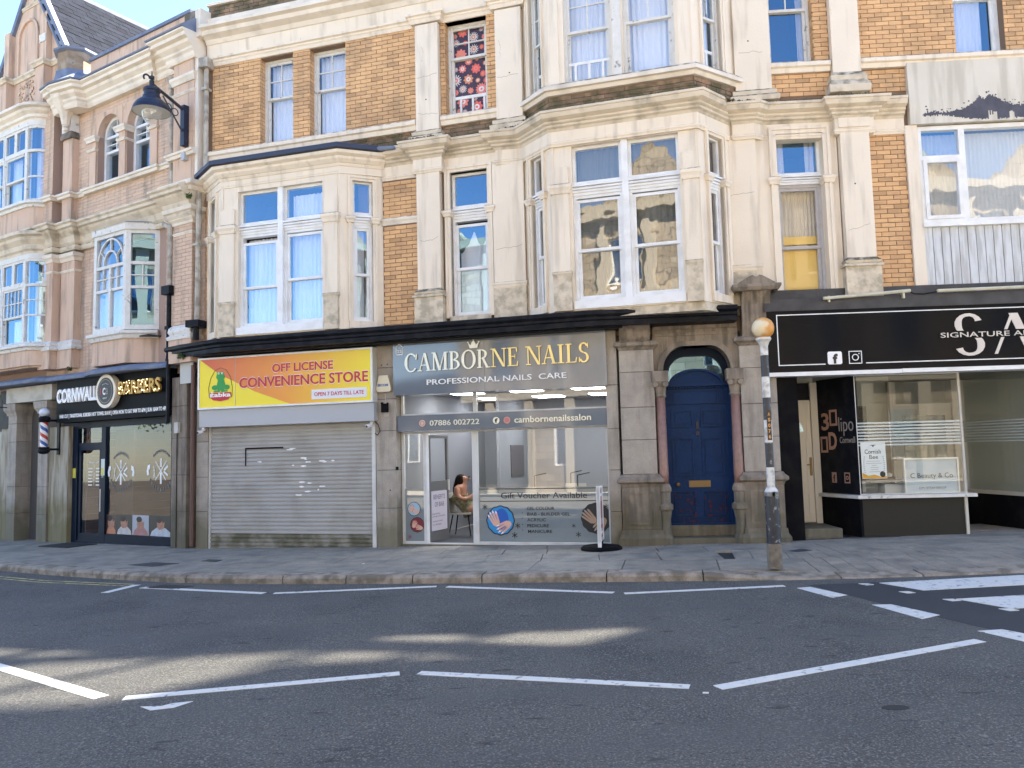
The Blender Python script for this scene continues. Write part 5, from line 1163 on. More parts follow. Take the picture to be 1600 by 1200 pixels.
# bays at far left: plan with rounded corner
def bayplan(sr,n,r,sl=-9.3):
    pts=[(sl,0),(sl+.3,n)]+[(sr-r+r*math.sin(t),n-r+r*math.cos(t)) for t in [math.pi/2*i/6 for i in range(7)]]+[(sr,0)]
    return pts
for (zl,zh,n,sr,fl_) in((3.95,6.62,.62,-5.42,1),(7.3,10.0,.50,-5.72,2)):
    bpn=bayplan(sr,n,.45)
    zs=zl+.50 if fl_==1 else zl+.68
    MB().sweep(path(L,*bpn),[(-.2,zl),(0,zl),(0,zs-.1),(-.2,zs-.1)]).build('bay_apron',PINKR,PB)
    MB().sweep(path(L,*bpn),[(-.2,zs-.14),(.04,zs-.14),(.06,zs-.08),(.12,zs-.06),(.12,zs),(.10,zs+.02),(-.2,zs+.04)]).build('bay_sill',OLDWH,PB)
    MB().sweep(path(L,*bpn),[(-.10,zh-.12),(.02,zh-.12),(.02,zh),(-.10,zh)]).build('bay_head',OLDWH,PB)
    # front lights
    x=sr-.45-.06; zt=zh-.12; ztr=zt-.60
    for i in range(3):
        a=x-1.02; fx=Fr(xy(L,0,n-.0),32.0)
        fixed_light(PB,fx,a,a+.51,ztr,zt,.0,mt=OLDWH,glass=mat_lead if 0 else GL,fw_=.06); fixed_light(PB,fx,a+.51,a+1.02,ztr,zt,.0,mt=OLDWH,fw_=.06)
        sash_window(PB,fx,a,a+1.02,zs,ztr,.0,zs+(ztr-zs)*.47,mt=OLDWH,top=(5,2) if fl_==1 else (1,1),cur=[(.0,.45,0,.97,CURT)] if fl_==2 else [(.2,1,0,.45,CURT)])
        x=a-.02
    # corner posts + curved corner window as facets
    ps=bpn[2:9]
    MB().box(Fr(xy(L,0,n),32.0),sr-.51,sr-.43,-.10,.01,zs,zt).build('corner_post',OLDWH,PB)
    pe=path(L,*ps); 
    w_=MB().sweep(pe,[(-.06,ztr-.06),(.01,ztr-.06),(.02,ztr),(-.06,ztr)]).sweep(pe,[(-.06,zs+.0),(.0,zs+.0),(.0,zs+.07),(-.06,zs+.07)]).sweep(pe,[(-.06,zt-.06),(.0,zt-.06),(.0,zt),(-.06,zt)]).sweep(pe,[(-.05,zs+(ztr-zs)*.47),(-.01,zs+(ztr-zs)*.47),(-.01,zs+(ztr-zs)*.47+.04),(-.05,zs+(ztr-zs)*.47+.04)]).build('curved_window',OLDWH,PB)
    for a,c in zip(ps,ps[1:]):
        f_,l_=L.sub(a,c)
        pane(w_,f_,0,l_,zs+.05,ztr-.06,-.03); pane(w_,f_,0,l_,ztr,zt-.05,-.03,GL)
    if fl_==1:
        f_,l_=L.sub(ps[3],ps[4]); MB().box(f_,-.01,.012,-.05,-.01,zs+(ztr-zs)*.47,ztr-.06).sweep(pe,[(-.04,ztr-.4),(-.01,ztr-.4),(-.01,ztr-.375),(-.04,ztr-.375)]).build('glazing_bar',OLDWH,w_)
    MB().sweep([ (p[0],p[1]) for p in path(L,*[(a,b-.25) for a,b in ps])],[(0,zs+.05),(.01,zs+.05),(.01,ztr+.1),(0,ztr+.1)]).build('curtain',CURT,w_)
    e_=[(sr-.02,.0) ]
    MB().box(L,sr,sr+.09 if fl_==2 else sr+.04,-.1,.10,zs,zt+.1).build('bay_jamb',OLDWH,PB)
    MB().plan([xy(L,a,b-.08) for a,b in bpn],zh-.02,zh+.04).build('bay_ceiling',ROOM,PB)
    MB().plan([xy(L,a,b-.08) for a,b in bpn],zl-.04,zl+.0).build('bay_floor',PINKR,PB)
    MB().box(L,-9.3,sr,-1.0,-.9,zl,zh+.1).build('inner_wall',ROOM,PB)
    MB().sweep(path(L,*bpn),[(-.3,zh),(.02,zh),(.03,zh+.06),(.08,zh+.10),(.10,zh+.20),(.20,zh+.30),(.22,zh+.36),(.30,zh+.40),(.30,zh+.48),(-.3,zh+.62)] if fl_==1 else [(-.3,zh),(.02,zh),(.03,zh+.04),(.08,zh+.07),(.08,zh+.14),(.16,zh+.20),(.18,zh+.26),(.26,zh+.29),(.26,zh+.36),(-.3,zh+.45)]).build('bay_cornice',LEDGE if fl_==1 else STUCK,PB)
MB().plan([xy(L,a,b) for a,b in bayplan(-5.72,.40,.45)],7.08,7.3).build('bay_base',GRIMY,PB)
# oriel
O=[(-3.62,.0),(-3.28,.46),(-2.08,.46),(-1.58,.0)]
MB().sweep(path(L,*O),[(-.2,3.74),(.0,3.74),(0,4.28),(-.2,4.28)]).build('oriel_apron',PINKR,PB)
MB().sweep(path(L,*O),[(-.2,4.26),(.05,4.26),(.08,4.33),(.12,4.36),(.12,4.42),(-.2,4.47)]).build('oriel_sill',OLDWH,PB)
MB().sweep(path(L,*O),[(-.2,6.62),(.04,6.62),(.05,6.74),(.07,6.76),(-.2,6.83)]).build('oriel_head',OLDWH,PB)
MB().plan([xy(L,a,b) for a,b in O],6.76,6.80).build('oriel_roof',LEAD,PB)
for a,c in((O[1],O[2]),(O[2],O[3]),(O[0],O[1])):
    f_,l_=L.sub(a,c); z0,z1=4.45,6.64; wd=.10
    mb=frame_mb(f_,0,l_,z0,z1,-.10,-.0,wd,.10)
    front=l_>1
    mb.box(f_,wd,l_-wd,-.08,-.005,5.86,5.93).box(f_,wd,l_-wd,-.08,-.005,5.34,5.40)
    if front:
        mx=l_/2; mb.box(f_,mx-.035,mx+.035,-.08,-.004,z0,5.93)
        for cx in(mx-.26,mx+.26): mb.box(f_,cx-.012,cx+.012,-.06,-.012,5.40,5.86)
        mb.box(f_,wd,l_-wd,-.06,-.013,5.62,5.645)
        for r in(.24,.46):
            for i in range(14):
                t0,t1=math.pi*i/14,math.pi*(i+1)/14; q=[(mx+R2*math.cos(t),5.93+R2*1.22*math.sin(t)) for t,R2 in((t0,r),(t1,r),(t1,r+.03),(t0,r+.03))]; q=[(min(max(x,wd),l_-wd),min(z,6.54)) for x,z in q]; mb.prism(f_,q,-.06,-.012)
        for a_ in(35,90,145):
            ca,sa=math.cos(R_(a_)),math.sin(R_(a_)); mb.prism(f_,[(mx+.24*ca-.01,5.93+.29*sa),(mx+.24*ca+.014,5.93+.29*sa),(mx+.46*ca+.014,5.93+.56*sa),(mx+.46*ca-.01,5.93+.56*sa)],-.06,-.012)
    else:
        mb.box(f_,l_/2-.012,l_/2+.012,-.06,-.012,5.40,5.86).box(f_,wd,l_-wd,-.06,-.013,5.62,5.645)
    w_=mb.build('window',OLDWH,PB)
    cols=(wd,l_/2,l_-wd)
    for i in(0,1):
        for za,zb in((z0+.1,5.34),(5.40,5.62),(5.64,5.86)): pane(w_,f_,cols[i],cols[i+1],za,zb,-.05)
    pane(w_,f_,wd,l_-wd,5.93,6.54,-.05)
    if front: curtain(w_,f_,.12,l_-.12,4.5,5.9,-.2,CURT)
MB().box(L,-3.6,-1.5,-.9,-.8,4.3,6.8).build('inner_wall',ROOM,PB); MB().box(L,-3.6,-1.5,-.9,.3,4.28,4.31).build('oriel_floor',ROOM,PB)
MB().box(L,-14,0,-1.6,-1.2,3.5,10.6).box(L,-14,0,-9,-.31,3.40,3.5).box(L,-14,0,-9,-.31,10.0,10.1).box(L,-14,0,-.9,-.31,6.9,7.2).box(L,-.05,0,-9,-.31,0,10.6).build('inner_wall',ROOM,PB)
# lead ledge under first floor
sweepL('lead_ledge',LEAD,[(-9,.46),(-5.6,.46),(-5.4,.32),(-4.5,.30),(-3.9,.28),(-3.3,.50),(-2.0,.50),(-1.4,.30),(-.9,.26)],[(-.9,3.56),(.03,3.56),(.04,3.60),(.02,3.64),(-.1,3.70),(-.9,3.76)])
# pipes
pm=mat('cream_pipe',(.50,.46,.39),.6,(.38,.35,.30),7,stain=(.15,.12,.09),stainamt=.6,stainscale=6)
mb=MB().cyl(L.P(-1.02,.14,9.55),L.P(-.97,.14,7.45),.055,seg=10).cyl(L.P(-1.0,.14,9.8),L.P(-1.0,.14,9.55),.12,.07,8)
mb.cyl(L.P(-.90,.22,6.55),L.P(-.90,.22,5.25),.05,seg=10).cyl(L.P(-1.15,.2,6.62),L.P(-.90,.22,6.5),.055,seg=8); mb.build('drainpipe',pm,PB)
MB().cyl(L.P(-.92,.22,5.1),L.P(-.92,.22,3.8),.05,seg=10).cyl(L.P(-.92,.22,3.8),L.P(-.88,.26,3.7),.05,seg=10).cyl(L.P(-.86,.26,3.72),L.P(-.86,.26,2.4),.04,seg=10).box(L,-1.05,-.79,.12,.32,5.08,5.26).box(L,-.98,-.86,.14,.28,4.35,4.42).build('drainpipe',BLACKG,PB)
mb=MB().cyl(M.P(.05,.12,9.85),M.P(.05,.12,7.50),.05,seg=10).box(M,-.06,.16,.02,.24,9.72,9.92).box(M,-.02,.12,.04,.2,9.25,9.30)
mb.cyl(M.P(-.06,.18,7.1),M.P(-.10,.16,4.45),.055,seg=10).box(M,-.17,-.02,.1,.24,5.98,6.03); mb.build('drainpipe',pm,TB)
MB().box(M,-.24,.06,.05,.34,4.30,4.44).cyl(M.P(-.09,.2,4.3),M.P(-.09,.2,4.05),.06,.06,10).build('rainwater_head',BLACKG,TB)
MB().cyl(M.P(-.20,.14,3.55),M.P(-.20,.14,-.05),.042,seg=10).build('drainpipe',mat('rusty_brown_pipe',(.12,.06,.045),.6),TB)
# ground floor of the pink building : barber shop
MB().wall(L,-14,-.4,-.35,3.55,-.5,-.25,[(-4.85,-1.1,-.3,3.5),(-6.52,-6.1,-.4,3.2)]).build('ground_wall',GJ,PB)
granite_pier(PB,L,-7.50,-7.10,-.7,.12,[-.4,.45,1.1,2.2,2.65,3.0]); granite_pier(PB,L,-7.02,-6.56,-.72,.06,[-.4,.45,1.1,2.2,2.65,3.0],m=GRAND) if 0 else None
granite_pier(PB,L,-6.08,-5.66,-.7,.12,[-.4,.45,1.1,2.2,2.65,3.0])
for a,c in((-7.50,-7.10),(-6.08,-5.66)): MB().sweep(path(L,(a,-.7),(a,.12),(c,.12),(c,-.7)),[(-.1,2.85),(.02,2.85),(.03,2.9),(.08,2.98),(.09,3.14),(-.1,3.14)]).build('pier_capital',GRAN,PB)
MB().box(L,-7.95,-7.50,-.7,.05,-.4,3.2).box(L,-5.66,-4.86,-.7,.07,-.35,2.5).build('rendered_pier',mat('dirty_render',(.44,.40,.32),.85,(.37,.33,.26),2,.4,25,base=((.15,.13,.05),.6,.8),stain=(.16,.13,.06),stainamt=.7,stainscale=3,streak=True),PB)
MB().box(L,-7.10,-6.08,-.85,-.7,-.3,3.4).build('side_door_frame',NAVY,PB)
sdr=MB().box(L,-6.98,-6.2,-.7,-.66,-.2,2.35).build('side_door',NAVY,PB,label='dark navy side door in granite recess')
for a,c in((-6.9,-6.62),(-6.55,-6.28)):
    for zb,zt in((-.05,.8),(1.0,1.6),(1.75,2.25)): frame_mb(L,a,c,zb,zt,-.66,-.645,.03).build('door_panel',NAVY,sdr)
MB().box(L,-7.55,-5.45,-.2,.16,3.16,3.53).build('blank_fascia',mat('old_cream_board',(.52,.49,.42),.7,stain=(.25,.22,.17),stainamt=.5,stainscale=3),PB)
MB().box(L,-7.95,-7.55,-.2,.1,2.55,3.5).build('shop_fascia',BLACKG,PB)
MB().box(L,-11,-7.98,-.5,-.2,-.4,2.5).build('shop_front',mat('dim_shop_window',(.10,.11,.10),.3),PB)
# shopfront barber
fs2=-.06
mb=MB()
mb.box(L,-4.86,-4.66,fs2-.08,fs2+.02,-.2,2.56).box(L,-3.70,-3.54,fs2-.08,fs2+.02,-.2,2.5).box(L,-1.14,-1.02,fs2-.08,fs2+.04,-.2,2.9)
mb.box(L,-4.66,-1.14,fs2-.08,fs2+.02,2.44,2.58).box(L,-4.66,-3.70,fs2-.07,fs2,2.02,2.10).box(L,-4.66,-3.70,fs2-.07,fs2+.02,-.2,-.12).box(L,-3.54,-1.14,fs2-.08,fs2+.015,-.2,.05)
BF=mb.build('shopfront_frame',NAVY,PB)
pane(BF,L,-3.54,-1.14,.05,2.44,fs2-.03,GLD); pane(BF,L,-4.66,-3.70,2.10,2.44,fs2-.03,GLD)
bd=frame_mb(L,-4.64,-3.72,-.12,2.02,fs2-.06,fs2-.005,.09,.16).build('door',NAVY,PB,label='navy framed glass barber shop door'); pane(bd,L,-4.55,-3.81,.04,1.93,fs2-.03,GLD)
for i in range(6): MB().flat(L,[(-4.28,1.5-i*.075),(-4.12,1.5-i*.075),(-4.12,1.52-i*.075),(-4.28,1.52-i*.075)],fs2-.025).flat(L,[(-3.98,1.5-i*.075),(-3.84,1.5-i*.075),(-3.84,1.52-i*.075),(-3.98,1.52-i*.075)],fs2-.025).build('price_lines',WLET,bd)
MB().flat(L,[(-4.055,1.12),(-4.045,1.12),(-4.045,1.58),(-4.055,1.58)],fs2-.025).build('price_rule',WLET,bd); text(bd,'PRICE LIST',L,-4.24,-3.86,1.62,.045,fs2-.025,WLET,ext=0)
MB().box(L,-3.70,-3.56,fs2+.021,fs2+.024,1.35,1.72).flat(L,[(-3.7,1.3),(-3.6,1.3)]+[(-3.6,1.5)],fs2+.02).build('door_sticker',mat('pale_sticker',(.6,.65,.62),.5),BF)
MB().box(L,-3.69,-3.60,fs2+.025,fs2+.027,1.36,1.52).box(L,-4.84,-4.72,fs2+.021,fs2+.024,1.30,1.52).build('door_sticker',mat('yellow_sticker',(.65,.60,.08),.5),BF)
MB().cyl(L.P(-3.62,fs2+.08,.55),L.P(-3.62,fs2+.08,1.05),.015,seg=8).build('door_handle',ALU,BF)
WOOD=mat('dark_wood_panel',(.10,.045,.025),.5,(.06,.028,.018),3)
mb=MB(); 
for i in range(14): mb.box(L,-4.5,-4.45,-3.2,-.15,-.1+i*.19,-.1+i*.19+.183)
mb.box(L,-4.45,-3.75,-.9,-.85,-.15,2.4); mb.build('timber_panelling',WOOD,PB)
MB().box(L,-4.9,-1.0,-3.8,-3.7,-.2,3.2).box(L,-4.9,-4.86,-3.7,-.2,-.2,3).box(L,-1.0,-.95,-3.7,-.2,-.2,3).build('shop_wall',mat('barber_wall',(.12,.085,.065),.8),PB)
MB().box(L,-4.9,-.9,-3.7,fs2-.09,-.22,-.16).build('shop_floor',IF,PB); MB().box(L,-4.9,-.9,-3.7,fs2-.09,2.7,2.78).build('shop_ceiling',IW,PB)
for a,c in((-3.4,-1.2),(-2.6,-2.2)): 
    MB().box(L,a,a+.9,-c-3.6 if 0 else -1.5,-1.4,2.66,2.69).build('ceiling_light',LP,PB)
MB().box(L,-2.2,-1.4,-3.69,-3.66,.9,2.0).build('mirror',mat('mirror',(.7,.72,.72),.05,metal=1.),PB)
MB().box(L,-3.3,-1.3,-3.69,-3.3,.70,.76).build('shelf',WHITE,PB)
for x in(-2.9,-1.9):
    MB().box(L,x-.28,x+.28,-2.6,-2.05,.35,.50).box(L,x-.27,x+.27,-2.7,-2.6,.45,1.15).cyl(L.P(x,-2.3,-.15),L.P(x,-2.3,.36),.06,seg=10).cyl(L.P(x,-2.3,-.16),L.P(x,-2.3,-.10),.28,seg=14).build('barber_chair',mat('black_leather',(.02,.02,.022),.4),PB)
# window decals
def decal(cx,cz,k=1.):
    mb=MB(); n=fs2-.024
    def bar2(x0,z0,x1,z1,w_,i): 
        d=Vector((x1-x0,z1-z0)).normalized()*w_; mb.flat(L,[(x0-d.y,z0+d.x),(x1-d.y,z1+d.x),(x1+d.y,z1-d.x),(x0+d.y,z0-d.x)],n+i*.0004)
    bar2(cx-.19,cz+.22,cx+.17,cz-.18,.011,0); bar2(cx+.19,cz+.22,cx-.19,cz-.18,.011,1); bar2(cx,cz+.28,cx,cz+.10,.02,2); bar2(cx,cz-.02,cx,cz-.26,.028,3)
    bar2(cx+.12,cz+.03,cx+.24,cz+.12,.022,4); bar2(cx+.10,cz+.0,cx+.24,cz-.08,.02,5); bar2(cx-.26,cz+.12,cx-.20,cz-.14,.006,6); bar2(cx-.20,cz+.12,cx-.26,cz-.14,.006,7)
    for s_ in(-1,1): mb.flat(L,[(cx+s_*.38,cz+.16),(cx+s_*.46,cz+.14),(cx+s_*.50,cz+.02),(cx+s_*.48,cz-.08),(cx+s_*.41,cz-.07),(cx+s_*.43,cz+.03),(cx+s_*.38,cz+.07)],n)
    mb.build('barber_decal',WLET,BF)
    g=mat('grey_decal',(.10,.12,.14),.5); mb=MB()
    for i in range(11):
        a=R_(205+i*13); x,z=cx+.40*math.cos(a),cz+.36*math.sin(a)-.02; mb.flat(L,[(x-.018,z-.035),(x+.018,z-.035),(x+.018,z+.035),(x-.018,z+.035)],n)
        a=R_(50+i*8); x,z=cx+.40*math.cos(a),cz+.44*math.sin(a); mb.flat(L,[(x-.014,z-.03),(x+.014,z-.03),(x+.014,z+.03),(x-.014,z+.03)],n)
    mb.build('barber_decal_ring',g,BF)
decal(-3.01,1.40); decal(-1.57,1.42)
for i,(a,c,bgc,fgc,kind_) in enumerate(((-3.54,-3.16,(.05,.02,.015),(.55,.22,.12),0),(-3.15,-2.57,(.01,.01,.012),(.55,.52,.52),1),(-2.56,-1.97,(.33,.36,.42),(.42,.20,.19),2),(-1.96,-1.16,(.01,.01,.012),(.50,.55,.62),3))):
    w_=c-a
    MB().flat(L,[(a,.06),(c,.06),(c,.49),(a,.49)],fs2-.026).build('photo_panel',mat('photo_ground_%d'%i,bgc,.4),BF)
    cx=a+w_*.5; T_=mat('photo_tone_%d'%i,fgc,.5,tuple(q*.7 for q in fgc),9); SKt=mat('photo_skin',(.42,.20,.13),.5,(.30,.13,.08),12); HRt=mat('photo_hair',(.03,.02,.018),.6)
    MB().flat(L,[(a+w_*.05,.062),(a+w_*.97,.062),(a+w_*.92,.15),(a+w_*.70,.24),(a+w_*.35,.25),(a+w_*.12,.16)],fs2-.0252).build('photo_cape',T_,BF)
    MB().flat(L,ellipse(cx-.03,.315,min(.10,w_*.3),.12,20),fs2-.0247).build('photo_face',SKt,BF)
    MB().flat(L,ellipse(cx-.05,.40,min(.10,w_*.3),.06,18),fs2-.0243).build('photo_hair',HRt,BF)
    mb=MB()
    for q in range(4): mb.flat(L,[(cx+.03+q*.022,.20+q*.012),(cx+.05+q*.022,.19+q*.012),(cx+.075+q*.02,.33+q*.01),(cx+.06+q*.02,.335+q*.01)],fs2-.0239-q*.0002)
    mb.build('photo_hand',SKt,BF)
# barber sign
BS=thing('shop_sign',tuple(L.P(-3,.2,2.6)),'black barber shop sign with white and gold letters around a round badge','sign')
MB().box(L,-5.15,-.93,-.1,.20,2.58,3.58).build('sign_panel',mat('black_sign',(.004,.005,.007),.5,spec=.06),BS)
text(BS,'CORNWALL',L,-5.05,-3.42,3.045,.31,.26,WLET,off=.035,ext=.05)
tx=text(BS,'BARBERS',L,-2.55,-1.08,3.09,.29,.30,mat('gold_metal',(.55,.33,.07),.45,(.36,.20,.04),14,metal=.4),off=.025,ext=.05)
mb=MB(); rnd=random.Random(9)
for i in range(40): x=rnd.uniform(-2.53,-1.10); z=rnd.uniform(3.10,3.37); mb.prism(L,ellipse(x,z,.008,.008,6),.301,.306)
mb.build('sign_bulb',mat('warm_bulb',(.9,.75,.45),.5,em=(1,.75,.35,1.2)),BS)
mb=MB().prism(L,ellipse(-2.97,3.19,.37,.37,36),.2,.33); mb.build('badge_rim',mat('warm_white',(.80,.72,.58),.5),BS)
MB().prism(L,ellipse(-2.97,3.19,.30,.30,32),.331,.335).build('badge_face',BLET,BS)
mb=MB(); ringarc(mb,L,.339,-2.97,3.19,.265,.25,0,6.283,28,.336); mb.build('badge_ring',mat('dull_ring',(.25,.22,.18),.5),BS)
text(BS,'C',L,-3.06,-2.955,3.12,.15,.342,WLET,off=.03); text(BS,'B',L,-2.93,-2.85,3.12,.14,.342,mat('grey_letter',(.25,.24,.22),.5),off=.01); text(BS,'EST 2018'[:3],L,-3.04,-2.9,3.02,.035,.342,WLET)
MB().box(L,-3.16,-3.13,.336,.341,3.12,3.26).build('badge_bar',RLET,BS)
for i in range(5): MB().prism(L,ellipse(-2.97+(i-2)*.05,3.36-abs(i-2)*.012,.009,.009,5),.336,.341).build('badge_star',WLET,BS)
text(BS,'HAIR CUT | TRADITIONAL KURDISH HOT TOWEL SHAVE | OPEN MON TO SAT 9AM TO 6PM | SUN 10AM TO 4PM',L,-5.0,-.96,2.685,.085,.21,WLET,off=.02,ext=.006)
# small electrical boxes on pier
MB().box(L,-.74,-.62,.14,.20,2.2,2.42).build('electric_box',mat('pale_box',(.5,.5,.47),.6),PB); MB().box(L,-.60,-.20,.14,.17,3.2,3.62).build('blank_plate',MT['pale_box'],PB)
MB().cyl(L.P(-.70,.155,2.2),L.P(-.70,.155,-.1),.008,seg=6).build('cable',BLACKM,PB)
# ================================================================ SA BEAUTY SHOP BUILDING (plane R)
SB=thing('shop_building',xy(RR,3.4,0)+(.1,),'white rendered infill building with white boarding above the black beauty shop','building')
REND=mat('white_render',(.66,.62,.54),.8,(.60,.56,.48),1.3,.3,30,stain=(.33,.30,.24),stainamt=.45,streak=True,stainscale=1.8)
MB().wall(RR,2.70,9.5,7.0,8.08,-.3,.10).build('render_band',REND,SB)
MB().box(RR,2.62,2.82,-.1,.06,4.22,7.0).build('side_post',CREAM,SB)
MB().wall(RR,2.70,9.5,8.08,11.0,-.30,-.002,[(3.58,4.40,8.2,9.95),(6.5,7.3,8.2,9.95)]).build('wall',MORTAR,SB)
brick_run(SB,'tan',RR,2.70,3.58,8.24,11,[],0); brick_run(SB,'tan',RR,1.95,2.70,8.24,11,[],0); brick_run(SB,'tan',RR,4.40,6.2,8.24,11.0,[],0); brick_run(SB,'tan',RR,3.58,4.40,9.95,11.0,[],0)
MB().sweep(path(RR,(1.94,0),(9.5,0)),sill_prof(8.04,8.22,.13)).build('sill_course',CREAM,SB)
sash_window(SB,RR,3.58,4.40,8.20,9.95,-.16,9.28,mt=WHITE,cur=[(.0,.80,0,1,CURT)])
# peeled patch of render: dark ragged layer
rnd=random.Random(11); pt=[]
import itertools
X0,X1=2.88,6.0
tp=[(2.90,7.16),(2.97,7.21),(3.1,7.20),(3.3,7.19),(3.5,7.22),(3.62,7.25),(3.75,7.33),(3.84,7.44),(3.92,7.38),(4.0,7.46),(4.1,7.42),(4.2,7.34),(4.35,7.27),(4.6,7.24),(5.0,7.28),(6,7.2)]
mb=MB(); 
def topz(x):
    for (a,za),(c,zc) in zip(tp,tp[1:]):
        if a<=x<=c: return za+(zc-za)*(x-a)/(c-a)
    return 7.15
def botz(x): return 7.13 if x<3.3 else max(7.03,7.12-(x-3.3)*.18)
x=2.90
while x<6:
    x2=x+.02; t0=topz(x)+rnd.uniform(-.014,.014); t1=topz(x2); 
    hole=(3.98<x<4.10)
    mb.box(RR,x,x2,.08,.1015+rnd.random()*.0012,botz(x)+rnd.uniform(-.012,.02)+(rnd.uniform(.06,.14) if hole or 4.3<x<4.38 else 0),t0+rnd.uniform(-.012,.012)); x=x2
for _ in range(26):
    x=rnd.uniform(2.95,4.9); z=topz(x)+rnd.uniform(.0,.09); r=rnd.uniform(.006,.022); mb.prism(RR,[(x+r*rnd.uniform(.6,1.5)*math.cos(k*1.05),z+r*rnd.uniform(.5,1.2)*math.sin(k*1.05)) for k in range(6)],.09,.1018)
mb.build('peeled_patch',mat('dark_peeled_grey',(.10,.10,.13),.9,(.07,.07,.09),6,.5,40),SB,kind='stuff')
# wide window
wd=MB(); z0,z1=5.30,6.98
frame_mb(RR,2.82,7.2,z0,z1,-.10,.02,.07,mb=wd); wd.box(RR,3.50,3.60,-.10,.018,z0+.07,z1-.07).box(RR,5.6,5.7,-.10,.018,z0+.07,z1-.07).box(RR,2.89,3.50,-.09,.017,6.40,6.47); frame_mb(RR,2.89,3.50,z0+.07,6.40,-.05,.045,.06,mb=wd)
wd.box(RR,2.80,7.2,-.1,.09,z0-.07,z0)
wd=wd.build('window',WHITE,SB)
pane(wd,RR,2.95,3.44,z0+.13,6.34,.0,GLN); pane(wd,RR,2.89,3.50,6.47,z1-.07,-.03); pane(wd,RR,3.60,5.6,z0+.07,z1-.07,-.03,GLN); pane(wd,RR,5.7,7.13,z0+.07,z1-.07,-.03)
curtain(wd,RR,2.9,7.1,z0+.05,z1-.07,-.22,mat('net_curtain',(.50,.52,.52),.9),.07,.016); roombox(wd,RR,2.82,7.2,z0,z1,-.11,-1.1)
# vertical boarding
x=2.83
while x<9:
    w_=.1405; MB().box(RR,x,x+w_-.012,-.05,.03+random.uniform(-.002,.002),4.24,5.235).build('cladding_board',mat('white_boarding',(.62,.64,.66),.6,(.56,.58,.60),5,stain=(.3,.29,.27),stainamt=.5,stainscale=5,streak=True),SB); x+=w_
MB().box(RR,2.82,9.5,-.2,-.02,4.2,5.24).build('boarding_backing',BLACKM,SB)
MB().box(RR,.06,9.5,-.4,.24,4.0,4.06).box(RR,.06,9.5,-.4,.10,4.06,4.24).box(RR,.06,9.5,-.3,.26,3.86,4.0).build('fascia_top',mat('black_tile_band',(.02,.02,.025),.5,(.05,.05,.055),4),SB)
mb=MB()
for x in(1.0,2.05,3.25,4.3): mb.box(RR,x,x+.012,.10,.104,4.06,4.22)
mb.build('fascia_joint',GJ,SB)
cpipe=mat('cream_tube',(.60,.57,.45),.5,(.50,.47,.34),6)
MB().cyl(RR.P(1.02,.30,4.04),RR.P(2.42,.30,4.12),.028,seg=8).cyl(RR.P(2.85,.30,4.10),RR.P(6,.30,4.13),.028,seg=8).box(RR,1.1,1.13,.2,.30,3.98,4.08).box(RR,2.3,2.33,.2,.30,4.0,4.12).build('strip_lamp_tube',cpipe,SB)
MB().tube([RR.P(2.42,.28,4.10),RR.P(2.5,.27,4.07),RR.P(2.65,.27,4.06),RR.P(2.85,.28,4.09)],.009,6).build('cable',BLACKM,SB)
SG=thing('shop_sign',tuple(RR.P(3,.3,2.8)),'black beauty shop sign with white outline, social media icons and pale overlapping initials','sign')
MB().box(RR,.10,9.4,-.1,.25,2.84,3.86).build('sign_panel',mat('black_gloss_sign',(.004,.005,.008),.12,spec=.10),SG)
MB().box(RR,.08,2.22,-.1,.27,2.775,2.84).box(RR,2.225,9.4,-.1,.275,2.78,2.845).build('sign_trim',WHITE,SG)
mb=MB()
mb.box(RR,.27,9.2,.25,.254,3.785,3.80).box(RR,.255,.27,.25,.254,2.95,3.80).box(RR,.27,1.01,.25,.254,2.95,2.965).box(RR,1.66,9.2,.25,.254,2.95,2.965)
mb.build('sign_outline',WLET,SG)
MB().prism(RR,[(1.07,2.95),(1.26,2.95),(1.28,2.97),(1.28,3.14),(1.26,3.16),(1.07,3.16),(1.05,3.14),(1.05,2.97)],.25,.256).build('social_icon',WLET,SG)
text(SG,'f',RR,1.13,1.21,2.97,.15,.262,BLET,off=.05)
mb=MB(); frame_mb(RR,1.39,1.60,2.95,3.16,.25,.256,.012,mb=mb); ringarc(mb,RR,.256,1.495,3.055,.055,.042,0,6.283,18,.25); mb.prism(RR,ellipse(1.555,3.115,.010,.010,8),.25,.256); mb.build('social_icon',WLET,SG)
NUDE=mat('nude_letter',(.66,.60,.54),.5)
mb=MB()   # split S and A monogram, upper and lower parts around the name line
def blk(pts): mb.prism(RR,pts,.25,.258)
for ch,x0,x1 in(('S',3.08,3.60),('A',3.66,4.42)):
    pl,W_=serif(ch); pl=pl[:24] if ch=='S' else pl[:2]
    for j,q in enumerate(pl): mb.prism(RR,[(x0+x*(x1-x0)/W_,3.04+y*.66) for x,y in q],.25,.258-.0004*(j%5))
mb.build('monogram',NUDE,SG); MB().box(RR,2.84,5.2,.2585,.2595,3.31,3.435).build('name_band',MT['black_gloss_sign'],SG)
text(SG,'SIGNATURE AESTHETICS',RR,2.87,5.15,3.33,.085,.262,NUDE,off=.004)
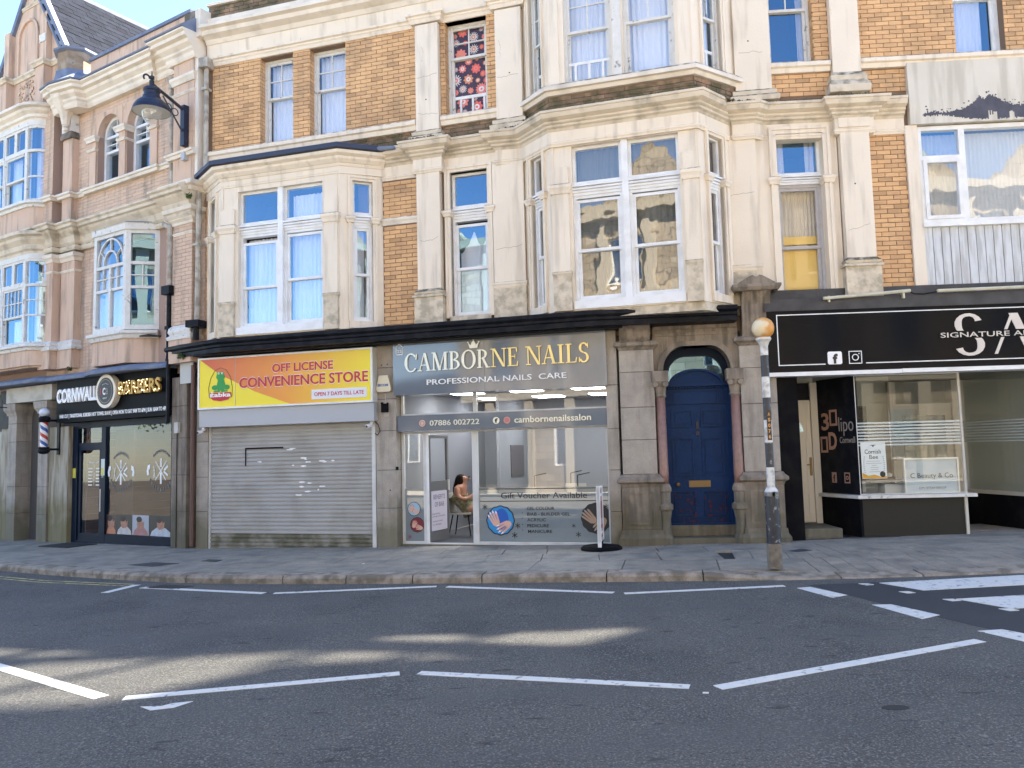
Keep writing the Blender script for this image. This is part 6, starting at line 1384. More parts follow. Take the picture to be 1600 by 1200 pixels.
# shop front below
MB().box(RR,.18,.60,-1.6,.03,-.1,2.78).build('black_side_wall',BLACKM,SB)
zf=.10
MB().box(RR,.60,1.22,-1.08,-.02,-.1,.26).build('door_step',GRAND,SB,bev=.01)
MB().box(RR,.1,9.4,-3.2,.02,-.05,zf+.01).build('lobby_floor',mat('dark_wet_tile',(.05,.05,.052),.35),SB)
mb=MB().box(RR,.60,.66,-1.06,-.98,.26,2.75).box(RR,1.10,1.22,-1.06,-.96,.26,2.75).box(RR,.66,1.10,-1.06,-.99,2.38,2.44); mb.build('door_frame',mat('white_door_frame',(.62,.58,.50),.4),SB)
wdm=mat('cream_door',(.66,.61,.52),.35)
wdr=MB().box(RR,.66,1.10,-1.06,-1.0,.28,2.38).build('door',wdm,SB,label='cream panelled plastic door beside the black splayed panel')
for zb,zt in((.38,.80),(.88,1.25),(1.33,1.78)): frame_mb(RR,.72,1.02,zb,zt,-1.0,-.985,.025).build('door_panel',wdm,wdr)
frame_mb(RR,.70,1.04,.33,2.3,-1.0,-.99,.02).build('door_panel',wdm,wdr)
MB().add([RR.P(.80+.16*math.cos(t),-.985,1.88+.2*math.sin(t)) for t in [math.pi*i/10 for i in range(11)]],[tuple(range(11))]).build('pane',GL,wdr)
MB().box(RR,1.04,1.075,-1.0,-.97,1.1,1.42).box(RR,.98,1.06,-.97,-.955,1.28,1.30).build('door_handle',BRASS,wdr)
MB().box(RR,.66,1.10,-1.05,-1.03,2.44,2.75).build('dark_fanlight',BLACKG,SB)
# splayed black panel
A=(1.22,-.98); B=(1.55,-.05); SP,spl=RR.sub(A,B)
MB().box(SP,0,spl,-.05,0,.80,2.78).build('splay_panel',BLACKG,SB); MB().box(SP,0,spl,-.05,.02,.0,.74).build('bulkhead',BLACKM,SB)
cop=mat('copper_pink_vinyl',(.46,.27,.20),.4)
text(SB,'3',SP,.10,.30,1.90,.30,.006,cop,off=.02); text(SB,'D',SP,.27,.48,1.56,.30,.006,cop,off=.03)
mb=MB(); frame_mb(SP,.32,.52,1.96,2.24,.003,.006,.04,mb=mb); frame_mb(SP,.05,.24,1.50,1.78,.003,.006,.04,mb=mb); mb.build('square_emblem',cop,SB)
text(SB,'lipo',SP,.55,.92,1.86,.26,.006,mat('grey_vinyl',(.33,.30,.27),.5),off=-.005); text(SB,'Cornwall',SP,.56,.94,1.66,.11,.006,MT['grey_vinyl'])
MB().prism(SP,[(.30,.98),(.42,.98),(.42,1.16),(.30,1.16)],0,.004).build('social_icon',cop,SB); text(SB,'f',SP,.34,.39,1.0,.12,.009,BLET,off=.04)
mb=MB(); frame_mb(SP,.62,.76,.98,1.16,.0,.004,.02,mb=mb); ringarc(mb,SP,.004,.69,1.07,.035,.02,0,6.28,12,0.); mb.build('social_icon',cop,SB)
# front window of display case
FX=(1.55,-.05); FY=(3.26,-.05)
MB().box(RR,1.55,3.22,-.5,-.06,.0,.74).build('bulkhead',mat('brown_black_bulkhead',(.030,.028,.022),.6,spec=.2),SB)
MB().sweep(path(RR,(1.20,-.98),(1.53,-.04),(3.34,-.04),(3.30,-.6)),[(-.3,.735),(.05,.735),(.05,.79),(-.3,.80)]).build('window_sill',OLDWH,SB)
DG=frame_mb(RR,1.55,3.26,.80,2.78,-.075,-.045,.012).build('display_window',ALU,SB)
pane(DG,RR,1.56,3.25,.81,2.77,-.06,GLD)
mb=MB()
for i in range(8): mb.box(RR,1.56,3.25,-.057,-.055,1.60+i*.052,1.60+i*.052+.026)
mb.build('frosted_stripes',STRIPE,DG)
BK=(2.85,-1.85); SR,srl=RR.sub(FY,BK)
DG2=MB().box(SR,0,.03,-.03,.0,.8,2.78).box(SR,srl-.06,srl,-.06,.02,.1,2.78).box(SR,0,srl,-.05,.0,.0,.8).build('side_window',mat('cream_timber',(.55,.50,.42),.5),SB); pane(DG2,SR,.03,srl-.06,.8,2.78,-.01,GLD)
mb=MB()
for i in range(8): mb.box(SR,.03,srl-.06,-.006,-.004,1.60+i*.052,1.60+i*.052+.026)
mb.build('frosted_stripes',STRIPE,DG2)
# lobby door and back
cf=MT['cream_timber']
ld=frame_mb(RR,2.95,3.95,.12,2.25,-1.95,-1.88,.11,.3).build('lobby_door',cf,SB,label='cream glazed shop door at the back of the lobby'); pane(ld,RR,3.06,3.84,.42,2.14,-1.9,GLF)
MB().box(RR,2.85,2.95,-2,-1.85,.1,2.78).box(RR,3.95,4.12,-2,-1.8,.1,2.78).box(RR,2.95,3.95,-1.97,-1.86,2.25,2.36).build('lobby_frame',cf,SB)
text(ld,'SA',RR,3.25,3.6,1.72,.10,-1.885,BLET)
# right hand display window, side running back
RS,rsl=RR.sub((4.10,-1.82),(4.42,-.10))
mb=MB().box(RS,0,.05,-.05,.02,.75,2.78).box(RS,0,rsl,-.1,.05,.70,.76).box(RS,rsl-.04,rsl,-.05,.01,.75,2.78); g2=mb.build('side_window',cf,SB); pane(g2,RS,.05,rsl-.04,.76,2.78,-.0,GLF)
MB().box(RS,0,rsl,-.1,.0,.0,.70).box(RR,4.42,9.3,-.3,-.12,.0,.72).build('bulkhead',BLACKM,SB)
g3=frame_mb(RR,4.42,9.3,.74,2.78,-.15,-.1,.04).build('display_window',cf,SB); pane(g3,RR,4.46,9.26,.78,2.74,-.12,GLF)
mb=MB()
for i in range(8): mb.box(RS,.05,rsl-.04,.004,.006,1.62+i*.05,1.62+i*.05+.024)
mb.build('frosted_stripes',STRIPE,g2)
GW=mat('beauty_wall',(.40,.41,.36),.8)
MB().box(RR,.2,9.4,-4.3,-4.2,.1,3.0).box(RR,9.4,9.5,-4.3,-.1,.1,3.9).box(RR,.6,9.4,-4.2,.0,2.95,3.0).box(RR,.62,1.2,-1.25,-1.1,.1,3.0).box(RR,2.3,2.9,-2.06,-2.0,.1,3.0).build('shop_wall',GW,SB)
MB().box(RR,1.72,2.45,-2.1,-2.0,.9,2.35).build('dark_doorway',BLACKM,SB)
MB().box(RR,1.85,2.7,-1.15,-.75,.98,1.0).box(RR,1.85,1.9,-1.15,-.75,.8,.98).box(RR,2.6,2.65,-1.15,-.75,.8,.98).box(RR,2.05,2.6,-.6,-.3,.80,.95).box(RR,1.55,3.2,-2,-.1,.74,.795).build('display_shelf',mat('white_shelf',(.55,.55,.52),.5),SB)
MB().box(RR,2.10,2.45,-1.05,-.85,1.0,1.05).build('clutter_tray',mat('brown_tray',(.2,.13,.09),.6),SB); MB().cyl(RR.P(2.15,-.9,1.05),RR.P(2.2,-.9,1.2),.006,seg=5).build('clutter_stick',WLET,SB)
MB().lathe(tuple(RR.P(2.37,-.9,1.05)),[(.04,0),(.05,.05),(.001,.07)],10).build('clutter_pot',WLET,SB)
# body of building
MB().box(RR,2.6,9.4,-1.6,-1.2,4.1,11.0).box(RR,0.1,9.4,-5,-.2,3.95,4.1).box(RR,2.6,9.4,-5,-.31,7.1,7.2).box(RR,2.6,9.4,-5,-.31,10.9,11.0).build('inner_wall',ROOM,SB)
MB().box(RR,9.4,9.6,-8,-.2,0,11).build('side_wall',BRICKD,SB)
# things in the window
PO=thing('poster',tuple(RR.P(1.8,-.045,1.05)),'white bee poster with orange foot and black seal inside the beauty shop window','poster')
ps,pn=(1.60,2.0),-.052
MB().box(RR,1.60,2.0,-.0590,pn,1.06,1.66).build('paper',mat('poster_paper',(.66,.70,.66),.5),PO)
MB().prism(RR,[(1.605,1.065),(1.995,1.065),(1.995,1.10),(1.9,1.09),(1.8,1.125),(1.7,1.11),(1.605,1.16)],pn,pn+.001).build('orange_foot',mat('orange_ink',(.60,.32,.04),.5),PO)
MB().prism(RR,ellipse(1.93,1.13,.045,.05,20),pn,pn+.002).build('black_seal',BLET,PO)
text(PO,'Cornish',RR,1.66,1.92,1.47,.075,pn+.002,BLET,ext=0); text(PO,'Bee',RR,1.73,1.87,1.385,.07,pn+.002,BLET,ext=0)
for i,(a,c) in enumerate(((1.68,1.90),(1.67,1.93),(1.76,1.84),(1.74,1.87),(1.74,1.86),(1.72,1.89))): MB().flat(RR,[(a,1.345-i*.035),(c,1.345-i*.035),(c,1.35-i*.035),(a,1.35-i*.035)],pn+.002).build('small_print',mat('grey_ink',(.2,.2,.2),.5),PO)
MB().flat(RR,ellipse(1.80,1.60,.012,.02,8),pn+.002).flat(RR,ellipse(1.775,1.612,.02,.006,8),pn+.0023).flat(RR,ellipse(1.825,1.612,.02,.006,8),pn+.0023).build('bee',BLET,PO)
mb=MB()
for sg in(-1,1):
    for i in range(9): t=i/8; mb.flat(RR,ellipse(1.80+sg*(.15+.015*math.sin(t*3)),1.42-.26*t,.012,.006,6),pn+.002)
mb.build('leaf_wreath',MT['grey_ink'],PO)
FS=thing('framed_sign',tuple(RR.P(2.75,-.1,.8)),'silver framed pale sign with a salon name and mobile number standing in the display window','sign')
MB().box(RR,2.30,3.18,-.16,-.12,.80,1.38).build('sign_board',mat('pale_grey_board',(.52,.57,.57),.4),FS); frame_mb(RR,2.30,3.18,.80,1.38,-.12,-.10,.025).build('frame',mat('silver_frame',(.6,.62,.62),.3,metal=.6),FS)
text(FS,'C Beauty & Co',RR,2.40,3.08,1.05,.085,-.112,BLET,ext=0,off=-.006); text(FS,'DM: 07544 080539',RR,2.53,2.96,.865,.042,-.112,MT['grey_ink'],ext=0)
# ================================================================ STREET FURNITURE
bx,by=3.41,10.72; bz=gz(bx)
BB=thing('belisha_beacon',(bx,by,bz),'black and white striped crossing beacon with yellow globe beside the blue door','beacon')
def ring(z0,z1,r,m,name,r1=None): MB().cyl((bx,by,z0),(bx,by,z1),r,r if r1 is None else r1,18).build(name,m,BB,smooth=False)
PW=mat('pole_white',(.66,.66,.64),.5,stain=(.2,.19,.17),stainamt=.6,stainscale=12); PK=mat('pole_black',(.015,.02,.03),.35,(.03,.035,.05),14,.3,50,stain=(.35,.36,.37),stainamt=.6,stainscale=14,thr=(.60,.66))
ring(bz-.02,bz+.30,.098,mat('rusty_pole_foot',(.22,.19,.15),.8,(.12,.10,.08),14,.5,40),'pole_foot'); ring(bz+.29,bz+1.04-.06,.092,PK,'pole_band')
ring(.98,1.04,.092,PW,'pole_band'); ring(1.04,1.10,.092,PW,'pole_collar',.055)
zz=[1.10,1.36,1.69,1.99,2.29,2.57,2.86,3.0]; 
for i,(a,c) in enumerate(zip(zz,zz[1:])): ring(a,c,.052,(PW,PK)[i%2],'pole_band')
MB().lathe((bx,by,0),[(.05,2.98),(.075,3.04),(.10,3.07),(.10,3.10),(.001,3.10)],16).build('globe_collar',ALU,BB)
GM=mat('yellow_globe',(.74,.68,.52),.35,(.68,.52,.28),3,stain=(.60,.25,.02),stainamt=.9,stainscale=5,thr=(.46,.58)); 
pr=[(.001,3.08)]+[(.148*math.sin(t),3.228-.148*math.cos(t)) for t in [math.pi*i/14 for i in range(1,14)]]+[(.001,3.376)]
MB().lathe((bx,by,0),pr,24).build('globe',GM,BB,smooth=True)
pf=Fr((bx,by-.054),0)
MB().box(pf,-.028,.028,-.004,.004,1.72,2.12).build('number_plate',mat('plate_black',(.02,.02,.02),.4),BB)
for i,ch in enumerate('AS076'): text(BB,ch,pf,-.016,.016,2.045-i*.075,.045,.0075,mat('plate_orange',(.7,.32,.08),.5),ext=0,off=.03)
# wall lamp
LM=thing('wall_lamp',tuple(L.P(-.40,.25,8.1)),'navy bell shaped street lamp with clear bowl on scrolled bracket on the pink pilaster','lamp')
a0=L.P(-.38,.24,0)
mb=MB().box(L,-.44,-.32,.22,.34,8.12,8.98); mb.build('wall_bar',mat('navy_iron',(.007,.011,.032),.4),LM)
def LP_(s,n,z): return L.P(s,n,z)
tip=(-.40,1.06,9.20)
mb=MB()
def flatbar(p,q,w_,h):
    p=Vector(p);q=Vector(q); mb.cyl(L.P(*p),L.P(*q),w_,h,6)
flatbar((-.38,.34,8.90),tip,.034,.028); flatbar((-.38,.34,8.42),(-.39,.78,9.02),.018,.014)
for t in(.22,.4): 
    c=Vector((-.385,.34+t*.85,8.80+t*.30)); pts=[]
    for i in range(13): a=i*.5236; pts.append(L.P(c.x,c.y-.02+.075*math.cos(a),c.z-.09+.075*math.sin(a)))
    mb.tube(pts,.010,5)
pts=[L.P(-.40,1.12+.09*math.cos(a)*(1-i*.06),9.27+.08*math.sin(a)*(1-i*.06)) for i,a in enumerate([-.8+.5*i for i in range(9)])]; mb.tube(pts,.018,6); mb.cyl(L.P(-.40,1.02,9.20),L.P(-.40,1.02,9.44),.03,.008,8).cyl(L.P(-.40,1.02,9.28),L.P(-.40,1.02,9.33),.05,.05,8)
mb.cyl(L.P(-.40,1.02,9.24),L.P(-.40,1.02,9.08),.05,.05,8)
mb.build('bracket',IRON,LM)
lc=L.P(-.40,1.02,0); NI=MT['navy_iron']
MB().lathe((lc.x,lc.y,0),[(.001,9.10),(.13,9.09),(.165,9.06),(.165,9.02),(.15,9.00),(.15,8.93),(.17,8.91),(.17,8.86),(.235,8.82),(.30,8.75),(.345,8.67),(.365,8.60),(.36,8.59),(.335,8.66),(.29,8.74),(.15,8.84),(.001,8.85)],28).build('lamp_shade',NI,LM,smooth=False)
MB().lathe((lc.x,lc.y,0),[(.355,8.597),(.328,8.66),(.285,8.732),(.14,8.832),(.001,8.835)],28).build('shade_lining',mat('lamp_white',(.55,.55,.50),.4),LM)
MB().lathe((lc.x,lc.y,0),[(0.2064,8.6728),(0.2021,8.5868),(0.1634,8.4750),(0.0860,8.3804),(0.0010,8.3546)],24).build('glass_bowl',glassmat('bowl_glass',1.9,wav=.3,wscale=8,milky=.12),LM,smooth=True)
MB().lathe((lc.x,lc.y,0),[(0.0010,8.7416),(0.0430,8.7330),(0.0473,8.6040),(0.0010,8.5524)],12).build('bulb',mat('bulb',(.8,.8,.75),.3),LM)
JB=MB().box(L,-.44,-.33,.22,.32,7.82,7.98).build('junction_box',mat('grey_box',(.40,.42,.45),.5),label='small grey junction box below the street lamp bracket',cat='junction box')
# barber pole
BPx=L.P(-5.25,.42,0)
BP=thing('barber_pole',(BPx.x,BPx.y,1.85),'red, white and blue striped pole with white globe on pillar left of barber shop','barber pole')
stripe=bpy.data.materials.new('barber_stripes'); stripe.use_nodes=True; nt=stripe.node_tree; b=nt.nodes['Principled BSDF']; b.inputs['Roughness'].default_value=.3
tc=N(nt,'ShaderNodeTexCoord'); sx=N(nt,'ShaderNodeSeparateXYZ'); nt.links.new(tc.outputs['Object'],sx.inputs[0])
at=N(nt,'ShaderNodeMath',operation='ARCTAN2'); nt.links.new(sx.outputs[1],at.inputs[0]); nt.links.new(sx.outputs[0],at.inputs[1])
m1=N(nt,'ShaderNodeMath',operation='MULTIPLY_ADD'); nt.links.new(at.outputs[0],m1.inputs[0]); m1.inputs[1].default_value=1/6.2832; 
m2=N(nt,'ShaderNodeMath',operation='MULTIPLY'); nt.links.new(sx.outputs[2],m2.inputs[0]); m2.inputs[1].default_value=3.0; nt.links.new(m2.outputs[0],m1.inputs[2])
frc=N(nt,'ShaderNodeMath',operation='FRACT'); nt.links.new(m1.outputs[0],frc.inputs[0]); cr=N(nt,'ShaderNodeValToRGB'); cr.color_ramp.interpolation='CONSTANT'; nt.links.new(frc.outputs[0],cr.inputs[0]); nt.links.new(cr.outputs[0],b.inputs['Base Color'])
e=cr.color_ramp.elements; e[0].color=(.5,.02,.02,1); e[1].position=.25; e[1].color=(.75,.75,.75,1)
for p_,c_ in((.5,(.02,.08,.35,1)),(.75,(.75,.75,.75,1))): q=e.new(p_); q.color=c_
MB().cyl((BPx.x,BPx.y,2.02),(BPx.x,BPx.y,2.62),.08,seg=20).build('striped_cylinder',stripe,BP)
# object coordinates start at the pole centre because the pieces share the thing's origin
MB().lathe((BPx.x,BPx.y,0),[(.001,1.86),(.09,1.88),(.13,1.92),(.13,1.96),(.11,1.98),(.12,2.03)],18).lathe((BPx.x,BPx.y,0),[(.11,2.60),(.13,2.66),(.13,2.70),(.09,2.74),(.001,2.75)],18).box(L,-5.28,-5.22,.07,.36,1.95,2.0).box(L,-5.28,-5.22,.07,.36,2.62,2.67).box(L,-5.30,-5.20,.07,.10,1.85,2.75).build('mount',BLACKG,BP)
MB().lathe((BPx.x,BPx.y,0),[(.001,2.70)]+[(.115*math.sin(t),2.83-.10*math.cos(t)) for t in [math.pi*i/10 for i in range(2,10)]]+[(.001,2.93)],18).build('globe',mat('milky_globe',(.62,.66,.74),.3),BP,smooth=True)
# alarm box, siren, cameras
AB=thing('alarm_box',tuple(M.P(4.0,.06,2.82)),'cream bell shaped security alarm box on the granite pier between the two shop signs','alarm box')
MB().prism(M,[(3.85,2.85),(3.88,2.82),(4.12,2.82),(4.15,2.85),(4.15,2.90),(4.09,3.13),(3.91,3.13),(3.85,2.90)],.05,.13).build('cover',mat('cream_plastic',(.68,.60,.42),.4),AB,bev=.006); text(AB,'SECOM',M,3.885,4.095,2.925,.045,.134,mat('blue_letter',(.02,.12,.35),.5),off=.03)
SI=thing('cable_clamp',tuple(M.P(4.0,.06,2.38)),'dark tape-wrapped siren on a thin white cable below the cream alarm box','siren')
MB().box(M,3.95,4.07,.055,.14,2.44,2.60).cyl(M.P(3.95,.1,2.59),M.P(3.95,.1,2.63),.02).cyl(M.P(4.07,.1,2.58),M.P(4.07,.1,2.62),.02).build('siren_body',BLACKM,SI,bev=.02); MB().box(M,3.97,4.07,.052,.07,2.36,2.44).box(M,4.0,4.01,.052,.06,2.6,2.80).build('label_plate',mat('pale_plate',(.45,.42,.38),.6),SI)
for s,lab in((3.73,'white security camera under the right end of the yellow store sign'),(.02,'white security camera under the left end of the yellow store sign')):
    SC=thing('security_camera',tuple(M.P(s,.1,2.2)),lab,'camera','security cameras under the store sign')
    MB().box(M,s-.03,s+.03,.0,.10,2.22,2.29).build('mount',WHITE,SC); v=M.P(s,.12,2.215); MB().cyl(v,v+M.n*.10+M.u*-.03+Vector((0,0,-.03)),.035,.038,12).build('camera_body',WHITE,SC)
    w2=v+M.n*.10+M.u*-.03+Vector((0,0,-.03)); MB().cyl(w2,w2+M.n*.006,.024,.024,12).build('lens',BLET,SC)
MB().tube([M.P(3.78,.05,2.28),M.P(3.86,.08,2.22),M.P(3.9,.08,2.10),M.P(3.84,.07,2.02),M.P(3.78,.05,2.06)],.007,5).build('loose_cable',BLACKM,label='loose black cable looped beside the right security camera',cat='cable')
MB().box(M,4.19,4.24,.02,.05,1.37,1.43).build('small_knob',BLACKM,label='small black knob on the salon left door pier',cat='knob')
# hanging lamp bracket sign on left pillar
MB().box(L,-7.42,-7.40,.12,.50,3.05,3.07).box(L,-7.42,-7.40,.12,.14,2.95,3.3).box(L,-7.42,-7.40,.32,.34,3.05,3.25).build('hook_bracket',IRON,label='black iron hook bracket above the leftmost granite pillar',cat='bracket')
# pavement sign
wx,wy=1.40,13.28; wz=gz(wx)
WS=thing('pavement_sign',(wx,wy,wz),'white framed pavement sign on round black base outside the grey nail salon','sign')
MB().lathe((wx,wy,wz),[(.34,0),(.34,.03),(.30,.06),(.08,.09),(.001,.09)],24).build('base',BLACKM,WS)
wf_=Fr((wx,wy),-78)
mb=frame_mb(wf_,-.28,.28,wz+.14,wz+1.02,-.02,.02,.03); mb.box(wf_,-.28,-.25,-.03,.03,wz+.04,wz+1.04); fr_=mb.build('frame',WHITE,WS)
MB().box(wf_,-.25,.25,-.008,.008,wz+.17,wz+.99).build('poster_panel',mat('mauve_poster',(.42,.30,.30),.5,(.62,.52,.50),6),WS)
for z,h,m_ in((.86,.05,WLET),(.50,.28,mat('dark_pink_ink',(.30,.09,.12),.5)),(.34,.06,RLET),(.26,.03,WLET),(.20,.03,RLET)): MB().box(wf_,-.2,.2,.008,.010,wz+z,wz+z+h).box(wf_,-.2,.2,-.010,-.008,wz+z,wz+z+h).build('poster_block',m_,WS)
MB().cyl((wx,wy,wz+.05),(wx,wy,wz+.16),.03).build('spring',BLACKM,WS)
# covers, drain, mat
CIR=mat('cast_iron_cover',(.035,.035,.038),.6,(.06,.06,.06),30,.8,90)
def cover(pts,lab,name='drain_cover',gr=None,dz=.006):
    MB().add([(x,y,gz(x)+zdrop(x,2)+dz) for x,y in pts]+[(x,y,gz(x)-.03) for x,y in pts],[tuple(range(len(pts)))]+[(i,(i+1)%len(pts),(i+1)%len(pts)+len(pts),i+len(pts)) for i in range(len(pts))]).build(name,CIR,label=lab,cat='cover')
cover([(-6.64,13.88),(-6.06,13.52),(-5.72,13.78),(-6.30,14.10)],'larger dark iron utility cover in the pavement in front of the left shop pier')
cover([(-5.42,13.97),(-5.12,13.80),(-5.08,14.02),(-5.38,14.20)],'small square iron cover in the pavement before the shutter')
cover([(4.08,12.12),(4.15,11.98),(4.40,12.08),(4.32,12.30)],'small iron cover in the pavement right of the striped pole')
dg=thing('road_drain',(-5.1,12.0,gz(-5.1)-.12),'slotted iron gully grate in the road against the kerb, white line crossing it','drain')
d_=Vector((.62,-.24)).normalized(); q_=Vector((-d_.y,d_.x)); c_=Vector((-5.10,11.98)); dz=gz(-5.1)-.12
for i in range(9):
    o=c_+d_*(i-4)*.065; pts=[o-d_*.018-q_*.13,o+d_*.018-q_*.13,o+d_*.018+q_*.13+d_*.05,o-d_*.018+q_*.13+d_*.05]
    MB().add([(p.x,p.y,dz+.012) for p in pts]+[(p.x,p.y,dz-.02) for p in pts],[(0,1,2,3),(0,1,5,4),(1,2,6,5),(2,3,7,6),(3,0,4,7)]).build('grate_bar',CIR,dg)
pts=[c_-d_*.32-q_*.15,c_+d_*.32-q_*.15,c_+d_*.32+q_*.15,c_-d_*.32+q_*.15]; MB().add([(p.x,p.y,dz+.006) for p in pts],[(0,1,2,3)]).build('gully_pit',BLET,dg)
mb=MB(); q=[L.P(-4.75,.75,0),L.P(-3.6,.75,0),L.P(-3.6,.08,0),L.P(-4.75,.08,0)]
mb.add([(p.x,p.y,gz(p.x)+.018) for p in q]+[(p.x,p.y,gz(p.x)-.01) for p in q],[(0,1,2,3),(0,1,5,4),(1,2,6,5),(2,3,7,6),(3,0,4,7)]).build('door_mat',mat('black_rubber_mat',(.015,.015,.017),.8,(.03,.03,.03),40,.8,80),label='black rubber door mat in front of the barber shop door',cat='mat')
# plants: weeds on ledge
def weed(p,n_,lab,r=.10):
    mb=MB(); rnd=random.Random(int(p.x*97))
    for i in range(n_):
        a=rnd.uniform(0,6.28); l=rnd.uniform(.4,1)*r; c=p+Vector((math.cos(a)*l*.6,math.sin(a)*l*.3,rnd.uniform(-.3,.8)*l)); d=Vector((rnd.uniform(-1,1),rnd.uniform(-1,1),rnd.uniform(-.3,1))).normalized()*rnd.uniform(.02,.045); e_=d.cross(Vector((rnd.uniform(-1,1),rnd.uniform(-1,1),rnd.uniform(-1,1)))).normalized()*.014
        mb.add([c-d,c+e_,c+d,c-e_],[(0,1,2,3)])
    mb.build('weed',mat('weed_green',(.06,.10,.03),.8,(.10,.13,.04),9),label=lab,cat='plant')
weed(L.P(-.05,.40,6.95),70,'small weed growing from the white capital beside the cream drainpipe')
weed(L.P(-.35,.34,3.72),70,'weeds hanging from the black shop cornice at the corner of the two buildings',.16)
weed(L.P(-4.45,.30,3.78),50,'tuft of weeds on the lead ledge above the barber sign',.10)
# ================================================================ PERSON ON CHAIR IN THE SALON
pc=M.P(4.93,-1.5,0); 
CHR=thing('chair',(pc.x,pc.y,0.02),'pale seat visitor chair with black splayed legs inside the nail salon doorway','chair')
PF=Fr((pc.x,pc.y),16.8)    # local s to the right (she faces right), n to the street
mb=MB().box(PF,-.24,.22,-.22,.22,.44,.48); mb.build('seat',mat('pale_seat',(.42,.40,.36),.6),CHR,bev=.012)
mb=MB().prism(PF,[(-.24,.48),(-.21,.48),(-.29,.86),(-.32,.86)],-.21,.21); mb.build('backrest',MT['pale_seat'],CHR,bev=.01)
for a,c in((-.17,.14),(-.17,-.14),(.15,.14),(.15,-.14)): MB().cyl(PF.P(a,c,.44),PF.P(a*1.45,c*1.35,.02),.014,.011,8).build('leg',BLACKM,CHR)
def skin_body(name,verts,edges,radii,m,parent,sub=2):
    me=bpy.data.meshes.new(name); me.from_pydata(verts,edges,[]); o=bpy.data.objects.new(name,me); col.objects.link(o)
    sm=o.modifiers.new('s','SKIN'); sm.use_smooth_shade=True
    for i,r in enumerate(radii):
        rv=r if isinstance(r,tuple) else (r,r); me.skin_vertices[0].data[i].radius=rv; me.skin_vertices[0].data[i].use_root=(i==0)
    ss=o.modifiers.new('u','SUBSURF'); ss.levels=sub; ss.render_levels=sub
    dg=bpy.context.evaluated_depsgraph_get(); m2=bpy.data.meshes.new_from_object(o.evaluated_get(dg)); bpy.data.objects.remove(o)
    m2.materials.clear(); m2.materials.append(m)
    for p in m2.polygons: p.use_smooth=True
    o=bpy.data.objects.new(name,m2); col.objects.link(o); o.parent=parent; return o
PE=thing('person',(pc.x,pc.y,.02),'seated woman with long dark hair and patterned dress inside the nail salon doorway','person')
org=ORG[PE]
def W(s,n,z): return PF.P(s,n,z)-org
SKN=mat('warm_skin',(.40,.20,.13),.55); HAIR=mat('dark_hair',(.010,.007,.006),.8,spec=.1); DRESS=mat('patterned_dress',(.30,.27,.15),.8,(.07,.06,.04),16)
v=[W(-.06,0,.58),W(-.09,0,.74),W(-.07,0,.90),W(-.02,0,1.00),W(.01,0,1.06),W(.03,0,1.13),W(.035,0,1.20),
   W(-.05,.16,.96),W(-.02,.21,.78),W(.14,.17,.74),W(.27,.10,.84),W(.31,.09,.90),
   W(-.05,-.16,.96),W(-.02,-.21,.78),W(.14,-.15,.76),W(.27,-.06,.86),
   W(.20,.09,.55),W(.36,.09,.53),W(.38,.09,.28),W(.37,.09,.07),W(.45,.10,.05),
   W(.20,-.09,.55),W(.36,-.09,.53),W(.38,-.09,.28),W(.37,-.09,.07),W(.45,-.10,.05)]
e=[(0,1),(1,2),(2,3),(3,4),(4,5),(5,6),(3,7),(7,8),(8,9),(9,10),(10,11),(3,12),(12,13),(13,14),(14,15),(0,16),(16,17),(17,18),(18,19),(19,20),(0,21),(21,22),(22,23),(23,24),(24,25)]
r=[(.15,.14),(.14,.13),(.15,.13),(.12,.10),.055,(.085,.08),(.075,.075),.062,.050,.038,.026,.03,.062,.050,.038,.028,.095,.075,.055,.038,.03,.095,.075,.055,.038,.03]
skin_body('body',v,e,r,SKN,PE)
# face details, glasses, fingers
hc=PF.P(.045,0,1.155)
MB().cyl(hc+PF.u*.085+Vector((0,0,.0)),hc+PF.u*.108+Vector((0,0,-.025)),.010,.016,8).build('nose',SKN,PE); 
MB().cyl(hc+PF.u*.082+PF.n*.03+Vector((0,0,.015)),hc+PF.u*.09+PF.n*.03+Vector((0,0,.015)),.020,.020,12).cyl(hc+PF.u*.082-PF.n*.03+Vector((0,0,.015)),hc+PF.u*.09-PF.n*.03+Vector((0,0,.015)),.020,.020,12).cyl(hc+PF.u*.08+PF.n*.05+Vector((0,0,.02)),hc+PF.n*.078+Vector((0,0,.02)),.004,.004,6).build('glasses',BLET,PE)
MB().cyl(hc+PF.u*.083+PF.n*.018+Vector((0,0,-.048)),hc+PF.u*.083-PF.n*.018+Vector((0,0,-.048)),.006,.006,8).build('mouth',mat('lips',(.28,.08,.07),.5),PE)
for sd2 in((.31,.09,.90),(.29,-.06,.88)):
    for i in range(4):
        b_=Vector(sd2); skin_body('finger',[W(b_.x-.02,b_.y+(i-1.5)*.016,b_.z),W(b_.x+.03,b_.y+(i-1.5)*.018,b_.z+.03+.005*(i in(1,2))),W(b_.x+.055,b_.y+(i-1.5)*.018,b_.z+.015)],[(0,1),(1,2)],[.010,.009,.007],SKN,PE,1)
    skin_body('thumb',[W(b_.x-.02,b_.y+.02,b_.z+.01),W(b_.x+.0,b_.y+.04,b_.z+.03),W(b_.x+.03,b_.y+.04,b_.z+.04)],[(0,1),(1,2)],[.011,.010,.008],SKN,PE,1)
skin_body('hair',[W(.005,0,1.225),W(-.035,0,1.18),W(-.08,0,1.08),W(-.12,0,.98),W(-.14,0,.86),W(-.14,0,.76),W(-.01,.07,1.13),W(-.03,.09,1.02),W(-.01,-.07,1.13),W(-.03,-.09,1.02)],[(0,1),(1,2),(2,3),(3,4),(4,5),(1,6),(6,7),(1,8),(8,9)],[(.10,.09),(.115,.10),(.115,.095),(.115,.09),(.10,.08),(.05,.04),.06,.05,.06,.05],HAIR,PE)
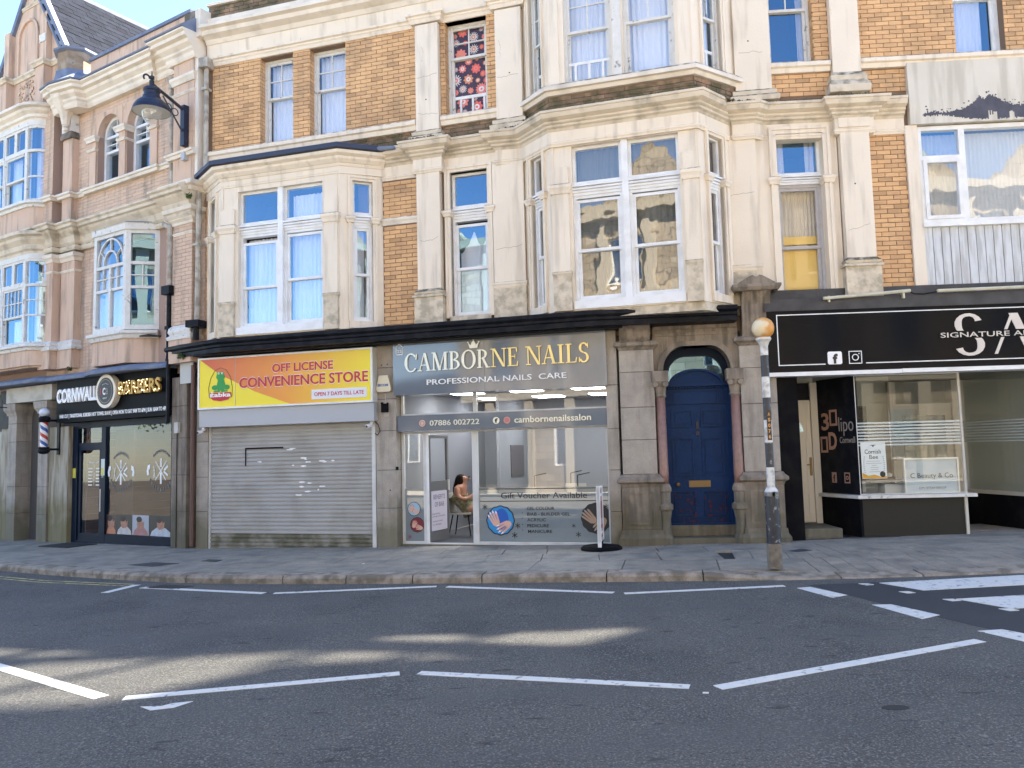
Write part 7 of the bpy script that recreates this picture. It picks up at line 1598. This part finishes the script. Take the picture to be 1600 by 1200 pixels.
skin_body('dress',[W(-.06,0,.60),W(-.085,0,.74),W(-.065,0,.86),W(.12,0,.56),W(.30,0,.54),W(.36,0,.36)],[(0,1),(1,2),(0,3),(3,4),(4,5)],[(.20,.19),(.18,.165),(.175,.15),(.18,.13),(.16,.115),(.14,.10)],DRESS,PE)
# ================================================================ OPPOSITE SIDE OF THE STREET (seen only in reflections)
STN=mat('sandstone',(.50,.41,.27),.85,(.40,.32,.20),2,.4,20,stain=(.22,.18,.12),stainamt=.6,stainscale=1.5)
nt=STN.node_tree; b=nt.nodes['Principled BSDF']; bt=N(nt,'ShaderNodeTexBrick'); ge=N(nt,'ShaderNodeNewGeometry'); mp=N(nt,'ShaderNodeMapping'); mp.inputs['Rotation'].default_value=(R_(90),0,0)
nt.links.new(ge.outputs['Position'],mp.inputs[0]); nt.links.new(mp.outputs[0],bt.inputs['Vector']); bt.inputs['Scale'].default_value=1.; bt.inputs['Brick Width'].default_value=.75; bt.inputs['Row Height'].default_value=.32; bt.inputs['Mortar Size'].default_value=.018
bt.inputs['Color1'].default_value=(.40,.34,.25,1); bt.inputs['Color2'].default_value=(.24,.20,.14,1); bt.inputs['Mortar'].default_value=(.13,.11,.08,1); nt.links.new(bt.outputs['Color'],b.inputs['Base Color'])
OF=Fr((22,-5.2),180+2)   # faces +Y
OB=thing('stone_building',(3,-6,0),'sandstone building with gables across the street behind the camera','building')
hs=[(2+i*3.2,3.4+i*3.2,zb,zb+2.0) for i in range(11) for zb in(1.0,4.9,8.4)]
MB().wall(OF,0,37,-.5,11.6,-.4,0,hs).build('wall',STN,OB)
for i in range(0,37,6): MB().prism(OF,[(i+.5,11.6),(i+5.5,11.6),(i+3,14.2)],-.6,.0).build('gable',STN,OB)
mb=MB(); 
for i in range(18): mb.box(OF,i*2.07,i*2.07+.45,0,.18,-.3,11.4)
mb.box(OF,0,37,0,.22,4.0,4.3).box(OF,0,37,0,.22,7.8,8.1).box(OF,0,37,0,.35,11.3,11.7).build('stone_trim',mat('pale_stone',(.42,.38,.30),.8),OB)
for h in hs:
    w_=frame_mb(OF,h[0],h[1],h[2],h[3],-.2,-.1,.08).build('window',WHITE,OB); pane(w_,OF,h[0]+.08,h[1]-.08,h[2]+.08,h[3]-.08,-.15); MB().box(OF,h[0],h[1],-.5,-.42,h[2],h[3]).build('window_room',ROOM,w_)
MB().box(OF,0,37,-9,-.45,-.5,11.5).build('building_body',STN,OB)
for a_,b_ in((33.4,36.6),(28.2,31.0)): MB().box(OF,a_,b_,.19,.26,.2,3.4).build('shop_front',mat('dark_green_shopfront',(.03,.04,.038),.4),OB); MB().box(OF,a_+.2,b_-.2,.26,.27,.9,2.7).build('shop_pane',mat('dim_pane',(.05,.055,.06),.15),OB)
OC=thing('rendered_house',(-26,-2,-.5),'low cream rendered house across the street further left behind the camera','house')
O2=Fr((-15.3,-5.6),180-18)
MB().box(O2,0,24,-8,0,-.8,4.6).build('wall',mat('brown_render',(.09,.08,.06),.85,(.05,.05,.035),.5),OC); MB().prism(O2,[(-.3,4.6),(24.3,4.6),(24.3,6.4),(-.3,6.4)],-8,-3.5).build('roof',SLATE,OC)
for i in range(6): w_=frame_mb(O2,2+i*3.6,3.2+i*3.6,1.2,3.0,.0,.05,.08).build('window',WHITE,OC); MB().box(O2,2.08+i*3.6,3.12+i*3.6,.0,.01,1.28,2.92).build('pane',GL,w_)
# far end buildings up and down the street on our side
NL=thing('neighbour_building',xy(L,-18,0)+(-.4,),'plain rendered building further down the street beyond the pink one','building'); MB().box(L,-30,-14.05,-9,0,-1,9.5).build('wall',mat('cream_render',(.55,.50,.42),.85),NL)
MB().add([(x,y,gz(x)+.0) for x,y in((-90,-3.2),(90,-3.2),(90,-30),(-90,-30))],[(0,1,2,3)]).build('far_pavement',mat('pale_paving',(.42,.38,.32),.8),kind='structure')
# trees and a far house down the street, seen in the shop window reflections
def street_tree(x,y,h,lab,seed):
    T_=thing('street_tree',(x,y,gz(x)-.1),lab,'tree'); rnd=random.Random(seed); b0=Vector((x,y,gz(x)-.1))
    mb=MB().cyl(b0,b0+Vector((.1,0,h*.45)),.2,.13,10)
    for i in range(7): a=i*.9; mb.cyl(b0+Vector((.1,0,h*(.38+.02*i))),b0+Vector((math.cos(a)*h*.22,math.sin(a)*h*.22,h*(.6+.05*i))),.08,.03,6)
    mb.build('trunk',mat('bark',(.10,.08,.06),.9),T_)
    mb=MB(); cl=[(b0+Vector((rnd.gauss(0,h*.15),rnd.gauss(0,h*.15),h*rnd.uniform(.48,.95))),rnd.uniform(.5,1.1)) for _ in range(34)]
    for c,r in cl:
        for _ in range(70):
            d=Vector((rnd.gauss(0,1),rnd.gauss(0,1),rnd.gauss(0,1))).normalized()*r*rnd.random()**.4; p_=c+d; e1=Vector((rnd.gauss(0,1),rnd.gauss(0,1),rnd.gauss(0,1))).normalized()*.11; e2=e1.cross(Vector((rnd.gauss(0,1),rnd.gauss(0,1),rnd.gauss(0,1)))).normalized()*.07
            mb.add([p_-e1,p_+e2,p_+e1,p_-e2],[(0,1,2,3)])
    mb.build('crown',mat('leaf_green',(.06,.11,.03),.7,(.10,.14,.04),2),T_)
street_tree(-31,14,8.5,'broad street tree far down the street to the left','3'); street_tree(-27,7,7.,'smaller street tree near the low house to the left','5')
FH=thing('end_house',(-58,18,-1.1),'far stone house closing the street to the left','house'); EF=Fr((-58,4),-90)
MB().box(EF,-30,8,-8,0,-1.3,7.5).build('wall',STN,FH); MB().prism(EF,[(-30.3,7.5),(8.3,7.5),(8.3,9.6),(-30.3,9.6)],-8,-4).build('roof',SLATE,FH)
for i in range(8):
    for z_ in(.5,3.9): w_=frame_mb(EF,-28+i*4.2,-26.8+i*4.2,z_,z_+1.7,0,.06,.08).build('window',WHITE,FH); MB().box(EF,-27.9+i*4.2,-26.9+i*4.2,0,.01,z_+.08,z_+1.62).build('pane',GL,w_)
# scraps of litter
for i,(x,y,lab) in enumerate(((3.55,11.0,'white paper scrap on the pavement just right of the striped pole'),(-2.4,12.7,'tiny white scrap on the pavement in front of the shutter'))):
    z=gz(x)+.004; MB().add([(x-.03,y,z),(x+.02,y-.025,z+.004),(x+.035,y+.01,z+.012),(x,y+.03,z+.003)],[(0,1,2,3)]).build('litter',WLET,label=lab,cat='litter')
# added unseen block: shades the road, tinted openings shaped to cast sun patches
RB=thing('added_shade_block',(10,15.1,0),'added unseen block above the terrace that shades the road and casts sun patches','building')
WF=Fr((-1.2,14.9),0)
rows=[(8.72,7.85,-5.8,-3.0),(7.62,6.2,-5.3,-2.3),(8.66,7.12,-1.5,1.2)]  # wanted sun patches on the road, carried up the sun direction to openings
ho=[]
for y0,y1,xa,xb in rows:
    sh_=(14.9-(y0+y1)/2)*math.tan(R_(SUN_AZ))+1.2; zf_=math.tan(R_(SUN_EL))/math.cos(R_(SUN_AZ)); xm=xa+(xb-xa)*.46
    for q0,q1 in ((xa,xm-.06),(xm+.06,xb)): ho.append((q0+sh_,q1+sh_,(14.9-y0)*zf_-.1,(14.9-y1)*zf_-.1))
MB().wall(WF,0,26,10.85,23.4,-.12,0,ho).box(WF,0,.3,-6,-.13,10.85,23.4).build('wall',REND,RB)
TG=glassmat('tinted_glass',1.45,tint=(.32,.335,.34))  # tint weakens the sun passing through the added openings
for h in ho:
    w_=frame_mb(WF,h[0],h[1],h[2],h[3],-.10,-.06,.02).build('window',WHITE,RB); pane(w_,WF,h[0]+.02,h[1]-.02,h[2]+.02,h[3]-.02,-.08,TG)
flush_bricks()
